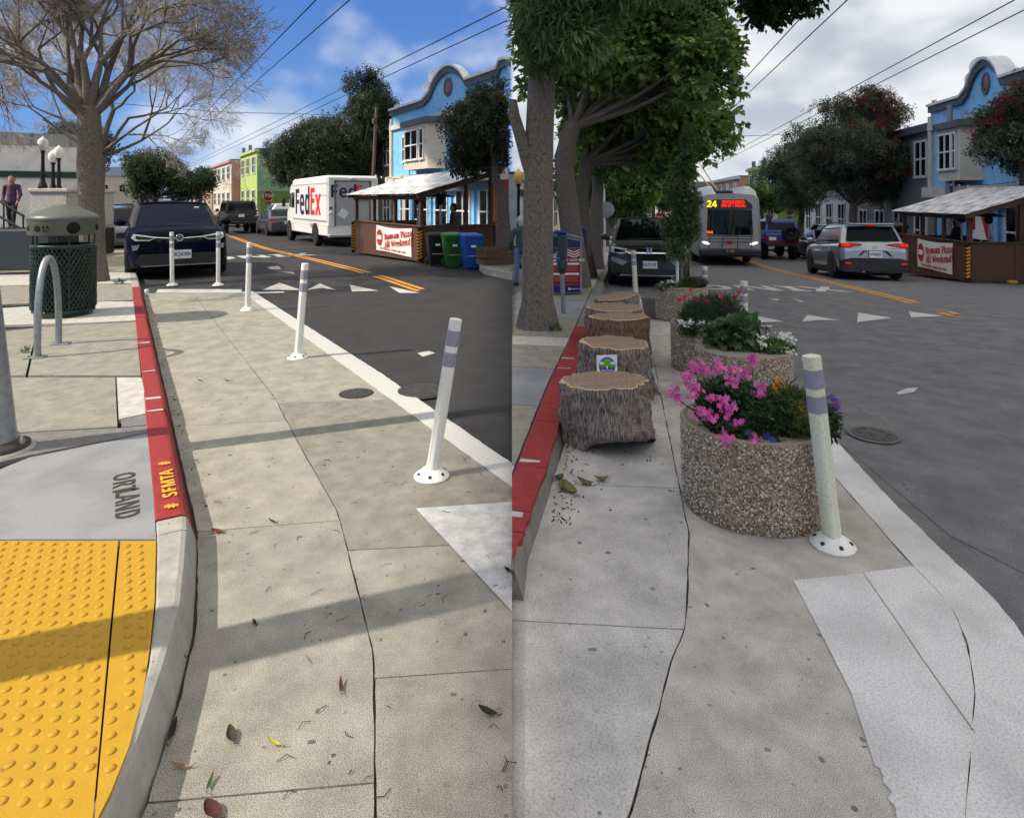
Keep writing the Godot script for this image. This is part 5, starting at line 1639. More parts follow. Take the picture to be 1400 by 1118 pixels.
func build_trees_right() -> void:
	var plane_leaf := leaf_cluster(43, 14, 0.2, 0.15, 0.13, 0.35)
	var fern_leaf := leaf_cluster(44, 20, 0.2, 0.17, 0.038, 0.35)
	var green := [Color(0.15, 0.24, 0.065), Color(0.20, 0.31, 0.085), Color(0.28, 0.40, 0.11), Color(0.11, 0.18, 0.05)]
	var blue_green := [Color(0.12, 0.21, 0.08), Color(0.17, 0.28, 0.10), Color(0.23, 0.36, 0.12), Color(0.09, 0.155, 0.065)]
	# the row along the near footway
	var t := leafy_tree("street_tree", "nearest pale straight trunk of the leafy row, beside parking meter", us("R", -1.06, 8.0, 0.12), "R", [Vector3(0, 0, 0), Vector3(0.0, 0.35, 0), Vector3(0, 1.2, 0), Vector3(0.02, 2.4, 0), Vector3(0.06, 3.4, 0), Vector3(0.12, 4.6, 0), Vector3(0.2, 5.4, 0)], 0.215, 0.15, [[Vector3(0.45, 3.8, 0.6), Vector3(0.7, 0.7, 0.7)], [Vector3(0.6, 4.9, 0.2), Vector3(1.6, 0.9, 1.4)], [Vector3(-0.1, 3.9, 0.2), Vector3(0.4, 0.9, 0.5)]], fern_leaf, 190.0, blue_green, M.bark_pale, "leafy street trees in the row", 0.08, 0.8)
	part(t, "branch", MB.new().tube([Vector3(0.0, 1.75, 0), Vector3(-0.12, 2.1, 0.05), Vector3(-0.3, 2.7, 0.1), Vector3(-0.32, 2.9, 0.1)], [0.1, 0.09, 0.07, 0.05], 8), M.bark_pale)
	leafy_tree("street_tree", "second trunk of the leafy row, dark and forked above ballot box", us("R", -1.15, 12.6, 0.12), "R", [Vector3(0.25, 0, 0), Vector3(0.2, 0.8, 0), Vector3(0.05, 2.0, 0), Vector3(0.0, 2.6, 0), Vector3(0.2, 3.3, 0)], 0.24, 0.17, [[Vector3(1.2, 5.2, -0.3), Vector3(2.2, 1.9, 2.0)], [Vector3(2.5, 4.3, 0.0), Vector3(1.2, 1.3, 1.3)]], plane_leaf, 52.0, green, M.bark_dark, "leafy street trees in the row", 0.1, 1.0)
	leafy_tree("street_tree", "third trunk of the leafy row, behind the ballot box", us("R", -1.0, 15.8, 0.12), "R", [Vector3(0.1, 0, 0), Vector3(0.05, 0.7, 0), Vector3(0.0, 2.0, 0), Vector3(0.15, 3.0, 0)], 0.24, 0.17, [[Vector3(1.6, 4.5, 0), Vector3(2.3, 2.0, 1.8)], [Vector3(2.5, 3.4, 0.2), Vector3(1.0, 1.0, 1.0)]], plane_leaf, 44.0, green, M.bark_dark, "leafy street trees in the row", 0.25, 1.1)
	leafy_tree("street_tree", "fourth trunk of the leafy row, pale and thin past the second meter", us("R", -0.85, 20.5, 0.12), "R", trunk_path(Vector3.ZERO, Vector3(0.1, 3.2, 0), 5, 0.04), 0.24, 0.17, [[Vector3(1.0, 4.6, 0), Vector3(2.3, 2.2, 1.8)]], plane_leaf, 38.0, green, M.bark_pale, "leafy street trees in the row", 0.25, 1.2)
	leafy_tree("street_tree", "fifth trunk of the leafy row, beside the pale sign pole", us("R", -1.2, 28.0, 0.12), "R", trunk_path(Vector3.ZERO, Vector3(0.1, 3.0, 0), 4, 0.05), 0.26, 0.18, [[Vector3(0.6, 4.6, 0), Vector3(2.8, 2.3, 2.0)], [Vector3(1.6, 2.9, 0), Vector3(1.4, 1.3, 1.2)]], plane_leaf, 40.0, green, M.bark_dark, "leafy street trees in the row", 0.25, 1.3)
	leafy_tree("street_tree", "sixth tree of the leafy row, low crown above the kerb", us("R", -1.0, 40.0, 0.12), "R", trunk_path(Vector3.ZERO, Vector3(0.1, 2.6, 0), 4, 0.05), 0.22, 0.15, [[Vector3(0.3, 4.4, 0), Vector3(2.6, 2.6, 2.0)]], plane_leaf, 36.0, green, M.bark_dark, "leafy street trees in the row", 0.25, 1.5)
	# a leafy bough that hangs in from above, its tree standing past the frame
	leafy_tree("street_tree", "leafy bough hanging in at the top, from tree out of view", us("R", 0.6, 2.2, 0.12) + Vector3(-0.2, 0, 3.0), "R", [Vector3(0, 0, 0), Vector3(0, 3.5, 0), Vector3(0.6, 4.6, -1.5), Vector3(2.2, 4.6, -6.2)], 0.16, 0.03, [[Vector3(2.35, 4.02, -8.6), Vector3(0.55, 0.30, 0.6)], [Vector3(2.2, 4.5, -7.4), Vector3(0.5, 0.3, 0.8)]], leaf_cluster(46, 12, 0.13, 0.12, 0.10, 0.4), 170.0, [Color(0.025, 0.05, 0.018), Color(0.035, 0.065, 0.022)], M.bark_dark, "", 0.2, 0.8)
	# flowering evergreens across the street
	var dark := [Color(0.075, 0.11, 0.055), Color(0.10, 0.135, 0.075), Color(0.145, 0.18, 0.11), Color(0.22, 0.245, 0.18)]
	var red := [Color(0.16, 0.018, 0.02), Color(0.22, 0.02, 0.025), Color(0.11, 0.015, 0.02)]
	var round := leaf_cluster(41, 16, 0.2, 0.13, 0.075)
	var tuft := leaf_cluster(45, 22, 0.12, 0.07, 0.03, 0.0)
	for q in [
		["large dark evergreen with red blossom behind the silver crossover", 11.2, 33.5, [[Vector3(-0.1, 5.3, 0), Vector3(2.8, 3.0, 2.5)], [Vector3(0.9, 7.0, 0), Vector3(1.5, 1.4, 1.5)], [Vector3(1.6, 4.0, 0.3), Vector3(1.7, 1.9, 1.6)]], 62.0, 160],
		["dark evergreen with sparse blossom left of the large one", 10.9, 41.5, [[Vector3(-0.2, 4.4, 0), Vector3(2.4, 2.2, 2.2)], [Vector3(1.0, 6.0, 0), Vector3(1.6, 1.5, 1.5)]], 50.0, 60],
		["round evergreen with red blossom over the parklet's roof end", 12.3, 22.2, [[Vector3(0.1, 4.6, 0), Vector3(1.35, 1.6, 1.35)], [Vector3(0.9, 5.4, 0), Vector3(1.2, 1.2, 1.2)]], 110.0, 70],
	]:
		var base := us("R", q[1], q[2], 0.1)
		var tr := leafy_tree("evergreen_tree", q[0], base, "R", trunk_path(Vector3.ZERO, Vector3(0.1, 2.6, 0), 4, 0.06), 0.22, 0.16, q[3], round, q[4], dark, M.bark_dark, "evergreens with red blossom")
		var at := []
		var tint := []
		for i in q[5]:
			var c: Array = q[3][rng.randi() % q[3].size()]
			var d := Vector3(rng.randfn(), rng.randfn() + 0.5, rng.randfn() + 0.6).normalized()
			var mid: Vector3 = c[0] + d * c[1] * rng.randf_range(0.9, 1.0)
			for k in 5:
				at.append(Transform3D(Basis.from_euler(Vector3(rng.randf(), rng.randf() * TAU, 0)).scaled(Vector3.ONE * rng.randf_range(0.6, 1.3)), mid + Vector3(rng.randfn(), rng.randfn(), rng.randfn()) * 0.11))
				tint.append(pick(red))
		copies(tr, "blossom", tuft, M.petal, at, tint)
	leafy_tree("round_tree", "light green street tree beside the bus and pale green house", us("R", 9.7, 47.0), "R", trunk_path(Vector3.ZERO, Vector3(0, 1.9, 0), 3, 0.04), 0.1, 0.07, [[Vector3(0, 3.2, 0), Vector3(1.7, 1.5, 1.5)]], plane_leaf, 46.0, [Color(0.09, 0.17, 0.035), Color(0.12, 0.21, 0.05)], M.bark_dark, "distant trees of the cloudy street", 0.3, 1.1)
	leafy_tree("round_tree", "rounded yellow-green tree left of the bus roof", us("R", 4.6, 95.0), "R", trunk_path(Vector3.ZERO, Vector3(0, 4.0, 0), 3, 0.05), 0.3, 0.2, [[Vector3(0, 6.4, 0), Vector3(3.9, 2.9, 3.0)], [Vector3(-1.5, 4.0, 0), Vector3(2.4, 2.0, 2.0)]], round, 24.0, [Color(0.10, 0.145, 0.03), Color(0.075, 0.115, 0.03), Color(0.05, 0.085, 0.025)], M.bark_dark, "distant trees of the cloudy street", 0.3, 2.2)
	for q in [[-1.5, 95.0, 4.5, "tall grey-green tree at the far end of the leafy row"], [-6.5, 140.0, 6.0, "hazy tree on the left at the top of the far road"], [8.5, 150.0, 5.0, "hazy tree closing the far road on the right"]]:
		leafy_tree("round_tree", q[3], us("R", q[0], q[1]), "R", trunk_path(Vector3.ZERO, Vector3(0, 3.0, 0), 3, 0.05), 0.3, 0.2, [[Vector3(0, 6.0, 0), Vector3(q[2], 4.0, 3.0)], [Vector3(1.5, 4, 0), Vector3(q[2] * 0.8, 3.0, 2.5)]], round, 16.0, [Color(0.06, 0.085, 0.05), Color(0.045, 0.07, 0.04)], M.bark_dark, "distant trees of the cloudy street", 0.5, 2.8)

# ---------------------------------------------------------------- stumps and planters

func ring_image() -> ImageTexture:
	var s := 256
	var im := Image.create(s, s, false, Image.FORMAT_RGB8)
	var n := FastNoiseLite.new()
	n.seed = 51
	n.frequency = 0.012
	for y in s:
		for x in s:
			var d := Vector2(x - s * 0.53, y - s * 0.47)
			var r := d.length() + 14.0 * n.get_noise_2d(x, y)
			var k := 0.5 + 0.13 * sin(r * 0.42) + 0.22 * n.get_noise_2d(x * 9, y * 9) + 0.3 * n.get_noise_2d(x * 3 - y, 90 + (x + y) * 14)
			var c := Color(0.42, 0.355, 0.30).lerp(Color(0.60, 0.515, 0.43), clampf(k, 0, 1))
			if r > s * 0.40:
				c = c.lerp(Color(0.74, 0.64, 0.48), clampf((r - s * 0.40) / 10.0, 0, 1))
			var turn := d.angle() * 3.0 + 0.03 * r * n.get_noise_2d(0, r * 2)
			if absf(wrapf(turn, -PI, PI)) < 0.025 + 0.5 / (r + 8.0) and r > 20.0 and n.get_noise_2d(d.angle() * 60, 7) > 0.0:
				c = c * 0.45
			var saw := n.get_noise_2d(x * 2.0 + y * 6.0, 400)
			im.set_pixel(x, y, c * (1.0 + 0.12 * saw))
	return ImageTexture.create_from_image(im)

func stump(label: String, at: Vector3, r: float, h: float, id: int, flare: float, bark: Material, top_mat: Material, burl := Vector3.ZERO, tilt := Vector2.ZERO, oval := 1.0) -> Node3D:
	var g := RandomNumberGenerator.new()
	g.seed = id
	var n := FastNoiseLite.new()
	n.seed = id
	n.frequency = 1.6
	var t := thing("tree_stump", label, "stump", at, 0.0, "tree stumps set along the red kerb")
	var seg := 112
	var rows := 12
	var rings := []
	var edge := []
	for i in rows + 1:
		var v := float(i) / rows
		var ring := []
		for j in seg:
			var a := -TAU * j / seg
			var dir := Vector3(cos(a), 0, sin(a))
			var lobe := 0.08 * n.get_noise_2d(cos(a) * 1.1 + id, sin(a) * 1.1) + 0.05 * n.get_noise_3d(cos(a) * 2.4, v * 1.2, sin(a) * 2.4)
			var rib := 0.03 * n.get_noise_3d(cos(a) * 5.0, v * 0.5, sin(a) * 5.0) + 0.022 * absf(n.get_noise_3d(cos(a) * 13.0, v * 0.45, sin(a) * 13.0)) + rng.randf_range(-0.0025, 0.0025)
			var fl := flare * pow(1.0 - v, 2.2) * (0.6 + 0.9 * maxf(0.0, n.get_noise_2d(cos(a) * 2.0 + 9, sin(a) * 2.0)))
			var rr := r * (0.92 + 0.08 * v) + r * lobe * 2.0 + rib + fl
			if i >= rows - 1:
				rr -= rib * (0.8 if i == rows else 0.4)
			var p := dir * rr * Vector3(oval, 1, 1)
			p.y = h * v + v * (tilt.x * p.x + tilt.y * p.z) + (0.012 * n.get_noise_2d(cos(a) * 1.4 + 30, sin(a)) if i == rows else 0.0)
			if burl != Vector3.ZERO:
				var e := maxf(0.0, dir.dot(Vector3(burl.x, 0, burl.z).normalized()) - 0.55) / 0.45
				p += Vector3(burl.x, 0, burl.z) * e * exp(-pow((v - 0.30) / 0.28, 2.0))
				p.y += 0.11 * sqrt(e) * pow(1.0 - v, 4.0)
				var foot := maxf(0.0, dir.dot(Vector3(0.95, 0, 0.3)) - 0.6) / 0.4
				p += dir * 0.07 * foot * pow(1.0 - v, 2.0)
			ring.append(p)
			if i == rows:
				edge.append(p)
		rings.append(ring)
	part(t, "bark", MB.new().loft(rings, true, false), bark)
	var cap := MB.new()
	cap.has_uv = true
	var mid := Vector3(0, h, 0)
	var wood := []
	for p in edge:
		wood.append(p + Vector3(0, 0.004, 0) - Vector3(p.x, 0, p.z).normalized() * 0.012)
	var i0 := cap.vert(mid + Vector3(0, 0.006, 0), Vector3.UP, Vector2(0.53, 0.47))
	for p in wood:
		cap.vert(p, Vector3.UP, Vector2(0.5 + p.x / (r * 2.5), 0.5 + p.z / (r * 2.5)))
	for j in seg:
		cap.ix.append_array(PackedInt32Array([i0, i0 + 1 + (j + 1) % seg, i0 + 1 + j]))
	part(t, "cut_face", cap, top_mat)
	var rim := MB.new()
	rim.loft([edge, wood], true, false)
	part(t, "bark_edge", rim, M.cut_edge)
	return t

func build_stumps() -> void:
	var top := StandardMaterial3D.new()
	top.albedo_texture = ring_image()
	top.roughness = 0.9
	var p := []
	for q in [[828, 611], [846, 549], [851, 506], [848, 484], [848, 462]]:
		p.append(spot("R", q[0], q[1]))
	stump("nearest tree stump, its underside hollowed towards us", p[0] + Vector3(0, 0, -0.12), 0.285, 0.42, 61, 0.0, M.bark_stump, top, Vector3(0.05, 0, 0.12), Vector2(0.04, 0.06), 1.06)
	stump("second tree stump, with a small white sign on its side", p[1] + Vector3(0.0, 0, -0.22), 0.27, 0.45, 62, 0.12, M.bark_stump, top, Vector3.ZERO, Vector2(-0.03, 0.0), 1.08)
	stump("third tree stump, reddish where its bark is gone", p[2] + Vector3(0, 0, -0.25), 0.30, 0.50, 63, 0.05, M.bark_red, top, Vector3.ZERO, Vector2(0.02, 0.05), 1.05)
	stump("fourth tree stump, with a split in its top", p[3] + Vector3(-0.02, 0, -0.3), 0.32, 0.48, 64, 0.04, M.bark_stump, top)
	stump("farthest tree stump, with a slanting top", p[4] + Vector3(0, 0, -0.25), 0.29, 0.50, 65, 0.03, M.bark_stump, top, Vector3.ZERO, Vector2(0.16, 0.0), 0.95)
	# the sign on the second stump
	var s := thing("stump_sign", "small white sign with round tree emblem, fixed to stump", "sign", p[1] + Vector3(-0.11, 0.305, 0.075), 0.0)
	part(s, "board", MB.new().rbox(Vector3.ZERO, Vector3(0.172, 0.215, 0.006), 0.002), M.plate, Transform3D(Basis(Vector3.BACK, 0.03), Vector3.ZERO))
	var disc := func(called: String, c: Vector2, r: Vector2, z: float, col: Color, a0 := 0.0, a1 := TAU) -> void:
		var poly := PackedVector2Array()
		for i in 25:
			var a := lerpf(a0, a1, i / 24.0)
			poly.append(c + Vector2(cos(a), sin(a)) * r)
		part(s, called, MB.new().prism(poly, 0.001, Transform3D(Basis(), Vector3(0, 0, z))), paint(col, 0.5))
	disc.call("emblem_sky", Vector2(0, 0.018), Vector2(0.068, 0.075), 0.0035, Color(0.10, 0.48, 0.78), 0.0, PI)
	disc.call("emblem_water", Vector2(0, 0.018), Vector2(0.068, 0.075), 0.0035, Color(0.06, 0.22, 0.55), PI, TAU)
	disc.call("emblem_field", Vector2(-0.035, 0.018), Vector2(0.031, 0.016), 0.005, Color(0.36, 0.62, 0.22))
	disc.call("emblem_field", Vector2(0.035, 0.018), Vector2(0.031, 0.016), 0.005, Color(0.36, 0.62, 0.22))
	disc.call("emblem_cloud", Vector2(-0.042, 0.04), Vector2(0.02, 0.012), 0.005, Color(0.92, 0.95, 0.97))
	disc.call("emblem_cloud", Vector2(0.042, 0.04), Vector2(0.02, 0.012), 0.005, Color(0.92, 0.95, 0.97))
	disc.call("emblem_crown", Vector2(0, 0.048), Vector2(0.03, 0.03), 0.0065, Color(0.46, 0.66, 0.14))
	disc.call("emblem_trunk", Vector2(0, 0.012), Vector2(0.006, 0.02), 0.006, Color(0.92, 0.95, 0.97))
	letters(s, "lettering", "GREENING", 0.013, M.plate, Transform3D(Basis(), Vector3(0, -0.018, 0.006)), false, 1.1, 0.001)
	letters(s, "lettering", "PROJECTS", 0.011, M.plate, Transform3D(Basis(), Vector3(0, -0.034, 0.006)), false, 1.0, 0.001)
	letters(s, "lettering", "No Sit !", 0.017, M.trim, Transform3D(Basis(), Vector3(0, -0.083, 0.005)), false, 1.0, 0.001)

func planter(label: String, at: Vector3, r: float, h: float) -> Node3D:
	var t := thing("planter", label, "planter", at, 0.0, "round pebble-faced planters")
	part(t, "tub", MB.new().lathe([Vector2(r * 0.93, 0.0), Vector2(r * 0.965, 0.02), Vector2(r * 0.985, 0.08), Vector2(r, h * 0.5), Vector2(r * 1.01, h - 0.012), Vector2(r * 1.0, h), Vector2(r * 0.93, h), Vector2(r * 0.92, h - 0.09)], 64), M.pebble)
	part(t, "rim", MB.new().lathe([Vector2(r * 0.999, h - 0.002), Vector2(r * 0.998, h + 0.004), Vector2(r * 0.932, h + 0.004), Vector2(r * 0.931, h - 0.03)], 64), M.pebble_rim)
	part(t, "earth", MB.new().lathe([Vector2(r * 0.925, h - 0.07), Vector2(r * 0.6, h - 0.045), Vector2(0.01, h - 0.03)], 32), M.soil)
	# pebbles that stand out of the face
	var at2 := []
	var tint := []
	var n := int(r * h * 38000)
	for i in n:
		var a := rng.randf() * TAU
		if sin(a) < -0.45:
			continue
		var y := rng.randf_range(0.015, h - 0.012)
		var k := rng.randf_range(0.45, 1.25)
		at2.append(Transform3D(Basis(Vector3.UP, -a) * Basis(Vector3.RIGHT, rng.randf() * TAU) * Basis.from_scale(Vector3(0.5, k, k * rng.randf_range(0.6, 1.0)) * 0.006), Vector3(cos(a), 0, sin(a)) * r * (lerpf(0.985, 1.0, clampf((y - 0.08) / (h * 0.5 - 0.08), 0, 1)) if y < h * 0.5 else lerpf(1.0, 1.01, y / h * 2.0 - 1.0)) + Vector3(0, y, 0)))
		var c: Color = [Color(0.42, 0.38, 0.31), Color(0.27, 0.24, 0.20), Color(0.52, 0.49, 0.42), Color(0.09, 0.085, 0.08), Color(0.34, 0.27, 0.20), Color(0.62, 0.60, 0.55), Color(0.45, 0.44, 0.41)][rng.randi() % 6]
		tint.append(c)
	var peb := copies(t, "pebbles", MB.new().ellipsoid(Vector3.ZERO, Vector3.ONE, 7, 5).mesh(), M.stone, at2, tint)
	peb.set_meta("kind", "stuff")
	return t

func flower_mesh(petals: int, size: float, cup: float) -> ArrayMesh:
	var m := MB.new()
	for k in petals:
		var a := TAU * k / petals
		var d := Vector3(cos(a), 0, sin(a))
		var s := Vector3(-sin(a), 0, cos(a))
		var w := size * 0.62
		m.tri(Vector3.ZERO, d * size * 0.6 - s * w * 0.5 + Vector3(0, cup, 0), d * size + Vector3(0, cup * 0.6, 0))
		m.tri(Vector3.ZERO, d * size + Vector3(0, cup * 0.6, 0), d * size * 0.6 + s * w * 0.5 + Vector3(0, cup, 0))
	return m.mesh()

# a plant in a planter: stems and leaves in a mound, blossoms at given spots (each spot a tight truss)
func bedding(called: String, label: String, at: Vector3, clumps: Array, leaf: Mesh, per: float, pal: Array, flowers: Array, fmesh: Mesh, fpal: Array, truss: float, each: int, reach := 0.02, size := 1.0) -> void:
	var t := thing(called, label, "plant", at, 0.0, "")
	var stems := MB.new()
	for c in clumps:
		for k in 5:
			var e: Vector3 = c[0] + Vector3(rng.randfn() * c[1].x * 0.4, c[1].y * 0.3, rng.randfn() * c[1].z * 0.4)
			stems.tube([Vector3(e.x * 0.5, 0, e.z * 0.5), e], [0.004, 0.0025], 4, false)
	for f in flowers:
		stems.tube([Vector3(f.x * 0.6, f.y * 0.35, f.z * 0.6), Vector3(f.x * 0.9, f.y * 0.75, f.z * 0.9), f], [0.003, 0.0025, 0.002], 4, false)
	part(t, "stems", stems, paint(Color(0.25, 0.33, 0.12), 0.8))
	foliage(t, "leaves", clumps, leaf, M.leaf, per, pal, "R", reach, size)
	if flowers:
		var w := []
		var tint := []
		for f in flowers:
			for i in each:
				var d := Vector3(rng.randfn(), rng.randfn() * 0.8, rng.randfn()) * truss
				var up := Vector3(rng.randfn() * 0.5 + d.x * 8, 0.5, 0.9 + rng.randfn() * 0.5).normalized()
				var xx := up.cross(Vector3(rng.randf_range(-1, 1), 0.2, rng.randf_range(-1, 1))).normalized()
				w.append(Transform3D(Basis(xx, up, xx.cross(up)).scaled(Vector3.ONE * rng.randf_range(0.75, 1.2)), f + d))
				tint.append(pick(fpal))
		copies(t, "flowers", fmesh, M.petal, w, tint)

func build_planters() -> void:
	var agg := grain(52, 0.055, [[0.0, Color(0.16, 0.14, 0.12)], [0.2, Color(0.50, 0.44, 0.36)], [0.45, Color(0.62, 0.57, 0.48)], [0.6, Color(0.38, 0.33, 0.27)], [0.78, Color(0.68, 0.64, 0.57)], [1.0, Color(0.55, 0.5, 0.42)]], 512, 2, FastNoiseLite.TYPE_SIMPLEX, true)
	M.pebble = worn(Color(1.0, 0.99, 0.96), 0.9, agg, 0.22, null, 1.0, 0.5, true)
	M.pebble_rim = worn(Color(0.62, 0.59, 0.54), 0.9, grain(11, 0.09, [[0.0, gr(0.62)], [0.38, gr(0.86)], [0.55, gr(0.95)], [1.0, gr(1.0)]], 1024, 5), 0.4, null, 1.0, 0.4)
	M.stone = StandardMaterial3D.new()
	M.stone.vertex_color_use_as_albedo = true
	M.stone.roughness = 0.75
	var c1 := us("R", 0.70, 3.62)
	var c2 := us("R", 1.02, 5.60)
	var c3 := us("R", 0.88, 6.72)
	var c4 := us("R", 0.88, 9.75)
	planter("nearest pebble planter, full of pink flowers, beside white post", c1, 0.372, 0.47)
	planter("second pebble planter, with broad leaves and white blossom", c2, 0.385, 0.46)
	planter("third pebble planter, with thin red flowers", c3, 0.375, 0.47)
	planter("farthest pebble planter, with the small tree", c4, 0.375, 0.50)
	var small := leaf_cluster(71, 14, 0.035, 0.032, 0.016, 0.1)
	var strap := leaf_cluster(72, 14, 0.03, 0.09, 0.012, -0.4)
	var broad := leaf_cluster(73, 9, 0.06, 0.10, 0.085, 0.3)
	var thin := leaf_cluster(74, 20, 0.05, 0.06, 0.009, -0.2)
	var five := flower_mesh(5, 0.017, 0.004)
	var green := [Color(0.045, 0.085, 0.03), Color(0.06, 0.115, 0.035), Color(0.085, 0.14, 0.05), Color(0.035, 0.06, 0.025)]
	var top := c1 + Vector3(0, 0.42, 0)
	var pink := []
	# measured in the photograph, set into the plant's own depth
	for q in [[921, 537, 0.05], [940, 512, 0.05], [948, 500, 0.0], [958, 504, 0.0], [967, 510, 0.02], [982, 505, 0.0], [981, 498, -0.05], [1000, 505, 0.0], [1013, 510, 0.05], [1020, 513, 0.05], [1027, 492, -0.1], [1030, 489, -0.1], [998, 527, 0.08], [1003, 520, 0.05], [988, 545, 0.15], [992, 555, 0.18], [996, 565, 0.2], [983, 549, 0.16], [973, 544, 0.15], [952, 530, 0.1], [948, 540, 0.1], [966, 571, 0.22], [973, 570, 0.22], [954, 564, 0.2], [1009, 580, 0.25], [990, 597, 0.32], [995, 600, 0.33], [1035, 600, 0.33], [1041, 530, 0.1], [1038, 538, 0.12], [930, 545, 0.08], [945, 525, 0.06]]:
		var z: float = -top.z - q[2]
		pink.append(Vector3((q[0] - 700.0) / FOC * z, EYE - (q[1] - HOR) / FOC * z, -z) - top)
	bedding("flowering_plant", "bushy plant with many bright pink flowers in nearest planter", top, [[Vector3(-0.12, 0.13, 0.0), Vector3(0.17, 0.14, 0.18)], [Vector3(0.02, 0.10, 0.12), Vector3(0.16, 0.12, 0.14)], [Vector3(-0.18, 0.04, 0.14), Vector3(0.10, 0.07, 0.12)]], small, 11500.0, green, pink, five, [Color(0.62, 0.10, 0.38), Color(0.72, 0.16, 0.47), Color(0.56, 0.07, 0.33)], 0.017, 9)
	var yel := [Vector3(0.17, 0.20, -0.05), Vector3(0.19, 0.21, -0.05), Vector3(0.21, 0.14, 0.16), Vector3(0.212, 0.12, 0.17), Vector3(0.175, 0.11, 0.2), Vector3(0.18, 0.23, -0.1)]
	bedding("flowering_plant", "yellow pansies with narrow leaves at right of nearest planter", top, [[Vector3(0.16, 0.06, 0.14), Vector3(0.11, 0.09, 0.12)], [Vector3(0.2, 0.10, -0.04), Vector3(0.1, 0.1, 0.12)]], strap, 5200.0, [Color(0.10, 0.15, 0.035), Color(0.07, 0.115, 0.03), Color(0.16, 0.19, 0.06)], yel, flower_mesh(5, 0.02, 0.006), [Color(0.75, 0.36, 0.02), Color(0.68, 0.30, 0.02)], 0.009, 5)
	bedding("flowering_plant", "dark leafy plant with purple flowers behind the white post", top, [[Vector3(0.33, 0.06, 0.02), Vector3(0.12, 0.09, 0.14)]], small, 9000.0, [Color(0.03, 0.055, 0.025), Color(0.045, 0.075, 0.03)], [Vector3(0.29, 0.10, 0.13), Vector3(0.33, 0.07, 0.14), Vector3(0.26, 0.04, 0.2), Vector3(0.45, 0.16, 0.02), Vector3(0.455, 0.13, 0.02)], five, [Color(0.16, 0.06, 0.38), Color(0.22, 0.07, 0.42)], 0.014, 8)
	bedding("flowering_plant", "small blue flowers at the front rim of nearest planter", top, [[Vector3(-0.05, 0.02, 0.26), Vector3(0.12, 0.04, 0.06)]], small, 9000.0, green, [Vector3(-0.13, 0.06, 0.28), Vector3(-0.02, 0.06, 0.3), Vector3(-0.01, 0.045, 0.31)], flower_mesh(4, 0.012, 0.002), [Color(0.04, 0.08, 0.42)], 0.012, 8)
	top = c2 + Vector3(0, 0.41, 0)
	bedding("flowering_plant", "clump of broad green leaves in second planter", top, [[Vector3(-0.08, 0.13, -0.02), Vector3(0.2, 0.11, 0.17)]], broad, 1500.0, [Color(0.075, 0.16, 0.055), Color(0.10, 0.20, 0.07), Color(0.055, 0.12, 0.045)], [Vector3(0.13, 0.23, -0.12), Vector3(0.18, 0.22, -0.12), Vector3(0.22, 0.19, -0.1)], five, [Color(0.10, 0.012, 0.10), Color(0.14, 0.02, 0.13)], 0.02, 10)
	var white := []
	for i in 34:
		white.append(Vector3(0.17 + rng.randf_range(-0.15, 0.21), 0.07 + rng.randf_range(-0.03, 0.12), 0.09 + rng.randf_range(-0.12, 0.16)))
	bedding("flowering_plant", "white blossom with pale leaves at right of second planter", top, [[Vector3(0.18, 0.05, 0.08), Vector3(0.18, 0.07, 0.17)]], small, 8500.0, [Color(0.12, 0.19, 0.05), Color(0.09, 0.15, 0.045)], white, flower_mesh(4, 0.012, 0.002), [Color(0.80, 0.82, 0.72)], 0.016, 9)
	top = c3 + Vector3(0, 0.42, 0)
	var reds := []
	for i in 16:
		reds.append(Vector3(rng.randf_range(-0.36, 0.42), rng.randf_range(0.08, 0.38), rng.randf_range(-0.2, 0.2)))
	bedding("flowering_plant", "airy grey-green plant with red flowers in third planter", top, [[Vector3(0.05, 0.16, 0), Vector3(0.30, 0.15, 0.22)], [Vector3(-0.12, 0.08, 0.1), Vector3(0.2, 0.1, 0.18)]], thin, 2600.0, [Color(0.07, 0.105, 0.06), Color(0.10, 0.14, 0.085), Color(0.05, 0.08, 0.04)], reds, five, [Color(0.62, 0.035, 0.09), Color(0.55, 0.03, 0.06)], 0.012, 7)
	white = []
	for i in 36:
		white.append(Vector3(rng.randf_range(-0.36, 0.18), 0.06 + rng.randf_range(-0.03, 0.05), 0.24 + rng.randf_range(-0.08, 0.07)))
	bedding("flowering_plant", "low white blossom along front rim of third planter", top, [[Vector3(-0.14, 0.03, 0.24), Vector3(0.22, 0.05, 0.09)]], small, 9000.0, green, white, flower_mesh(4, 0.013, 0.002), [Color(0.82, 0.83, 0.80)], 0.016, 9)
	top = c4 + Vector3(0, 0.45, 0)
	white = []
	for i in 14:
		white.append(Vector3(rng.randf_range(-0.36, -0.1), 0.07 + rng.randf_range(-0.02, 0.07), rng.randf_range(0.0, 0.25)))
	bedding("flowering_plant", "low white blossom in the farthest planter", top, [[Vector3(-0.2, 0.05, 0.1), Vector3(0.2, 0.07, 0.18)], [Vector3(0.15, 0.08, 0.05), Vector3(0.2, 0.1, 0.2)]], small, 5000.0, [Color(0.10, 0.15, 0.04), Color(0.07, 0.11, 0.035)], white, flower_mesh(4, 0.013, 0.002), [Color(0.82, 0.83, 0.80)], 0.02, 10)
	bedding("flowering_plant", "dark purple flowers at the right of the farthest planter", top, [[Vector3(0.25, 0.04, 0.05), Vector3(0.1, 0.05, 0.1)]], small, 6000.0, green, [Vector3(0.2, 0.14, 0.1), Vector3(0.24, 0.11, 0.12), Vector3(0.36, 0.12, 0.0), Vector3(0.38, 0.1, 0.0)], five, [Color(0.15, 0.01, 0.17)], 0.025, 14)
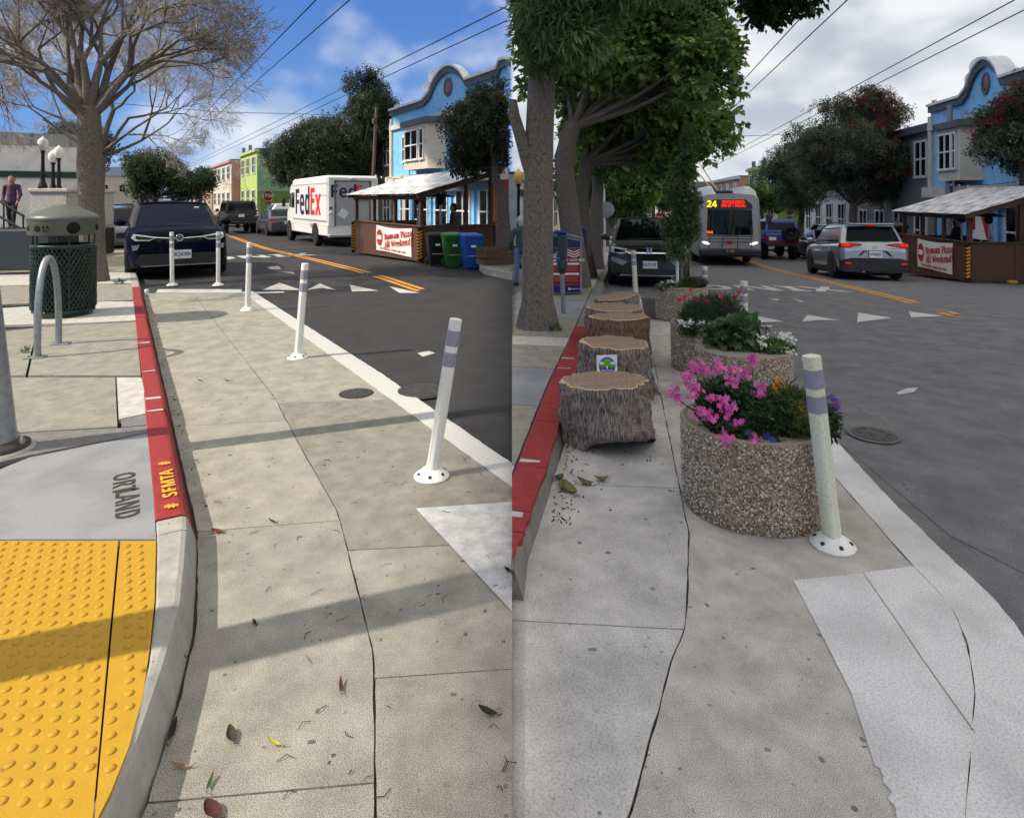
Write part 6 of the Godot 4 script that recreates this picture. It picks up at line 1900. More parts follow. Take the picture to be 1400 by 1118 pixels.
	var sap := leafy_tree("sapling", "young narrow tree growing in the farthest planter", top, "R", trunk_path(Vector3(0, -0.05, 0), Vector3(0.03, 2.3, 0), 6, 0.012), 0.028, 0.012, [[Vector3(-0.06, 0.78, 0), Vector3(0.34, 0.5, 0.3)], [Vector3(0.0, 1.3, 0), Vector3(0.26, 0.5, 0.25)], [Vector3(0.06, 1.85, 0), Vector3(0.15, 0.45, 0.15)], [Vector3(0.1, 2.3, 0), Vector3(0.08, 0.3, 0.08)]], leaf_cluster(75, 13, 0.07, 0.062, 0.032), 520.0, [Color(0.09, 0.15, 0.04), Color(0.12, 0.19, 0.05), Color(0.07, 0.115, 0.035), Color(0.16, 0.22, 0.08)], M.bark_pale, "", 0.1, 1.0, 0.5, 8)
	part(sap, "stake", MB.new().tube([Vector3(-0.06, -0.05, 0.02), Vector3(-0.06, 0.45, 0.02)], 0.022, 6), M.plate)

# ---------------------------------------------------------------- posts, bins, signs, people

func furniture_materials() -> void:
	M.post = worn(Color(0.88, 0.885, 0.86), 0.5, grain(81, 0.05, [[0.0, gr(0.72)], [0.14, gr(0.9)], [0.3, gr(0.98)], [1.0, gr(1.0)]], 512, 5), 0.4, null, 1.0, 0.0, false)
	M.post_dirty = worn(Color(0.84, 0.85, 0.76), 0.55, grain(82, 0.04, [[0.0, gr(0.55)], [0.2, gr(0.85)], [0.35, gr(0.97)], [1.0, gr(1.0)]], 512, 5), 0.35, null, 1.0, 0.0, false)
	M.reflect = worn(Color(0.60, 0.60, 0.66), 0.35, grain(83, 0.2, [[0.0, gr(0.7)], [0.5, gr(0.95)], [1.0, gr(1.0)]], 256, 3), 0.1, null, 1.0, 0.0, false)
	M.steel = worn(Color(0.60, 0.63, 0.65), 0.42, grain(84, 0.03, [[0.0, gr(0.78)], [0.5, gr(0.95)], [1.0, gr(1.0)]], 256, 4), 0.4, null, 1.0, 0.0, false)
	M.steel.metallic = 0.6
	M.black_iron = paint(Color(0.07, 0.075, 0.075), 0.5, 0.3)
	M.bin_green = paint(Color(0.055, 0.16, 0.125), 0.4, 0.1, 0.4)
	M.bin_grey = paint(Color(0.36, 0.38, 0.35), 0.45, 0.2)
	M.globe = paint(Color(0.88, 0.88, 0.86), 0.25)
	M.brown = worn(Color(0.34, 0.225, 0.17), 0.75, grain(85, 0.03, [[0.0, gr(0.75)], [0.4, gr(0.92)], [1.0, gr(1.0)]], 512, 5), 1.3, null, 1.0, 0.0, false)
	M.timber = worn(Color(0.40, 0.33, 0.27), 0.85, grain(86, 0.03, [[0.0, gr(0.5)], [0.4, gr(0.85)], [1.0, gr(1.0)]], 512, 5), 0.7, null, 1.0, 0.0, false)
	M.timber.uv1_scale = Vector3(0.7, 6.0, 0.7)
	M.roof_white = worn(Color(0.88, 0.885, 0.89), 0.6, grain(87, 0.018, [[0.0, gr(0.14)], [0.40, gr(0.32)], [0.43, gr(0.93)], [1.0, gr(1.0)]], 512, 6), 1.9, null, 1.0, 0.0, false)
	M.roof_white.uv1_scale = Vector3(0.2, 0.2, 0.75)
	M.cloth = paint(Color(0.88, 0.87, 0.85), 0.85)
	M.red_ink = paint(Color(0.70, 0.09, 0.10), 0.8)

func white_post(label: String, at: Vector3, h: float, lean: float, dirty := false, square := false, push := 0.0) -> void:
	var t := thing("bollard", label, "bollard", at, 0.0, "white plastic lane posts")
	var base: Material = M.post
	part(t, "base", MB.new().lathe([Vector2(0.100, 0.0), Vector2(0.102, 0.006), Vector2(0.085, 0.022), Vector2(0.060, 0.040), Vector2(0.048, 0.048), Vector2(0.01, 0.05)], 24), base)
	for i in 6:
		var a := TAU * (i + 0.5) / 6.0
		part(t, "bolt_hole", MB.new().lathe([Vector2(0.0105, 0.0), Vector2(0.010, 0.003), Vector2(0.001, 0.0035)], 10), M.trim, Transform3D(Basis(Vector3(-sin(a), 0, cos(a)), -0.62), Vector3(cos(a) * 0.079, 0.0275, sin(a) * 0.079)))
	var b := Basis(Vector3.BACK, -lean) * Basis(Vector3.RIGHT, push)
	var pole := MB.new()
	var hy := h
	if square:
		# a post pressed flat to a rounded square
		var rings := []
		for y in [0.03, 0.3, hy - 0.004, hy]:
			var ring := []
			for j in 20:
				var a := -TAU * j / 20.0
				var k := 0.037 / pow(pow(absf(cos(a)), 4.0) + pow(absf(sin(a)), 4.0), 0.25)
				ring.append(Vector3(cos(a) * k, y, sin(a) * k).rotated(Vector3.UP, 0.35) * Vector3(0.96 if y == hy else 1.0, 1, 0.96 if y == hy else 1.0))
			rings.append(ring)
		pole.loft(rings)
	else:
		pole.lathe([Vector2(0.040, 0.03), Vector2(0.037, 0.10), Vector2(0.036, hy - 0.004), Vector2(0.034, hy)], 20)
	var tt := Transform3D(b, Vector3(0, 0.01, 0))
	part(t, "pole", pole, M.post_dirty if dirty else M.post, tt)
	for y in [[0.83, 0.93], [0.70, 0.79]]:
		var m := MB.new()
		if square:
			var rings := []
			for yy in y:
				var ring := []
				for j in 20:
					var a := -TAU * j / 20.0
					var k := 0.0385 / pow(pow(absf(cos(a)), 4.0) + pow(absf(sin(a)), 4.0), 0.25)
					ring.append(Vector3(cos(a) * k, yy * h, sin(a) * k).rotated(Vector3.UP, 0.35))
				rings.append(ring)
			m.loft(rings, true, false)
		else:
			m.lathe([Vector2(0.0368, y[0] * h), Vector2(0.0378, y[0] * h + 0.002), Vector2(0.0378, y[1] * h - 0.002), Vector2(0.0368, y[1] * h)], 20)
		part(t, "reflective_band", m, M.reflect, tt)
	for k in 3:
		part(t, "rib", MB.new().box(Vector3(0, h * 0.35, 0.0375), Vector3(0.004, h * 0.62, 0.004)), M.post, tt * Transform3D(Basis(Vector3.UP, -0.7 + 0.7 * k), Vector3.ZERO))

func litter_bin() -> void:
	var t := thing("litter_bin", "dark green mesh litter bin with grey recycling hood", "bin", us("L", -0.62, 9.85, 0.125), yaw("L"))
	var r := 0.345
	part(t, "foot", MB.new().lathe([Vector2(r * 0.9, 0.0), Vector2(r * 0.92, 0.05), Vector2(r * 0.98, 0.06), Vector2(r * 0.98, 0.10), Vector2(0.02, 0.10)], 32), M.bin_green)
	part(t, "rim", MB.new().lathe([Vector2(r * 0.98, 0.86), Vector2(r * 1.03, 0.865), Vector2(r * 1.03, 0.90), Vector2(r * 0.96, 0.905), Vector2(r * 0.95, 0.86)], 32), M.bin_green)
	var net := MB.new()
	for k in 44:
		for sg in [-1.0, 1.0]:
			var path := []
			for i in 7:
				var v := i / 6.0
				var a: float = TAU * k / 44.0 + sg * v * 1.2
				path.append(Vector3(cos(a) * r, 0.10 + v * 0.77, sin(a) * r))
			net.tube(path, 0.0095, 4, false)
	part(t, "mesh_side", net, M.bin_green).set_meta("kind", "stuff")
	part(t, "liner", MB.new().lathe([Vector2(r * 0.9, 0.12), Vector2(r * 0.93, 0.80), Vector2(r * 0.90, 0.80), Vector2(0.05, 0.14)], 24), paint(Color(0.06, 0.09, 0.09), 0.7))
	for k in 6:
		var a := TAU * (k + 0.3) / 6.0
		part(t, "upright", MB.new().tube([Vector3(cos(a) * r, 0.05, sin(a) * r), Vector3(cos(a) * r, 1.02, sin(a) * r)], 0.012, 6), M.bin_green)
	part(t, "hood", MB.new().lathe([Vector2(r * 1.02, 1.02), Vector2(r * 1.10, 1.03), Vector2(r * 1.10, 1.20), Vector2(r * 1.13, 1.215), Vector2(r * 1.13, 1.245), Vector2(r * 1.05, 1.275), Vector2(r * 0.72, 1.33), Vector2(r * 0.66, 1.338), Vector2(r * 0.40, 1.385), Vector2(r * 0.2, 1.40), Vector2(0.01, 1.405)], 40), M.bin_grey)
	for q in [[1.25, 0.075], [0.35, 0.04], [2.3, 0.04], [2.75, 0.03]]:
		var a: float = q[0]
		part(t, "opening", MB.new().lathe([Vector2(q[1], 0.0), Vector2(q[1] * 0.97, 0.006), Vector2(0.004, 0.006)], 20), M.under, Transform3D(Basis(Vector3.UP, PI / 2 - a) * Basis(Vector3.RIGHT, PI / 2), Vector3(cos(a) * r * 1.098, 1.115, sin(a) * r * 1.098)))
	for k in 3:
		var a := 2.02
		var g := TAU * k / 3.0 + 0.5
		part(t, "recycling_arrow", MB.new().box(Vector3(cos(g) * 0.03, sin(g) * 0.03, 0.003), Vector3(0.045, 0.016, 0.006), Basis(Vector3.BACK, g + PI / 2)), M.under, Transform3D(Basis(Vector3.UP, PI / 2 - a), Vector3(cos(a) * r * 1.10, 1.115, sin(a) * r * 1.10)))

func bike_hoop() -> void:
	var t := thing("bike_rack", "steel hoop cycle rack bolted to the footway", "bike rack", us("L", -0.60, 7.58, 0.125), yaw("L") - 0.28)
	var path := []
	for i in 33:
		var a := PI * i / 32.0
		path.append(Vector3(0.02 * cos(a), 0.10 + 0.80 * pow(sin(a), 0.75), 0.29 * cos(a)))
	path.push_front(Vector3(0.02, 0.0, 0.285))
	path.append(Vector3(-0.02, 0.0, -0.285))
	part(t, "hoop", MB.new().tube(path, 0.03, 12), M.steel)
	for sg in [-1.0, 1.0]:
		var f := part(t, "foot_plate", MB.new().rbox(Vector3(0.0, 0.006, 0.285 * sg), Vector3(0.17, 0.012, 0.09), 0.003), M.steel)
		for e in [-1.0, 1.0]:
			part(f, "bolt", MB.new().lathe([Vector2(0.012, 0), Vector2(0.011, 0.012), Vector2(0.002, 0.014)], 8, Vector3(e * 0.06, 0.012, 0.285 * sg)), M.alloy)

func steel_pole(label: String, at: Vector3, h: float, r: float) -> void:
	var t := thing("street_pole", label, "pole", at, yaw("L"))
	part(t, "shaft", MB.new().tube([Vector3(0, 0.05, 0), Vector3(-0.085, 0.05, 0) * h * 0.5 + Vector3(0, h * 0.45, 0), Vector3(-0.085 * h, h * 0.98, 0)], [r, r * 0.9, r * 0.7], 24), M.steel)
	part(t, "base_plate", MB.new().lathe([Vector2(r * 1.75, 0.0), Vector2(r * 1.75, 0.035), Vector2(r * 1.3, 0.05), Vector2(r * 1.02, 0.055), Vector2(r, 0.06)], 24), M.iron)
	part(t, "grout_pad", MB.new().lathe([Vector2(r * 2.1, -0.01), Vector2(r * 2.0, 0.012), Vector2(r * 1.5, 0.014)], 20), M.curb)
	for k in 4:
		var a := TAU * k / 4.0 + 0.5
		part(t, "bolt", MB.new().lathe([Vector2(0.018, 0.03), Vector2(0.018, 0.065), Vector2(0.011, 0.067), Vector2(0.011, 0.085), Vector2(0.002, 0.087)], 8, Vector3(cos(a) * r * 1.42, 0, sin(a) * r * 1.42)), M.alloy)

func wheelie_bin(label: String, at: Vector3, turn: float, c: Color, k: float) -> void:
	var m := paint(c, 0.5)
	var t := thing("wheeled_bin", label, "bin", at, turn, "wheeled bins beside the parklet")
	var rings := []
	for q in [[0.04, 0.20, 0.22, 0.03], [0.5, 0.245, 0.28, 0.0], [0.86, 0.275, 0.33, 0.0], [0.88, 0.29, 0.345, 0.0], [0.93, 0.29, 0.345, 0.0]]:
		rings.append([Vector3(-q[1], q[0], q[2]), Vector3(q[1], q[0], q[2]), Vector3(q[1], q[0], -q[2]), Vector3(-q[1], q[0], -q[2])])
	part(t, "body", MB.new().loft(rings, true, true, false), m)
	part(t, "lid", MB.new().loft([[Vector3(-0.30, 0.935, 0.37), Vector3(0.30, 0.935, 0.37), Vector3(0.30, 0.935, -0.36), Vector3(-0.30, 0.935, -0.36)], [Vector3(-0.30, 0.965, 0.37), Vector3(0.30, 0.965, 0.37), Vector3(0.30, 0.985, -0.36), Vector3(-0.30, 0.985, -0.36)], [Vector3(-0.22, 1.0, 0.25), Vector3(0.22, 1.0, 0.25), Vector3(0.22, 1.02, -0.30), Vector3(-0.22, 1.02, -0.30)]], true, true, false), m)
	part(t, "grab_bar", MB.new().tube([Vector3(-0.2, 0.38, 0.285), Vector3(0.2, 0.38, 0.285)], 0.014, 6), paint(Color(0.7, 0.7, 0.7), 0.4, 0.5))
	part(t, "label_plate", MB.new().box(Vector3(0, 0.66, 0.312), Vector3(0.14, 0.06, 0.01), Basis(Vector3.RIGHT, -0.12)), M.plate)
	for sx in [-1.0, 1.0]:
		part(t, "wheel", MB.new().lathe([Vector2(0.05, -0.025), Vector2(0.11, -0.025), Vector2(0.12, 0), Vector2(0.11, 0.025), Vector2(0.02, 0.03)], 14), M.tyre, Transform3D(Basis(Vector3.BACK, PI / 2), Vector3(sx * 0.255, 0.12, -0.26)))
		part(t, "pocket", MB.new().rbox(Vector3(sx * 0.2, 0.45, 0.285), Vector3(0.06, 0.3, 0.03), 0.01), m)
	t.scale = Vector3.ONE * k

func parking_meter(label: String, at: Vector3) -> void:
	var t := thing("parking_meter", label, "parking meter", at, yaw("R"), "parking meters on the near footway")
	part(t, "pole", MB.new().tube([Vector3(0.02, 0, 0), Vector3(0, 0.62, 0)], 0.034, 12), M.steel)
	var slate := paint(Color(0.20, 0.25, 0.28), 0.5, 0.2)
	part(t, "collar", MB.new().lathe([Vector2(0.05, 0.58), Vector2(0.075, 0.66), Vector2(0.08, 0.76), Vector2(0.05, 0.78)], 16), slate)
	part(t, "head", MB.new().rbox(Vector3(0.0, 0.97, 0.0), Vector3(0.15, 0.40, 0.13), 0.03), slate)
	part(t, "cap", MB.new().rbox(Vector3(-0.02, 1.18, 0.0), Vector3(0.19, 0.05, 0.14), 0.02, Basis(Vector3.BACK, -0.12)), paint(Color(0.05, 0.22, 0.48), 0.4))
	part(t, "screen", MB.new().box(Vector3(-0.078, 1.04, 0), Vector3(0.01, 0.1, 0.09)), M.glass_dark)
	part(t, "card_slot", MB.new().lathe([Vector2(0.035, 0), Vector2(0.03, 0.01), Vector2(0.005, 0.012)], 12), paint(Color(0.1, 0.35, 0.5), 0.4), Transform3D(Basis(Vector3.RIGHT, PI / 2), Vector3(-0.05, 0.79, 0.07)))

func ballot_box() -> void:
	var t := thing("ballot_drop_box", "red and blue steel ballot drop box with waving stripes", "drop box", us("R", -1.02, 11.25, 0.125), 0.08)
	var blue := paint(Color(0.06, 0.10, 0.33), 0.5)
	var red := paint(Color(0.48, 0.05, 0.09), 0.5)
	var grey := paint(Color(0.50, 0.53, 0.56), 0.5, 0.3)
	var W := 0.66
	# a body with a roof falling to the right
	part(t, "cabinet", MB.new().prism(PackedVector2Array([Vector2(-W / 2, 0.02), Vector2(W / 2, 0.02), Vector2(W / 2, 0.98), Vector2(-W / 2, 1.12)]), 0.6, Transform3D(Basis(), Vector3(0, 0, -0.6))), grey)
	part(t, "lid", MB.new().rbox(Vector3(0.0, 1.075, -0.3), Vector3(W + 0.06, 0.035, 0.66), 0.01, Basis(Vector3.BACK, -0.21)), grey)
	var f := 0.004
	part(t, "blue_panel", MB.new().prism(PackedVector2Array([Vector2(-0.30, 0.84), Vector2(0.295, 0.84), Vector2(0.295, 0.95), Vector2(-0.30, 1.07)]), f, Transform3D(Basis(), Vector3(0, 0, 0.001))), blue)
	part(t, "red_panel", MB.new().box(Vector3(0, 0.50, 0.003), Vector3(0.59, 0.66, f)), red)
	part(t, "blue_panel", MB.new().box(Vector3(0, 0.10, 0.003), Vector3(0.59, 0.13, f)), blue)
	for k in 3:
		var top := PackedVector2Array()
		for i in 17:
			var x := lerpf(0.0, 0.285, i / 16.0)
			top.append(Vector2(x, 0.79 - k * 0.045 + 0.018 * sin(x * 26.0)))
		for i in range(16, -1, -1):
			var x := lerpf(0.0, 0.285, i / 16.0)
			top.append(Vector2(x, 0.772 - k * 0.045 + 0.018 * sin(x * 26.0)))
		part(t, "stripe", MB.new().prism(top, 0.002, Transform3D(Basis(), Vector3(0, 0, 0.006))), M.plate)
		part(t, "stripe", MB.new().prism(top, 0.002, Transform3D(Basis(), Vector3(-0.285, -0.02, 0.006))), M.plate)
	part(t, "star_field", MB.new().box(Vector3(-0.22, 0.78, 0.0085), Vector3(0.14, 0.11, 0.002)), blue)
	letters(t, "lettering", "OFFICIAL BALLOT DROP BOX", 0.042, M.plate, Transform3D(Basis(), Vector3(0, 0.615, 0.008)), false, 0.95, 0.002)
	for y in [0.55, 0.37]:
		for x in [-0.15, 0.145]:
			part(t, "text_bar", MB.new().box(Vector3(x, y, 0.0065), Vector3(0.26, 0.034, 0.002)), M.plate)
			for k in 4:
				part(t, "small_print", MB.new().box(Vector3(x - 0.01 * (k % 2), y - 0.045 - k * 0.026, 0.0065), Vector3(0.24 - 0.02 * (k % 3), 0.006, 0.002)), paint(Color(0.70, 0.45, 0.48), 0.7))
	part(t, "seal", MB.new().lathe([Vector2(0.022, 0), Vector2(0.021, 0.002), Vector2(0.001, 0.002)], 14), M.plate, Transform3D(Basis(Vector3.RIGHT, PI / 2), Vector3(0.1, 0.10, 0.006)))
	letters(t, "lettering", "DEPARTMENT OF ELECTIONS", 0.018, M.plate, Transform3D(Basis(), Vector3(0.20, 0.10, 0.006)), false, 0.6, 0.002)

func stop_sign(label: String, at: Vector3, turn: float, r: float, h: float) -> void:
	var t := thing("stop_sign", label, "sign", at, turn)
	var oct := PackedVector2Array()
	var oct2 := PackedVector2Array()
	for k in 8:
		var a := TAU * (k + 0.5) / 8.0
		oct.append(Vector2(cos(a), sin(a)) * r)
		oct2.append(Vector2(cos(a), sin(a)) * r * 0.92)
	part(t, "pole", MB.new().tube([Vector3(0, 0, -0.03), Vector3(0, h + r * 0.6, -0.03)], 0.035, 8), M.steel)
	var b := part(t, "board", MB.new().prism(oct, 0.01), M.plate, Transform3D(Basis(), Vector3(0, h, 0.005)))
	part(b, "red_face", MB.new().prism(oct2, 0.004, Transform3D(Basis(), Vector3(0, 0, 0.0105))), paint(Color(0.60, 0.05, 0.06), 0.5))
	letters(b, "lettering", "STOP", r * 0.62, M.plate, Transform3D(Basis(), Vector3(0, 0, 0.018)), false, 0.95, 0.004)
	part(t, "lower_plate", MB.new().rbox(Vector3(0, h - r * 1.25, 0.005), Vector3(r * 1.0, r * 0.3, 0.012), 0.003), paint(Color(0.60, 0.05, 0.06), 0.5))

func wire(label: String, pts: Array, r: float) -> void:
	single("overhead_wire", MB.new().tube(pts, r, 5), paint(Color(0.10, 0.10, 0.11), 0.7), label, "wire")

func lamp_column(label: String, at: Vector3, h: float, globe: Material, group: String, k := 1.0) -> void:
	var t := thing("lamp_post", label, "lamp", at, 0.0, group)
	part(t, "column", MB.new().lathe([Vector2(0.17 * k, 0.0), Vector2(0.17 * k, 0.08), Vector2(0.12 * k, 0.22), Vector2(0.085 * k, 0.3), Vector2(0.065 * k, h * 0.6), Vector2(0.06 * k, h - 0.1), Vector2(0.10 * k, h - 0.02), Vector2(0.10 * k, h)], 16), M.black_iron)
	part(t, "globe", MB.new().lathe([Vector2(0.09 * k, h), Vector2(0.17 * k, h + 0.09), Vector2(0.20 * k, h + 0.22), Vector2(0.17 * k, h + 0.35), Vector2(0.08 * k, h + 0.43), Vector2(0.03 * k, h + 0.47), Vector2(0.01, h + 0.5)], 16), globe)

# ---------------------------------------------------------------- people: one skin over a posed skeleton

func smin(a: float, b: float, k: float) -> float:
	var h := clampf(0.5 + 0.5 * (b - a) / k, 0, 1)
	return lerpf(b, a, h) - k * h * (1.0 - h)

func figure(bones: Array, cell: float) -> MB:
	# bones: [from, to, radius there, radius here, colour]
	var lo := Vector3.INF
	var hi := -Vector3.INF
	for b in bones:
		for k in 2:
			lo = lo.min(b[k] - Vector3.ONE * (b[2 + k] + 0.05))
			hi = hi.max(b[k] + Vector3.ONE * (b[2 + k] + 0.05))
	var n := Vector3i(((hi - lo) / cell).ceil()) + Vector3i.ONE
	var f := PackedFloat32Array()
	f.resize(n.x * n.y * n.z)
	f.fill(1.0)
	var dist := func(p: Vector3, b: Array) -> float:
		var ab: Vector3 = b[1] - b[0]
		var t := clampf((p - b[0]).dot(ab) / maxf(ab.length_squared(), 1e-6), 0, 1)
		return (p - b[0] - ab * t).length() - lerpf(b[2], b[3], t)
	for b in bones:
		var r: float = maxf(b[2], b[3]) + 0.06
		var a := Vector3i(((b[0].min(b[1]) - Vector3.ONE * r - lo) / cell).floor()).clamp(Vector3i.ZERO, n - Vector3i.ONE)
		var e := Vector3i(((b[0].max(b[1]) + Vector3.ONE * r - lo) / cell).ceil()).clamp(Vector3i.ZERO, n - Vector3i.ONE)
		for z in range(a.z, e.z + 1):
			for y in range(a.y, e.y + 1):
				for x in range(a.x, e.x + 1):
					var i := x + n.x * (y + n.y * z)
					var d: float = dist.call(lo + Vector3(x, y, z) * cell, b)
					f[i] = smin(f[i], d, 0.03)
	var m := MB.new()
	m.tinted = true
	var idx := {}
	var off := [0, 1, n.x, n.x + 1, n.x * n.y, n.x * n.y + 1, n.x * n.y + n.x, n.x * n.y + n.x + 1]
	for z in n.z - 1:
		for y in n.y - 1:
			for x in n.x - 1:
				var i := x + n.x * (y + n.y * z)
				var neg := 0
				for o in off:
					if f[i + o] < 0.0:
						neg += 1
				if neg == 0 or neg == 8:
					continue
				var s := Vector3.ZERO
				var c := 0
				for a in 8:
					for bit in 3:
						if a & (1 << bit):
							continue
						var b2 := a | (1 << bit)
						var fa := f[i + off[a]]
						var fb := f[i + off[b2]]
						if (fa < 0.0) != (fb < 0.0):
							var pa := Vector3(a & 1, (a >> 1) & 1, (a >> 2) & 1)
							var pb := Vector3(b2 & 1, (b2 >> 1) & 1, (b2 >> 2) & 1)
							s += pa.lerp(pb, fa / (fa - fb))
							c += 1
				var p := lo + (Vector3(x, y, z) + s / c) * cell
				var g := Vector3(f[i + 1] - f[i] + f[i + off[7]] - f[i + off[6]], f[i + off[2]] - f[i] + f[i + off[7]] - f[i + off[5]], f[i + off[4]] - f[i] + f[i + off[7]] - f[i + off[3]]).normalized()
				var best := 1e9
				for b in bones:
					var d: float = dist.call(p, b)
					if d < best:
						best = d
						m.tint = b[4]
				idx[i] = m.vert(p, g)
	var ax := [1, n.x, n.x * n.y]
	for i in idx:
		for k in 3:
			var u: int = ax[(k + 1) % 3]
			var w: int = ax[(k + 2) % 3]
			if f[i] < 0.0 == (f[i + ax[k]] < 0.0):
				continue
			if not (idx.has(i - u) and idx.has(i - w) and idx.has(i - u - w)):
				continue
			var q := [idx[i], idx[i - u], idx[i - u - w], idx[i - w]]
			if f[i] >= 0.0:
				m.ix.append_array(PackedInt32Array([q[0], q[1], q[2], q[0], q[2], q[3]]))
			else:
				m.ix.append_array(PackedInt32Array([q[0], q[2], q[1], q[0], q[3], q[2]]))
	return m

# a standing or sitting person, 1.7 m tall, looking towards +z
func person(label: String, at: Vector3, turn: float, top: Color, legs: Color, hair: Color, sit := false, k := 1.0, hat := Color(0, 0, 0, 0), stride := 0.12) -> void:
	var t := thing("person", label, "person", at, turn)
	var skin := Color(0.42, 0.24, 0.17)
	var v := func(x: float, y: float, z: float) -> Vector3: return Vector3(x, y, z) * k
	var hip := 0.50 if sit else 0.93
	var b := [
		[v.call(0, hip, 0), v.call(0, hip + 0.22, 0.0), 0.135 * k, 0.13 * k, top], [v.call(0, hip + 0.22, 0), v.call(0, hip + 0.46, -0.01), 0.13 * k, 0.125 * k, top], [v.call(-0.15, hip + 0.48, -0.01), v.call(0.15, hip + 0.48, -0.01), 0.075 * k, 0.075 * k, top],
		[v.call(0, hip + 0.5, 0), v.call(0, hip + 0.6, 0.015), 0.055 * k, 0.055 * k, skin], [v.call(0, hip + 0.66, 0.03), v.call(0, hip + 0.73, 0.02), 0.078 * k, 0.092 * k, skin],
		[v.call(0, hip + 0.665, 0.10), v.call(0, hip + 0.69, 0.112), 0.016 * k, 0.012 * k, skin],
		[v.call(0, hip + 0.74, -0.01), v.call(0, hip + 0.775, -0.005), 0.098 * k, 0.09 * k, hair if hat.a == 0.0 else hat], [v.call(0, hip + 0.66, -0.045), v.call(0, hip + 0.72, -0.04), 0.07 * k, 0.085 * k, hair],
		[v.call(-0.085, hip + 0.68, 0.01), v.call(-0.09, hip + 0.71, 0.0), 0.018 * k, 0.018 * k, skin], [v.call(0.085, hip + 0.68, 0.01), v.call(0.09, hip + 0.71, 0.0), 0.018 * k, 0.018 * k, skin],
	]
	for sx in [-1.0, 1.0]:
		var el: Vector3 = v.call(sx * 0.25, hip + 0.20, -0.02 + 0.05 * sx)
		var wr: Vector3 = v.call(sx * 0.23, hip + 0.0, 0.10 + 0.05 * sx)
		if sit:
			wr = v.call(sx * 0.12, hip + 0.16, 0.26)
		b.append([v.call(sx * 0.19, hip + 0.47, -0.01), el, 0.062 * k, 0.052 * k, top])
		b.append([el, wr, 0.050 * k, 0.040 * k, top])
		var hd := (wr - el).normalized()
		b.append([wr, wr + hd * 0.07 * k, 0.03 * k, 0.034 * k, skin])
		for q in 4:
			var o := Vector3(0, 0, (q - 1.5) * 0.017 * k)
			b.append([wr + hd * 0.08 * k + o, wr + hd * (0.15 + 0.012 * (1 if q in [1, 2] else -1)) * k + o + Vector3(-sx * 0.02 * k, 0, 0), 0.011 * k, 0.009 * k, skin])
		b.append([wr + hd * 0.03 * k + Vector3(0, 0, 0.03 * k), wr + hd * 0.085 * k + Vector3(0, 0, 0.05 * k), 0.012 * k, 0.010 * k, skin])
		var z: float = sx * stride
		if sit:
			var kn: Vector3 = v.call(sx * 0.12, hip + 0.0, 0.42)
			b.append([v.call(sx * 0.09, hip - 0.02, 0), kn, 0.092 * k, 0.066 * k, legs])
			b.append([kn, v.call(sx * 0.12, 0.08, 0.42), 0.06 * k, 0.045 * k, legs])
			b.append([v.call(sx * 0.12, 0.045, 0.40), v.call(sx * 0.13, 0.035, 0.58), 0.045 * k, 0.036 * k, Color(0.05, 0.05, 0.05)])
		else:
			var kn: Vector3 = v.call(sx * 0.095, 0.49, z * 0.6 + 0.03)
			b.append([v.call(sx * 0.085, hip - 0.03, 0), kn, 0.095 * k, 0.066 * k, legs])
			b.append([kn, v.call(sx * 0.09, 0.09, z), 0.062 * k, 0.048 * k, legs])
			b.append([v.call(sx * 0.09, 0.05, z - 0.02), v.call(sx * 0.10, 0.035, z + 0.15), 0.046 * k, 0.036 * k, Color(0.06, 0.06, 0.06)])
	var skin_m := StandardMaterial3D.new()
	skin_m.vertex_color_use_as_albedo = true
	skin_m.roughness = 0.85
	part(t, "body", figure(b, 0.02 * k), skin_m)

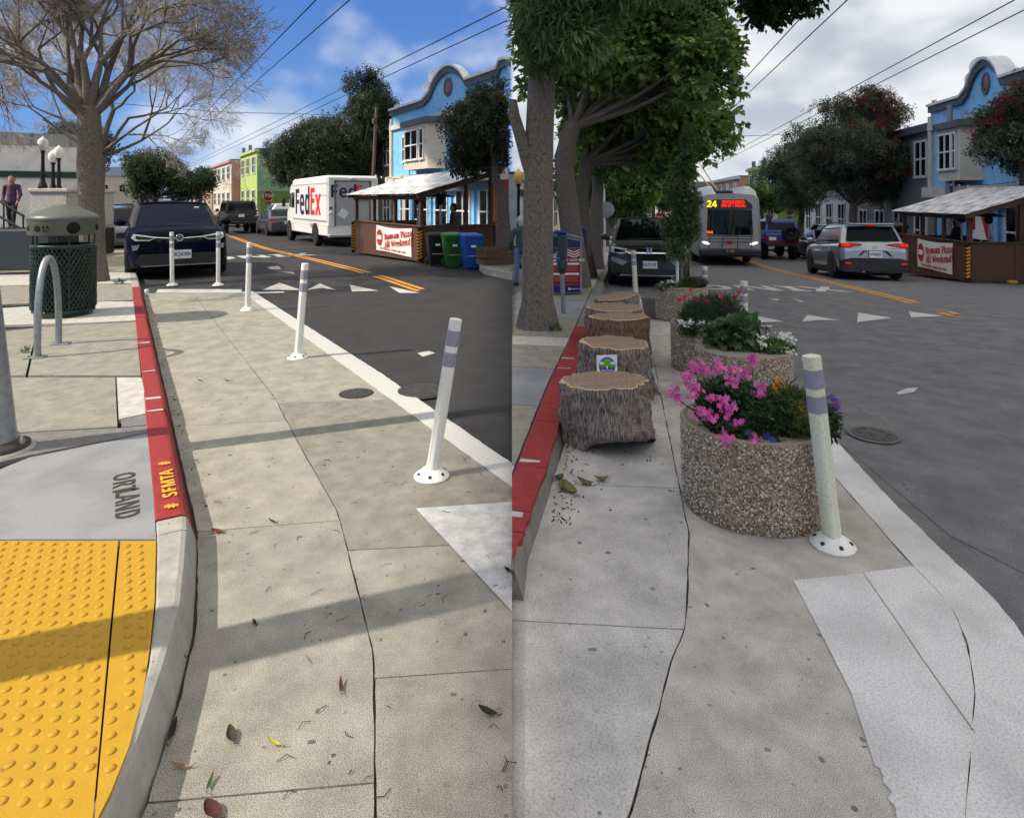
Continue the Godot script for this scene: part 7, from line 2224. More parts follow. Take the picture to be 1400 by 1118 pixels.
func build_furniture_left() -> void:
	var gl := "white plastic lane posts"
	for q in [[590, 659, 0.905, 0.155, "nearest leaning white post at the sunny street's edge line"], [407, 497, 0.94, 0.078, "second white post along the sunny edge line"], [338, 432, 0.96, 0.03, "third white post along the sunny edge line"], [298, 398, 0.98, 0.0, "white post before the crossover's headlight, right of the pair"], [235, 398, 0.98, -0.01, "white post before the crossover's number plate, left of the pair"]]:
		white_post(q[4], spot("L", q[0], q[1] - 8.0, 0.006), q[2], q[3])
	litter_bin()
	bike_hoop()
	steel_pole("grey steel pole on bolted base at left edge", us("L", -0.60, 4.72, 0.125), 6.5, 0.082)
	steel_pole("grey steel signal pole behind the yellow panels, out of view", us("L", -1.96, 2.87, 0.125), 7.5, 0.12)
	stop_sign("red stop sign before the green wall across sunny street", spot("L", 366, 312) + Vector3(0, 0, 0), yaw("L"), 0.40, 2.25)
	for q in [[590, 366, Color(0.035, 0.04, 0.04), "black wheeled bin beside the parklet"], [613, 368, Color(0.10, 0.36, 0.11), "green wheeled bin between the black and blue bins"], [638, 370, Color(0.04, 0.28, 0.62), "blue wheeled bin nearest the timber planter box"]]:
		wheelie_bin(q[3], spot("L", q[0] + 6, q[1] - 3), yaw("L") - 0.25, q[2], 0.80)
	single("scooter_handlebar", MB.new().tube([Vector3(-0.25, 0, 0), Vector3(0, -0.04, 0), Vector3(0.25, 0.03, 0)], 0.018, 6).tube([Vector3(0, -0.04, 0), Vector3(0.02, -0.95, 0.02)], 0.02, 6).tube([Vector3(0.02, -0.9, 0.02), Vector3(0.02, -0.9, -0.7)], 0.03, 6), M.black_iron, "black handlebar sticking up behind the blue bin", "scooter", us("L", 7.75, 13.3, 1.06), yaw("L") + 0.5)
	# timber planter box, built of boards
	var bx := thing("planter_box", "weathered timber planter box at foot of round evergreen", "planter", us("L", 7.32, 12.55, 0.12), yaw("L"))
	for k in 3:
		for sg in [-1.0, 1.0]:
			part(bx, "plank", MB.new().rbox(Vector3(-0.05, 0.07 + k * 0.14, 0.42 * sg), Vector3(0.84, 0.13, 0.045), 0.006), M.timber)
		part(bx, "plank", MB.new().rbox(Vector3(-0.45, 0.07 + k * 0.14, 0), Vector3(0.045, 0.13, 0.78), 0.006), M.timber)
	part(bx, "earth", MB.new().box(Vector3(-0.05, 0.37, 0), Vector3(0.78, 0.04, 0.78)), M.soil)
	# overhead
	var d := along("L")
	for q in [[3.08, "first trolley wire over the sunny near lane"], [3.61, "second trolley wire over the sunny near lane"], [6.3, "first trolley wire over the sunny far lane"], [6.8, "second trolley wire over the sunny far lane"]]:
		var s0: float = maxf(0.5, q[0] * 0.849 / 0.528 + 0.2)
		wire(q[1], [across("L") * q[0] + d * s0 + Vector3(0, 5.3, 0), across("L") * q[0] + d * 120.0 + Vector3(0, 5.3, 0)], 0.012)
	wire("span wire across the sunny street between the poles", [us("L", -1.5, 29, 0) + Vector3(0, 5.75, 0), us("L", 3.4, 29, 0) + Vector3(0, 5.65, 0), us("L", 10.2, 29.0, 0) + Vector3(0, 5.95, 0)], 0.012)
	var up := thing("utility_pole", "grey utility pole before the large dark evergreen", "pole", us("L", 10.15, 29.2, 0.1))
	part(up, "shaft", MB.new().tube([Vector3(0, 0, 0), Vector3(0.3, 6.3, 0)], [0.10, 0.07], 12), M.timber)
	part(up, "collar", MB.new().lathe([Vector2(0.12, 0), Vector2(0.12, 0.25), Vector2(0.1, 0.26)], 12, Vector3(0.2, 5.5, 0)), M.iron)
	var sl := thing("street_lamp", "distant street lamp with curved arm over sunny street", "lamp", us("L", 5.0, 82.0))
	part(sl, "column", MB.new().tube([Vector3.ZERO, Vector3(0, 7.6, 0)], [0.1, 0.07], 8), M.steel)
	part(sl, "arm", MB.new().tube([Vector3(0, 7.4, 0), Vector3(-0.5, 8.2, 0), Vector3(-1.3, 8.7, 0), Vector3(-2.0, 8.8, 0)], 0.05, 6), M.steel)
	part(sl, "lamp_head", MB.new().ellipsoid(Vector3(-2.2, 8.78, 0), Vector3(0.35, 0.08, 0.13), 8, 6), M.alloy)
	# the raised ground at the far left, its lamps and railing
	var z := -22.0
	for q in [[58.0, 258.0, 188.0, "tallest of the three globe lamps before white wall"], [72.0, 262.0, 206.0, "smallest of the three globe lamps, in the middle"], [80.0, 264.0, 200.0, "rightmost of the three globe lamps before white wall"]]:
		var zz := z if q[0] < 70 else z - 2.0
		var hh: float = (q[1] - q[2]) / FOC * -zz
		lamp_column(q[3], Vector3((q[0] - 700.0) / FOC * -zz, EYE + (HOR - q[1]) / FOC * -zz, zz), hh - 0.45, M.globe, "globe lamps on the raised wall", 0.85)
	single("retaining_wall", MB.new().rbox(Vector3(0, 0.95, 0), Vector3(1.3, 1.9, 2.6), 0.04).rbox(Vector3(0, 1.9, 0), Vector3(1.42, 0.14, 2.72), 0.03), M.walk_white, "beige stone pier that carries the globe lamps", "wall", Vector3(-16.15, 0.0, -23.2))
	var rail := thing("stair_railing", "black iron railing of the steps at far left", "railing", Vector3(-13.6, 0.1, -16.2))
	for k in 3:
		part(rail, "rail", MB.new().tube([Vector3(-2.2, 2.15 - k * 0.5, 0), Vector3(-0.6, 2.1 - k * 0.5, 0), Vector3(1.1, 1.05 - k * 0.35, 0.1)], 0.03, 6), M.black_iron)
	for k in 7:
		var x := -2.0 + 0.5 * k
		part(rail, "baluster", MB.new().tube([Vector3(x, 0, 0), Vector3(x, 2.1 - maxf(0.0, x + 0.6) * 0.62, 0)], 0.02, 5), M.black_iron)
	single("low_wall", MB.new().rbox(Vector3(0, 0.42, 0), Vector3(2.6, 0.84, 0.5), 0.03), paint(Color(0.16, 0.19, 0.22), 0.7), "dark painted low wall at left behind the litter bin", "wall", Vector3(-11.0, 0.12, -13.2), 0.15)
	single("raised_bed", MB.new().rbox(Vector3(0, 0.3, 0), Vector3(7.0, 0.85, 6.0), 0.05), M.soil, "dark raised planting bed beside the steps", "planting bed", Vector3(-16.4, -0.05, -17.6), 0.1)
	person("person in purple standing by the steps at far left", Vector3(-15.6, 0.66, -19.6), 0.3, Color(0.10, 0.04, 0.09), Color(0.03, 0.03, 0.035), Color(0.02, 0.015, 0.012), false, 0.95)
	person("person seated inside the sunny parklet, dark purple top", us("L", 8.1, 16.2, 0.35), yaw("L") - 2.0, Color(0.07, 0.035, 0.09), Color(0.03, 0.03, 0.05), Color(0.02, 0.015, 0.012), true, 0.9)

func build_furniture_right() -> void:
	white_post("nearest white post, dirty and leaning, beside pebble planter", spot("R", 1139, 745, 0.006), 0.90, -0.105, true, true, -0.02)
	white_post("second white post, showing above broad leaves of second planter", us("R", 1.38, 7.55, 0.006), 0.80, 0.0, true, true)
	white_post("third white post, half hidden behind the third planter's red flowers", us("R", 1.28, 10.2, 0.006), 0.74, 0.0, true, true)
	white_post("leaning white post in front of parked dark grey crossover", us("R", 0.26, 11.6, 0.006), 0.90, -0.06, true, true)
	parking_meter("parking meter in front of the red ballot box", us("R", -0.86, 9.2, 0.125))
	parking_meter("parking meter behind the red ballot box", us("R", -0.80, 13.6, 0.125))
	ballot_box()
	stop_sign("red stop sign beyond the blue off-road car", Vector3((1080 - 700) / FOC * 45.0, -1.55, -45.0), yaw("R"), 0.37, 2.30)
	for q in [[708.0, 242.0, 14.5, 20.0, "left amber globe lamp behind the nearest trunk"], [746.0, 257.0, 13.0, 24.0, "right amber globe lamp between the nearest trunks"]]:
		var zz: float = q[3]
		var hh: float = EYE + (HOR - q[1]) / FOC * zz + 0.7
		lamp_column(q[4], Vector3((q[0] - 700.0) / FOC * zz + 0.02, -0.7, -zz), hh - 0.22, paint(Color(0.93, 0.74, 0.33), 0.3), "amber globe lamps beyond the leafy row", 0.75)
	var d := along("R") + Vector3(0, -0.021, 0)
	for q in [[3.35, "first trolley wire over the cloudy near lane", 0.0], [3.86, "second trolley wire over the cloudy near lane", 0.0], [6.7, "first trolley wire over the cloudy far lane", 0.0], [7.2, "second trolley wire over the cloudy far lane", 0.0]]:
		wire(q[1], [across("R") * q[0] + d * 1.0 + Vector3(0, 5.3, 0), across("R") * q[0] + d * 120.0 + Vector3(0, 5.3, 0)], 0.012)
	wire("span wire across the cloudy street between the poles", [us("R", 1.6, 29, 0) + Vector3(0, 5.8, 0), us("R", 4.0, 29, 0) + Vector3(0, 5.55, 0), us("R", 11.3, 29.0, 0) + Vector3(0, 5.7, 0)], 0.012)
	var up := thing("utility_pole", "grey utility pole with red and white parking sign", "pole", us("R", 12.5, 27.0, 0.1))
	part(up, "shaft", MB.new().tube([Vector3(0, 0, 0), Vector3(0.08, 6.3, 0)], [0.14, 0.10], 12), M.steel)
	part(up, "parking_sign", MB.new().rbox(Vector3(0.42, 3.05, 0.1), Vector3(0.5, 0.62, 0.02), 0.006), M.plate)
	part(up, "sign_heading", MB.new().box(Vector3(0.42, 3.27, 0.112), Vector3(0.44, 0.11, 0.006)), M.red_ink)
	for k in 3:
		part(up, "sign_line", MB.new().box(Vector3(0.42, 3.12 - k * 0.12, 0.112), Vector3(0.36, 0.04, 0.006)), paint(Color(0.65, 0.35, 0.36), 0.7))
	var sp := thing("sign_pole", "pale thin pole with round sign backs beyond the leafy row", "pole", us("R", -0.62, 24.0, 0.1))
	part(sp, "shaft", MB.new().tube([Vector3.ZERO, Vector3(-0.05, 3.4, 0)], 0.05, 8), M.plate)
	part(sp, "sign_back", MB.new().lathe([Vector2(0.3, 0), Vector2(0.3, 0.01), Vector2(0.01, 0.01)], 16), M.alloy, Transform3D(Basis(Vector3.RIGHT, PI / 2), Vector3(0.05, 2.1, 0.06)))
	person("grey-haired person in green padded jacket and jeans by trunk", us("R", -1.92, 12.6, 0.125) + Vector3(-0.09, 0, 0), PI + 0.3, Color(0.035, 0.075, 0.07), Color(0.13, 0.20, 0.33), Color(0.45, 0.43, 0.42), false, 0.80, Color(0, 0, 0, 0), 0.05)
	person("person in dark jacket and orange hat seated in cloudy parklet", us("R", 10.55, 22.2, 0.55), yaw("R") + 0.8, Color(0.02, 0.022, 0.035), Color(0.03, 0.03, 0.04), Color(0.03, 0.02, 0.015), true, 1.0, Color(0.45, 0.10, 0.02))
	person("small distant person in dark clothes on the shaded footway", us("R", -0.9, 22.5, 0.125), PI, Color(0.02, 0.02, 0.022), Color(0.02, 0.02, 0.03), Color(0.02, 0.015, 0.012), false, 0.95)

# fallen leaves and twigs
func leaf_thing(label: String, at: Vector3, long: float, wide: float, c: Color, turn: float, curl: float, called := "fallen_leaf") -> void:
	var rings := []
	for i in 7:
		var v := i / 6.0
		var w := wide * 0.5 * pow(sin(PI * clampf(v * 0.94 + 0.03, 0, 1)), 0.8)
		var y := 0.004 + curl * long * 0.4 * pow(v - 0.4, 2.0)
		rings.append([Vector3(-w, y + w * 0.5, -long * (v - 0.5)), Vector3(-w * 0.5, y + w * 0.12, -long * (v - 0.5)), Vector3(0, y, -long * (v - 0.5)), Vector3(w * 0.5, y + w * 0.12, -long * (v - 0.5)), Vector3(w, y + w * 0.5, -long * (v - 0.5))])
	var m := MB.new().loft(rings, false, false)
	m.tube([Vector3(0, 0.004, long * 0.5), Vector3(0.005, 0.012, long * 0.72)], 0.0018, 4)
	var mt := worn(c, 0.8, grain(91, 0.04, [[0.0, gr(0.55)], [0.5, gr(0.9)], [1.0, gr(1.0)]], 256, 4), 0.05, null, 1.0, 0.0, false)
	single(called, m, mt, label, "leaf", at, turn, "fallen leaves on the apron")

func build_litter() -> void:
	for q in [
		[296, 728, 0.085, 0.045, Color(0.42, 0.15, 0.07), 1.4, "reddish leaf on concrete just right of the SFMTA stencil"], [372, 714, 0.07, 0.02, Color(0.16, 0.12, 0.07), 1.1, "dark curled leaf right of the reddish leaf"], [240, 903, 0.085, 0.05, Color(0.36, 0.13, 0.08), 1.9, "reddish leaf in the gutter beside the yellow panels"],
		[226, 894, 0.05, 0.022, Color(0.62, 0.64, 0.25), 0.9, "small yellow-green leaf in the gutter beside reddish leaf"], [235, 1003, 0.11, 0.03, Color(0.10, 0.10, 0.06), 0.2, "dark crumpled leaf in the gutter near the bottom"], [316, 1008, 0.085, 0.045, Color(0.22, 0.16, 0.10), 0.6, "brown crumpled leaf on the sunny slab"],
		[246, 1050, 0.075, 0.022, Color(0.58, 0.40, 0.26), 1.5, "pale tan leaf near the bottom left gutter"], [287, 1072, 0.07, 0.018, Color(0.22, 0.34, 0.10), 0.1, "fresh green leaf near the bottom edge"], [375, 1018, 0.07, 0.02, Color(0.70, 0.66, 0.22), 1.2, "yellow tipped leaf on the sunny slab"],
		[466, 940, 0.085, 0.02, Color(0.30, 0.12, 0.07), 0.3, "long reddish leaf beside the slab joint"], [667, 976, 0.09, 0.04, Color(0.10, 0.085, 0.07), 1.2, "dark shrivelled leaf at right on the sunny slab"], [310, 521, 0.10, 0.03, Color(0.30, 0.27, 0.10), 1.5, "olive leaf near the second post's slab"],
		[273, 521, 0.06, 0.03, Color(0.18, 0.13, 0.08), 1.3, "dark leaf beside the red kerb"], [348, 853, 0.05, 0.02, Color(0.12, 0.10, 0.08), 0.7, "small dark leaf in the band of shade"], [290, 1112, 0.09, 0.06, Color(0.30, 0.08, 0.06), 1.0, "maroon leaf cut by the bottom edge"], [695, 781, 0.06, 0.03, Color(0.12, 0.11, 0.10), 1.0, "dark leaf on the white crosswalk bar"],
	]:
		leaf_thing(q[6], spot("L", q[0], q[1], 0.006), q[2] * 0.72, q[3] * 0.62, q[4], q[5], 1.6)
	for q in [[780, 672, 0.12, 0.06, 0.5, "lowest of the heap"], [822, 657, 0.10, 0.05, 1.9, "rightmost of the heap"], [764, 655, 0.09, 0.05, 2.6, "nearest the red kerb"], [800, 662, 0.10, 0.05, 1.2, "in the middle of the heap"], [770, 668, 0.09, 0.06, 0.1, "beside the lowest one"]]:
		leaf_thing("withered leaf below nearest stump, " + q[5], spot("R", q[0], q[1], 0.006), q[2], q[3], [Color(0.34, 0.37, 0.20), Color(0.44, 0.42, 0.25)][int(q[4] * 10) % 2], q[4], 2.5)
	var m := MB.new()
	for i in 130:
		var px := rng.randf_range(215, 700)
		var py := 400.0 + 710.0 * pow(rng.randf(), 1.5)
		var a := measured("L", px, py)
		if a.x < 0.4 or a.x > 1.8 or a.y > 11:
			continue
		var p := us("L", a.x, a.y, 0.008)
		var l := rng.randf_range(0.015, 0.055)
		var ang2 := rng.randf() * TAU
		var d := Vector3(cos(ang2), 0, sin(ang2)) * l
		var e := Vector3(-d.z, 0, d.x) * rng.randf_range(-0.4, 0.4)
		m.tube([p, p + d * 0.5 + e + Vector3(0, 0.004, 0), p + d], rng.randf_range(0.0006, 0.0017), 4)
	for i in 60:
		var a := Vector2(rng.randf_range(-0.36, 0.3), rng.randf_range(3.3, 7.5))
		var p := us("R", a.x, a.y, 0.008)
		if p.x < 0.05:
			continue
		m.tube([p, p + Vector3(rng.randfn(), 0.1, rng.randfn()) * 0.012], rng.randf_range(0.002, 0.005), 4)
	for i in 260:
		var sd := "R" if i < 190 else "L"
		var a := Vector2(-0.37 + absf(rng.randfn()) * 0.07, 3.2 + rng.randf() * rng.randf() * 5.0) if sd == "R" else Vector2(0.335 + absf(rng.randfn()) * 0.035, rng.randf_range(3.4, 11.0))
		var p := us(sd, a.x, a.y, 0.007)
		if p.x * (1.0 if sd == "R" else -1.0) < 0.05:
			continue
		m.tube([p, p + Vector3(rng.randfn() * 0.012, 0.004, rng.randfn() * 0.012)], [rng.randf_range(0.0015, 0.005), 0.001], 4)
	var o := structure("twig_litter", m, paint(Color(0.15, 0.115, 0.08), 0.9))
	o.set_meta("kind", "stuff")
	single("crushed_can", MB.new().lathe([Vector2(0.022, 0), Vector2(0.033, 0.012), Vector2(0.030, 0.05), Vector2(0.034, 0.09), Vector2(0.024, 0.105)], 14), M.plate, "small crushed white can at the kerb by the crossover", "can", spot("L", 200, 404, 0.006), 0.5)
	single("weed_tuft", leaf_cluster(92, 60, 0.05, 0.10, 0.012, -0.6), paint(Color(0.23, 0.33, 0.10), 0.8), "green weeds at the kerb beside the bare tree", "plant", us("L", -0.02, 12.9, 0.13))
	single("weed_tuft", leaf_cluster(93, 40, 0.03, 0.06, 0.010, -0.6), paint(Color(0.23, 0.33, 0.10), 0.8), "small weed in the footway joint by the hoop rack", "plant", spot("L", 36, 481, 0.13))
	single("weed_tuft", leaf_cluster(94, 30, 0.05, 0.12, 0.03, -0.5), paint(Color(0.30, 0.42, 0.16), 0.8), "leafy sprout at the foot of the nearest trunk", "plant", spot("R", 760, 452, 0.13))

# ---------------------------------------------------------------- buildings and the parklets

func building_materials() -> void:
	var weather := grain(101, 0.012, [[0.0, gr(0.80)], [0.3, gr(0.93)], [1.0, gr(1.0)]], 512, 5)
	M.blue_wall = worn(Color(0.50, 0.75, 0.93), 0.8, weather, 3.0, null, 1.0, 0.0, false)
	M.cream = worn(Color(0.80, 0.78, 0.72), 0.8, weather, 2.5, null, 1.0, 0.0, false)
	M.slate_trim = worn(Color(0.33, 0.37, 0.42), 0.7, weather, 2.5, null, 1.0, 0.0, false)
	M.coping = worn(Color(0.86, 0.87, 0.87), 0.7, weather, 2.5, null, 1.0, 0.0, false)
	M.grey_wall = worn(Color(0.50, 0.50, 0.50), 0.85, weather, 2.5, null, 1.0, 0.0, false)
	M.white_wall = worn(Color(0.85, 0.85, 0.84), 0.85, weather, 4.0, null, 1.0, 0.0, false)
	M.brick = worn(Color(0.58, 0.31, 0.19), 0.9, weather, 0.7, null, 1.0, 0.0, false)
	M.green_wall = worn(Color(0.47, 0.62, 0.50), 0.85, weather, 3.0, null, 1.0, 0.0, false)
	M.lime_wall = worn(Color(0.72, 0.80, 0.46), 0.85, weather, 3.0, null, 1.0, 0.0, false)
	M.grass_wall = worn(Color(0.36, 0.50, 0.20), 0.85, weather, 3.0, null, 1.0, 0.0, false)
	M.pink_wall = worn(Color(0.80, 0.60, 0.52), 0.85, weather, 3.0, null, 1.0, 0.0, false)
	M.peach = worn(Color(0.88, 0.83, 0.76), 0.85, weather, 3.0, null, 1.0, 0.0, false)

func sash(parent: Node, x: float, y: float, w: float, h: float, z: float, cols: int, rows: int, fr: Material, called := "window", bar := 0.07) -> void:
	var o := part(parent, called, MB.new().box(Vector3(x, y, z), Vector3(w, h, 0.05)), M.under)
	var m := MB.new()
	m.box(Vector3(x, y + h / 2, z + 0.04), Vector3(w + bar, bar, 0.08)).box(Vector3(x, y - h / 2, z + 0.05), Vector3(w + bar * 1.6, bar * 1.2, 0.10))
	for k in [-1.0, 1.0]:
		m.box(Vector3(x + k * w / 2, y, z + 0.038), Vector3(bar, h + bar * 0.9, 0.076))
	for i in range(1, cols):
		m.box(Vector3(x - w / 2 + w * i / cols, y, z + 0.036), Vector3(bar * 0.8, h, 0.07))
	for i in range(1, rows):
		m.box(Vector3(x, y - h / 2 + h * i / rows, z + 0.034), Vector3(w, bar * 0.8, 0.066))
	part(o, "frame", m, fr)
	for i in cols:
		for j in rows:
			var pw := w / cols - bar
			var ph := h / rows - bar
			part(o, "pane", MB.new().box(Vector3(x - w / 2 + w * (i + 0.5) / cols, y - h / 2 + h * (j + 0.5) / rows, z + 0.029), Vector3(pw, ph, 0.006)), M.glass_dark)

# the two-storey blue house with a curved gable: x along its front from the far corner, z towards the street.
# kx stretches its front; it is cut off at length W (where the two streets meet or past the frame)
func blue_house(label: String, side: String, u: float, s0: float, ledge: float, kx: float, W: float) -> void:
	var base := us(side, u, s0)
	base.y = ledge
	var t := thing("blue_house", label, "building", base, yaw(side) - PI / 2)
	var D := 6.0
	# body below the gable, cut obliquely so that it ends at x = 0 of the world
	var sk := 1.62 if side == "L" else 0.0
	var th := 0.1 if side == "L" else 0.4
	part(t, "lower_wall", MB.new().prism(PackedVector2Array([Vector2(0, 0.25), Vector2(W - sk * 0.25, 0.25), Vector2(maxf(0.5, W - sk * D), D), Vector2(0, D)]), 2.9, Transform3D(Basis(Vector3.RIGHT, -PI / 2), Vector3(0, -2.9, 0))), M.blue_wall)
	part(t, "upper_wall", MB.new().prism(PackedVector2Array([Vector2(0, 0), Vector2(W, 0), Vector2(maxf(0.5, W - sk * D), D), Vector2(0, D)]), 3.1, Transform3D(Basis(Vector3.RIGHT, -PI / 2), Vector3(0, 0, 0))), M.blue_wall)
	var top := func(x: float) -> float:
		# the parapet: flat, then a curved gable in the middle
		var a := x / kx
		if a < 2.6:
			return 3.62
		if a < 3.1:
			return lerpf(3.62, 3.9, (a - 2.6) / 0.5)
		if a < 5.2:
			return 3.9 + 0.85 * pow(sin(PI * (a - 3.1) / 2.1), 0.7)
		return 3.88 if a < 6.9 else 4.15
	var poly := PackedVector2Array([Vector2(0, 3.1), Vector2(W, 3.1)])
	var low := PackedVector2Array()
	var hi := PackedVector2Array()
	var n := 60
	for i in n + 1:
		var x := W * (n - i) / n
		poly.append(Vector2(x, top.call(x) - 0.34))
	part(t, "gable", MB.new().prism(poly, th, Transform3D(Basis(), Vector3(0, 0, -th))), M.blue_wall)
	for q in [["cornice", -0.36, -0.09, 0.12, M.slate_trim], ["coping", -0.10, 0.0, 0.20, M.coping]]:
		var strip := PackedVector2Array()
		for i in n + 1:
			var x := W * i / n
			strip.append(Vector2(x, top.call(x) + q[1]))
		for i in n + 1:
			var x := W * (n - i) / n
			strip.append(Vector2(x, top.call(x) + q[2]))
		part(t, q[0], MB.new().prism(strip, th + 0.05 + q[3], Transform3D(Basis(), Vector3(0, 0, -th - 0.05))), q[4])
	part(t, "finial", MB.new().loft([[Vector3(0.55 * kx, 3.5, 0.16), Vector3(0.72 * kx, 3.5, 0.16), Vector3(0.72 * kx, 3.5, 0.1), Vector3(0.55 * kx, 3.5, 0.1)], [Vector3(0.5 * kx, 3.72, 0.2), Vector3(0.78 * kx, 3.72, 0.2), Vector3(0.78 * kx, 3.72, 0.1), Vector3(0.5 * kx, 3.72, 0.1)]], true, true, false), M.coping)
	part(t, "corner_pilaster", MB.new().box(Vector3(0.10, 1.55, 0.04), Vector3(0.26, 3.1, 0.14)), M.cream)
	part(t, "belt_course", MB.new().box(Vector3(W / 2, 2.62, 0.06), Vector3(W, 0.24, 0.16)), M.cream)
	part(t, "sill_course", MB.new().box(Vector3(W / 2, -0.12, 0.16), Vector3(W, 0.42, 0.4)), M.cream)
	part(t, "oval_window", MB.new().lathe([Vector2(0.30, 0.0), Vector2(0.30, 0.05), Vector2(0.22, 0.06), Vector2(0.21, 0.02), Vector2(0.01, 0.02)], 28), M.slate_trim, Transform3D(Basis(Vector3(kx * 0.85, 0, 0), Vector3(0, 0, 1), Vector3(0, -1.35, 0)), Vector3(4.15 * kx, 3.78, 0.0)))
	part(t, "oval_glass", MB.new().lathe([Vector2(0.21, 0.0), Vector2(0.2, 0.04), Vector2(0.01, 0.045)], 24), paint(Color(0.50, 0.28, 0.28), 0.3), Transform3D(Basis(Vector3(kx * 0.85, 0, 0), Vector3(0, 0, 1), Vector3(0, -1.35, 0)), Vector3(4.15 * kx, 3.78, 0.0)))
	# first window and the bay
	sash(t, 1.38 * kx, 1.42, 0.80 * kx, 1.25, 0.0, 2, 2, M.coping)
	var b0 := 1.95 * kx
	var b1 := 3.65 * kx
	var out := 0.62
	part(t, "bay", MB.new().prism(PackedVector2Array([Vector2(b0, 0), Vector2(b0 + 0.1, -out), Vector2(b1, -out), Vector2(b1 + 0.35 * kx, 0)]), 2.0, Transform3D(Basis(Vector3.RIGHT, -PI / 2), Vector3(0, 0.30, 0))), M.cream)
	part(t, "bay_roof", MB.new().prism(PackedVector2Array([Vector2(b0 - 0.15, 0.01), Vector2(b0 - 0.06, -out - 0.16), Vector2(b1 + 0.14, -out - 0.16), Vector2(b1 + 0.5 * kx, 0.01)]), 0.26, Transform3D(Basis(Vector3.RIGHT, -PI / 2), Vector3(0, 2.30, 0))), M.slate_trim)
	sash(t, b0 + 0.56 * kx + 0.1, 1.42, 0.92 * kx, 1.36, out, 2, 2, M.coping)
	sash(t, b0 + 1.34 * kx, 1.42, 0.26 * kx, 1.36, out, 1, 2, M.coping)
	# ground floor: shop windows, door, brick pier
	var gy := -1.55
	part(t, "shop_fascia", MB.new().box(Vector3(W / 2 - 0.3, -0.52, -0.1), Vector3(W - 0.6, 0.36, 0.36)), M.slate_trim)
	var xs := 0.5
	var k := 0
	while xs < W - 2.2:
		sash(t, xs + 0.85, gy, 1.25, 1.75, -0.25, 2, 2, M.coping, "shop_window", 0.08)
		part(t, "pilaster", MB.new().box(Vector3(xs + 1.85, -1.7, -0.22), Vector3(0.24, 2.3, 0.16)), M.blue_wall)
		xs += 2.1
		k += 1
	# aerial dishes on the roof
	for q in [[2.0, 4.35, 0.26], [2.45, 4.75, 0.32]]:
		var dsh := part(t, "roof_dish", MB.new().lathe([Vector2(q[2] * 0.2, 0.0), Vector2(q[2] * 0.7, 0.03), Vector2(q[2], 0.08), Vector2(q[2] * 0.98, 0.085), Vector2(q[2] * 0.6, 0.05), Vector2(0.01, 0.03)], 18), M.plate, Transform3D(Basis(Vector3.UP, 0.5) * Basis(Vector3.RIGHT, PI / 2 - 0.2), Vector3(q[0] * kx, q[1], -0.6)))
		part(t, "dish_mast", MB.new().tube([Vector3(q[0] * kx, 3.0, -0.66), Vector3(q[0] * kx, q[1], -0.66)], 0.025, 6), M.alloy)

func string_lights(label: String, a: Vector3, b: Vector3, n: int, sag: float) -> void:
	var t := thing("string_lights", label, "lights", a)
	var path := []
	for i in 17:
		var v := i / 16.0
		path.append((b - a) * v + Vector3(0, -sag * 4.0 * v * (1.0 - v), 0))
	part(t, "cable", MB.new().tube(path, 0.012, 4), M.trim)
	for i in n:
		var v := (i + 0.5) / n
		var p := (b - a) * v + Vector3(0, -sag * 4.0 * v * (1.0 - v) - 0.06, 0)
		part(t, "bulb", MB.new().ellipsoid(p, Vector3(0.04, 0.06, 0.04), 8, 6), M.globe)

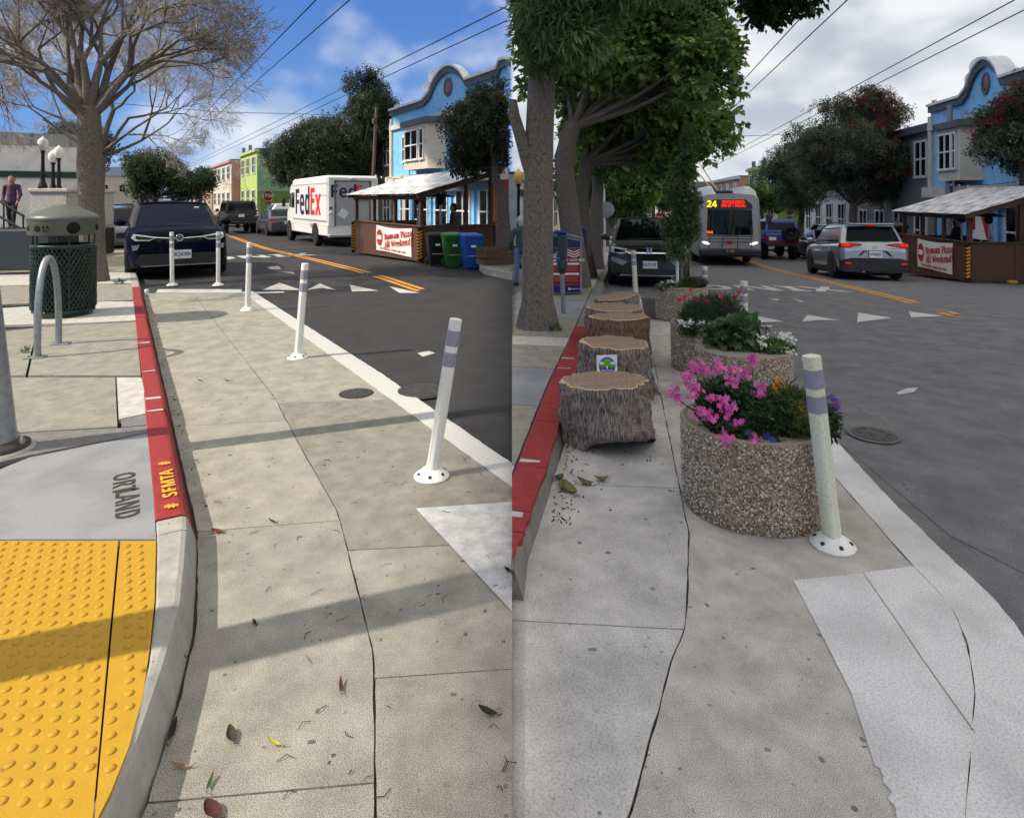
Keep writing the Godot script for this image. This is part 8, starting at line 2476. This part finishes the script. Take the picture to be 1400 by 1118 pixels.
# the dining shelter in the parking lane: x across the street (outwards), z towards us along it
func parklet(label: String, side: String, u0: float, u1: float, s0: float, s1: float, wall: float, eave: float, ridge: float, gr_lift: float) -> void:
	var mid := (s0 + s1) / 2.0
	var base := us(side, u0, mid)
	var slope := (road_height(side, s1) - road_height(side, s0)) / (s1 - s0)
	var t := thing("dining_parklet", label, "parklet", base, yaw(side))
	var L := s1 - s0
	var W := u1 - u0
	var h := L / 2.0
	var fl := func(z: float) -> float: return -z * slope     # the road beneath, z towards us is smaller s
	# floor deck and walls of panels
	part(t, "deck", MB.new().box(Vector3(W / 2, 0.10 + absf(slope) * h * 0.5, 0), Vector3(W - 0.08, 0.12, L - 0.08)), M.timber)
	var np := 4
	for i in np:
		var za := lerpf(-h, h, float(i) / np) + 0.006
		var zb := lerpf(-h, h, float(i + 1) / np) - 0.006
		part(t, "wall_panel", MB.new().prism(PackedVector2Array([Vector2(-zb, fl.call(zb) + 0.05), Vector2(-za, fl.call(za) + 0.05), Vector2(-za, wall), Vector2(-zb, wall)]), 0.06, Transform3D(Basis(Vector3.UP, PI / 2), Vector3(0, 0, 0))), M.brown)
	for i in 2:
		var xa := W * i / 2.0 + 0.07
		part(t, "wall_panel", MB.new().box(Vector3(xa + W / 4.0, (wall + fl.call(h) + 0.05) / 2.0, h - 0.03), Vector3(W / 2.0 - 0.012, wall - fl.call(h) - 0.05, 0.06)), M.brown)
	part(t, "back_panel", MB.new().box(Vector3(W / 2, wall * 0.5, -h + 0.03), Vector3(W, wall, 0.06)), M.brown)
	part(t, "rail_cap", MB.new().rbox(Vector3(0.03, wall + 0.02, 0), Vector3(0.14, 0.04, L + 0.06), 0.01), M.brown)
	part(t, "rail_cap", MB.new().rbox(Vector3(W / 2, wall + 0.022, h - 0.03), Vector3(W, 0.04, 0.14), 0.01), M.brown)
	# posts
	for z in [-h + 0.06, -h * 0.35, h * 0.3, h - 0.08]:
		part(t, "roof_post", MB.new().rbox(Vector3(0.06, (wall + eave) / 2.0 - 0.01, z), Vector3(0.10, eave - wall - 0.06, 0.10), 0.008), M.brown)
	for z in [-h + 0.06, h - 0.08]:
		part(t, "roof_post", MB.new().rbox(Vector3(W - 0.06, (wall + ridge) / 2.0, z), Vector3(0.10, ridge - wall - 0.1, 0.10), 0.008), M.brown)
	part(t, "roof_post", MB.new().rbox(Vector3(W * 0.62, (wall + ridge) / 2.0 - 0.06, h - 0.08), Vector3(0.08, ridge - wall - 0.30, 0.08), 0.008), M.brown)
	# roof of sheets laid side by side, rising away from the road
	var ax := Vector3(W + 0.30, ridge - eave + 0.06, 0)
	var rb := Basis(Vector3.BACK, atan2(ax.y, ax.x))
	var ns := 6
	for i in ns:
		var z := lerpf(-h - 0.25, h + 0.30, (i + 0.5) / ns)
		part(t, "roof_sheet", MB.new().rbox(Vector3(-0.22, eave - 0.02, z) + rb * Vector3(ax.length() / 2, 0.03, 0), Vector3(ax.length(), 0.018, (L + 0.55) / ns - 0.008), 0.004, rb), M.roof_white)
	for z in [-h - 0.1, 0.0, h + 0.2]:
		part(t, "rafter", MB.new().box(Vector3(-0.18, eave - 0.06, z) + rb * Vector3(ax.length() / 2, 0.0, 0), Vector3(ax.length(), 0.14 if z > 0.1 else 0.10, 0.05), rb), M.brown)
	part(t, "eave_beam", MB.new().box(Vector3(0.05, eave - 0.09, 0), Vector3(0.08, 0.12, L + 0.3)), M.brown)
	# black and yellow corner strips
	for z in [h + 0.02, -h - 0.02]:
		var f: float = fl.call(z)
		var st := part(t, "corner_strip", MB.new().box(Vector3(-0.03, (wall + f) / 2.0 + 0.01, z), Vector3(0.10, wall - f - 0.06, 0.10)), M.under)
		var nn := 9
		for i in nn:
			var y := lerpf(f + 0.12, wall - 0.08, (i + 0.5) / nn)
			part(st, "yellow_bar", MB.new().box(Vector3(-0.03, y, z), Vector3(0.106, (wall - f) / nn * 0.42, 0.106), Basis(Vector3.RIGHT, 0.0) * Basis(Vector3.BACK, 0.5)), paint(Color(0.86, 0.58, 0.06), 0.6))
	# heaters, table lamps and chairs show above the wall
	for q in [[W * 0.45, h - 0.9], [W * 0.35, h - 1.9]]:
		var ht := part(t, "patio_heater", MB.new().tube([Vector3(q[0], 0.2, q[1]), Vector3(q[0], eave - 0.12, q[1])], 0.03, 8), M.alloy)
		part(ht, "burner", MB.new().lathe([Vector2(0.05, 0), Vector2(0.1, 0.05), Vector2(0.1, 0.2), Vector2(0.05, 0.22)], 12, Vector3(q[0], eave - 0.30, q[1])), M.black_iron)
		part(ht, "hood", MB.new().lathe([Vector2(0.40, 0), Vector2(0.39, 0.02), Vector2(0.12, 0.09), Vector2(0.01, 0.10)], 18, Vector3(q[0], eave - 0.08, q[1])), M.black_iron)
	# kerb stops in yellow
	for k in 3:
		part(t, "wheel_stop", MB.new().rbox(Vector3(W * (0.45 + 0.25 * k), fl.call(h) + 0.06, h + 0.22), Vector3(0.25, 0.09, 0.12), 0.03), paint(Color(0.70, 0.50, 0.12), 0.8))
	# the banner hangs on the street side
	var bn := thing("banner", "white banner with red pizza lettering on the " + ("sunny" if side == "L" else "cloudy") + " parklet", "banner", base, yaw(side))
	var bz := h * (0.30 if side == "L" else 0.10)
	var bw := L * (0.50 if side == "L" else 0.52)
	var bh := wall * 0.72
	var rings := []
	for i in 13:
		var v := i / 12.0
		var zz := bz + bw / 2 - bw * (1.0 - v)
		rings.append([Vector3(-0.012 - 0.012 * absf(sin(v * 9.0)), wall - 0.08 - bh + 0.01 * sin(v * 5), zz), Vector3(-0.014 - 0.018 * absf(sin(v * 7.0 + 1)), wall - 0.08 - bh * 0.5, zz), Vector3(-0.012, wall - 0.05 - 0.05 * sin(PI * v), zz)])
	rings.reverse()
	part(bn, "cloth", MB.new().loft(rings, false, false), M.cloth)
	var bt := func(y: float, zz: float) -> Transform3D: return Transform3D(Basis(Vector3.UP, -PI / 2), Vector3(-0.04, y, zz))
	var ty := wall - 0.08
	letters(bn, "lettering", "Roman Pizza", bh * 0.24, M.red_ink, bt.call(ty - bh * 0.27, bz + bw * 0.15) * Transform3D(Basis(Vector3.BACK, 0.10), Vector3.ZERO), true, bw / bh * 0.36, 0.004)
	letters(bn, "lettering", "All Weekend!", bh * 0.24, M.red_ink, bt.call(ty - bh * 0.58, bz + bw * 0.15) * Transform3D(Basis(Vector3.BACK, 0.10), Vector3.ZERO), true, bw / bh * 0.34, 0.004)
	letters(bn, "lettering", "Wed Thursday - Sunday 2pm - 8pm", bh * 0.075, M.red_ink, bt.call(ty - bh * 0.88, bz), true, bw / bh * 0.4, 0.004)
	var ov := PackedVector2Array()
	for i in 28:
		var a := TAU * i / 28.0
		ov.append(Vector2(cos(a) * bw * 0.09, sin(a) * bh * 0.33))
	part(bn, "emblem", MB.new().prism(ov, 0.004), M.red_ink, bt.call(ty - bh * 0.45, bz - bw * 0.38))
	part(bn, "emblem_band", MB.new().box(Vector3(0, 0, 0.006), Vector3(bw * 0.14, bh * 0.17, 0.003)), M.cloth, bt.call(ty - bh * 0.45, bz - bw * 0.38))

# a plain house by the street: front along the street from s0 to s1 at u, depth d outwards (sign of d)
func street_house(label: String, side: String, u: float, d: float, s0: float, s1: float, h: float, wall: Material, cols: int, rows: int, group: String, end_wall: Material = null, roof: Material = null) -> Node3D:
	var base := us(side, u, (s0 + s1) / 2.0)
	base.y = minf(road_height(side, s0), road_height(side, s1)) - 0.1
	var sg := signf(d)
	# x along the street (towards us), z towards the street
	var t := thing("street_house", label, "building", base, yaw(side) - PI / 2 * sg, group)
	var L := s1 - s0
	var D := absf(d)
	part(t, "wall", MB.new().box(Vector3(0, h / 2, -D / 2), Vector3(L, h, D)), wall)
	part(t, "cornice", MB.new().box(Vector3(0, h - 0.12, 0.05), Vector3(L + 0.2, 0.3, 0.42)), roof if roof else M.coping)
	part(t, "roof", MB.new().box(Vector3(0, h + 0.06, -D / 2), Vector3(L + 0.1, 0.12, D + 0.1)), M.slate_trim)
	if end_wall:
		part(t, "end_wall", MB.new().box(Vector3(L / 2 * sg + 0.02 * sg, h / 2 - 0.1, -D / 2), Vector3(0.05, h - 0.2, D - 0.1)), end_wall)
	var fh := h / rows
	for r in rows:
		for c in cols:
			var x := -L / 2 + L * (c + 0.5) / cols
			sash(t, x, fh * (r + 0.55), L / cols * 0.5, fh * 0.5, 0.0, 2, 2, M.coping, "window" if r > 0 else "shop_window", 0.1)
	return t

func build_buildings_left() -> void:
	var g := "houses across the sunny street"
	blue_house("sky blue two-storey house with curved gable, sunlit side", "L", 12.0, 31.2, 2.65, 1.62, 11.6)
	part(get_node("blue_house"), "brick_pier", MB.new().box(Vector3(10.9, -1.5, -0.1), Vector3(0.6, 2.6, 0.4)), M.brick)
	letters(get_node("blue_house"), "lettering", "Neighborhood", 0.22, paint(Color(0.10, 0.12, 0.25), 0.6), Transform3D(Basis(), Vector3(5.2, -0.95, 0.12)), true)
	street_house("grey shop beside the blue house, behind evergreens", "L", 12.3, 7, 31.6, 39.5, 6.1, M.grey_wall, 4, 2, g, null, M.slate_trim)
	street_house("pale shop behind the smaller evergreen", "L", 12.6, 7, 40, 52, 4.2, M.white_wall, 4, 1, g)
	var gh := street_house("lime green house with pale green side wall", "L", 12.6, 9, 73, 84, 7.4, M.lime_wall, 3, 2, g, M.green_wall, M.lime_wall)
	part(gh, "lower_side", MB.new().box(Vector3(5.56, 1.4, -4.5), Vector3(0.05, 2.8, 8.8)), M.grass_wall)
	for k in 2:
		part(gh, "roof_crest", MB.new().box(Vector3(-2.5 + 4.5 * k, 7.7, 0.1), Vector3(0.4, 0.7, 0.3), Basis(Vector3.BACK, 0.4)), M.slate_trim)
	for q in [[86, 104, 6.8, M.peach, "cream house with pink side beyond the green house", M.pink_wall], [106, 128, 6.0, M.pink_wall, "pink house far down the sunny street", null], [132, 170, 7.5, M.white_wall, "white block at end of the sunny street", null]]:
		street_house(q[4], "L", 11.8, 9, q[0], q[1], q[2], q[3], 4, 2, g, q[5], M.pink_wall if q[0] < 120 else null)
	for q in [[45, 62, 4.5, M.grey_wall, "low grey building behind near kerb's parked cars"], [64, 90, 6.0, M.white_wall, "white building behind the broad dark tree"], [92, 140, 5.0, M.peach, "pale building at far end of near kerb"]]:
		street_house(q[4], "L", -5.0, -8, q[0], q[1], q[2], q[3], 4, 2 if q[2] > 5 else 1, "houses along the near side of the sunny street")
	# closing the street's end
	for q in [[2.0, 185, 14, 7.0, "tan house closing the end of the sunny street"], [-14.0, 175, 16, 8.0, "pale house left of the sunny street's end"]]:
		var o := thing("street_house", q[4], "building", us("L", q[0], q[1]), yaw("L"))
		part(o, "wall", MB.new().box(Vector3(0, q[3] / 2, 0), Vector3(q[2], q[3], 8)), M.peach)
		part(o, "roof", MB.new().loft([[Vector3(-q[2] / 2 - 0.4, q[3], 4.4), Vector3(q[2] / 2 + 0.4, q[3], 4.4), Vector3(q[2] / 2 + 0.4, q[3], -4.4), Vector3(-q[2] / 2 - 0.4, q[3], -4.4)], [Vector3(-q[2] / 2, q[3] + 2.4, 0.1), Vector3(q[2] / 2, q[3] + 2.4, 0.1), Vector3(q[2] / 2, q[3] + 2.4, -0.1), Vector3(-q[2] / 2, q[3] + 2.4, -0.1)]], true, true, false), M.slate_trim)
		for k in 4:
			sash(o, -q[2] / 2 + q[2] * (k + 0.5) / 4, 4.0, 1.2, 1.6, 4.0, 2, 2, M.coping)
	# the white hall with a green band, facing us at far left
	var t := thing("white_hall", "white hall with dark green band at far left", "building", Vector3(-18.4, 0, -27.0), yaw("L"))
	part(t, "wall", MB.new().box(Vector3(-6, 1.9, -4), Vector3(12, 3.8, 8)), M.white_wall)
	part(t, "green_band", MB.new().box(Vector3(-6, 2.62, 0.03), Vector3(12.05, 0.26, 0.1)), paint(Color(0.07, 0.20, 0.15), 0.6))
	part(t, "roof_screen", MB.new().box(Vector3(-6, 4.1, -1.5), Vector3(11.5, 0.7, 0.1)), M.grey_wall)
	for k in 9:
		part(t, "screen_post", MB.new().box(Vector3(-11.5 + k * 1.37, 4.1, -1.42), Vector3(0.07, 0.74, 0.06)), M.slate_trim)
	part(t, "roof_plant", MB.new().rbox(Vector3(-5.0, 4.3, -0.8), Vector3(0.9, 0.9, 0.8), 0.03), M.walk_grey)
	parklet("brown dining parklet with white roof on the sunny street", "L", 6.55, 8.75, 15.0, 20.4, 1.0, 1.86, 2.5, 0.0)
	string_lights("string of bulbs from utility pole to sunny blue house", us("L", 10.3, 29.2, 0) + Vector3(0, 3.2, 0), us("L", 11.0, 22.0, 0) + Vector3(0, 2.95, 0), 12, 0.3)

func build_buildings_right() -> void:
	var g := "houses across the cloudy street"
	blue_house("sky blue two-storey house with curved gable, cloudy side", "R", 13.0, 29.5, 2.0, 1.0, 13.0)
	var h := get_node("blue_house_001")
	part(h, "mural", MB.new().box(Vector3(3.4, -1.35, -0.13), Vector3(1.3, 1.1, 0.04)), M.cloth)
	part(h, "mural_patch", MB.new().box(Vector3(3.0, -1.2, -0.10), Vector3(0.42, 0.7, 0.03)), M.red_ink)
	part(h, "mural_patch", MB.new().box(Vector3(3.9, -1.4, -0.10), Vector3(0.2, 0.9, 0.03), Basis(Vector3.BACK, 0.4)), M.red_ink)
	street_house("grey shop beside the cloudy blue house", "R", 13.3, 7, 29.9, 39, 6.4, M.grey_wall, 4, 2, g, null, M.slate_trim)
	street_house("white shopfront behind the far trunks", "R", 14.0, 7, 40, 52, 4.0, M.white_wall, 5, 1, g)
	var gh := street_house("lime green house with pale green side, beyond the bus", "R", 13.6, 9, 59, 72, 7.0, M.lime_wall, 3, 2, g, M.green_wall, M.lime_wall)
	part(gh, "lower_side", MB.new().box(Vector3(6.56, 1.5, -4.5), Vector3(0.05, 3.0, 8.8)), M.grass_wall)
	for k in 2:
		part(gh, "roof_crest", MB.new().box(Vector3(-3.0 + 5 * k, 7.3, 0.1), Vector3(0.4, 0.7, 0.3), Basis(Vector3.BACK, 0.4)), M.slate_trim)
	for q in [[74, 95, 6.5, M.pink_wall, "pink house past the green one on the cloudy street"], [97, 130, 6.0, M.peach, "cream house far down the cloudy street"], [132, 190, 8.0, M.grey_wall, "grey block at the end of the cloudy street"]]:
		street_house(q[4], "R", 13.0, 9, q[0], q[1], q[2], q[3], 4, 2, g)
	var w := street_house("white hall with dark green band behind the leafy row", "R", -5.0, -6, 30.5, 47, 4.6, M.white_wall, 3, 1, "")
	part(w, "green_band", MB.new().box(Vector3(0, 3.7, 0.03), Vector3(16.4, 0.3, 0.1)), paint(Color(0.07, 0.20, 0.15), 0.6))
	for q in [[49, 75, 5.0, M.peach, "low pale building behind the leafy row"], [77, 125, 6.0, M.grey_wall, "grey building far behind the leafy row"]]:
		street_house(q[4], "R", -5.5, -6, q[0], q[1], q[2], q[3], 4, 1, "")
	for q in [[0.0, 190, 10, 4.5, "tan house closing the cloudy street's end"], [11.0, 200, 12, 5.5, "brown house right of the cloudy street's end"]]:
		var o := thing("street_house", q[4], "building", us("R", q[0], q[1]), yaw("R"))
		part(o, "wall", MB.new().box(Vector3(0, q[3] / 2, 0), Vector3(q[2], q[3], 8)), M.peach)
		part(o, "roof", MB.new().loft([[Vector3(-q[2] / 2 - 0.4, q[3], 4.4), Vector3(q[2] / 2 + 0.4, q[3], 4.4), Vector3(q[2] / 2 + 0.4, q[3], -4.4), Vector3(-q[2] / 2 - 0.4, q[3], -4.4)], [Vector3(-q[2] / 2, q[3] + 2.4, 0.1), Vector3(q[2] / 2, q[3] + 2.4, 0.1), Vector3(q[2] / 2, q[3] + 2.4, -0.1), Vector3(-q[2] / 2, q[3] + 2.4, -0.1)]], true, true, false), M.slate_trim)
		for k in 3:
			sash(o, -q[2] / 2 + q[2] * (k + 0.5) / 3, 2.6, 1.2, 1.4, 4.0, 2, 2, M.coping)
	parklet("brown dining parklet with white roof on the cloudy street", "R", 9.45, 11.6, 19.3, 23.5, 1.22, 2.02, 2.75, 0.0)
	string_lights("string of bulbs from utility pole to cloudy blue house", us("R", 12.5, 27.0, 0) + Vector3(0, 3.4, 0), us("R", 12.2, 20.0, 0) + Vector3(0, 3.2, 0), 11, 0.25)

# wooded hills that close the view
func build_hills() -> void:
	var m := worn(Color(0.33, 0.38, 0.27), 1.0, grain(111, 0.02, [[0.0, gr(0.55)], [0.5, gr(0.85)], [1.0, gr(1.0)]], 512, 5), 30.0)
	for q in [["L", -150.0, 4.0, 330.0, 17.0], ["R", -3.0, 160.0, 330.0, 11.0]]:
		var rings := []
		var n := FastNoiseLite.new()
		n.seed = 8
		n.frequency = 0.012
		for i in 25:
			var u: float = lerpf(q[1], q[2], i / 24.0)
			var hh: float = q[4] * (0.75 + 0.6 * n.get_noise_1d(u + 40.0 * (1 if q[0] == "L" else 3)))
			var ring := []
			for k in 9:
				var v := k / 8.0
				var p: Vector3 = across(q[0]) * u + along(q[0]) * lerpf(q[3] - 90, q[3] + 60, v)
				p.y = -4.0 + (hh + 4.0) * pow(sin(PI * v * 0.94 + 0.06), 1.2)
				if q[0] == "L":
					p.x = minf(p.x, -0.2)
				else:
					p.x = maxf(p.x, 0.2)
				ring.append(p)
			rings.append(ring)
		var o := structure("hill", MB.new().loft(rings, false, false), m)

func _ready() -> void:
	rng.seed = 7
	set_light()
	build_cloud()
	build_ground()
	building_materials()
	vehicle_materials()
	nature_materials()
	furniture_materials()
	build_buildings_left()
	build_buildings_right()
	build_hills()
	build_trees_left()
	build_trees_right()
	build_vehicles_left()
	build_vehicles_right()
	build_furniture_left()
	build_furniture_right()
	build_stumps()
	build_planters()
	build_litter()
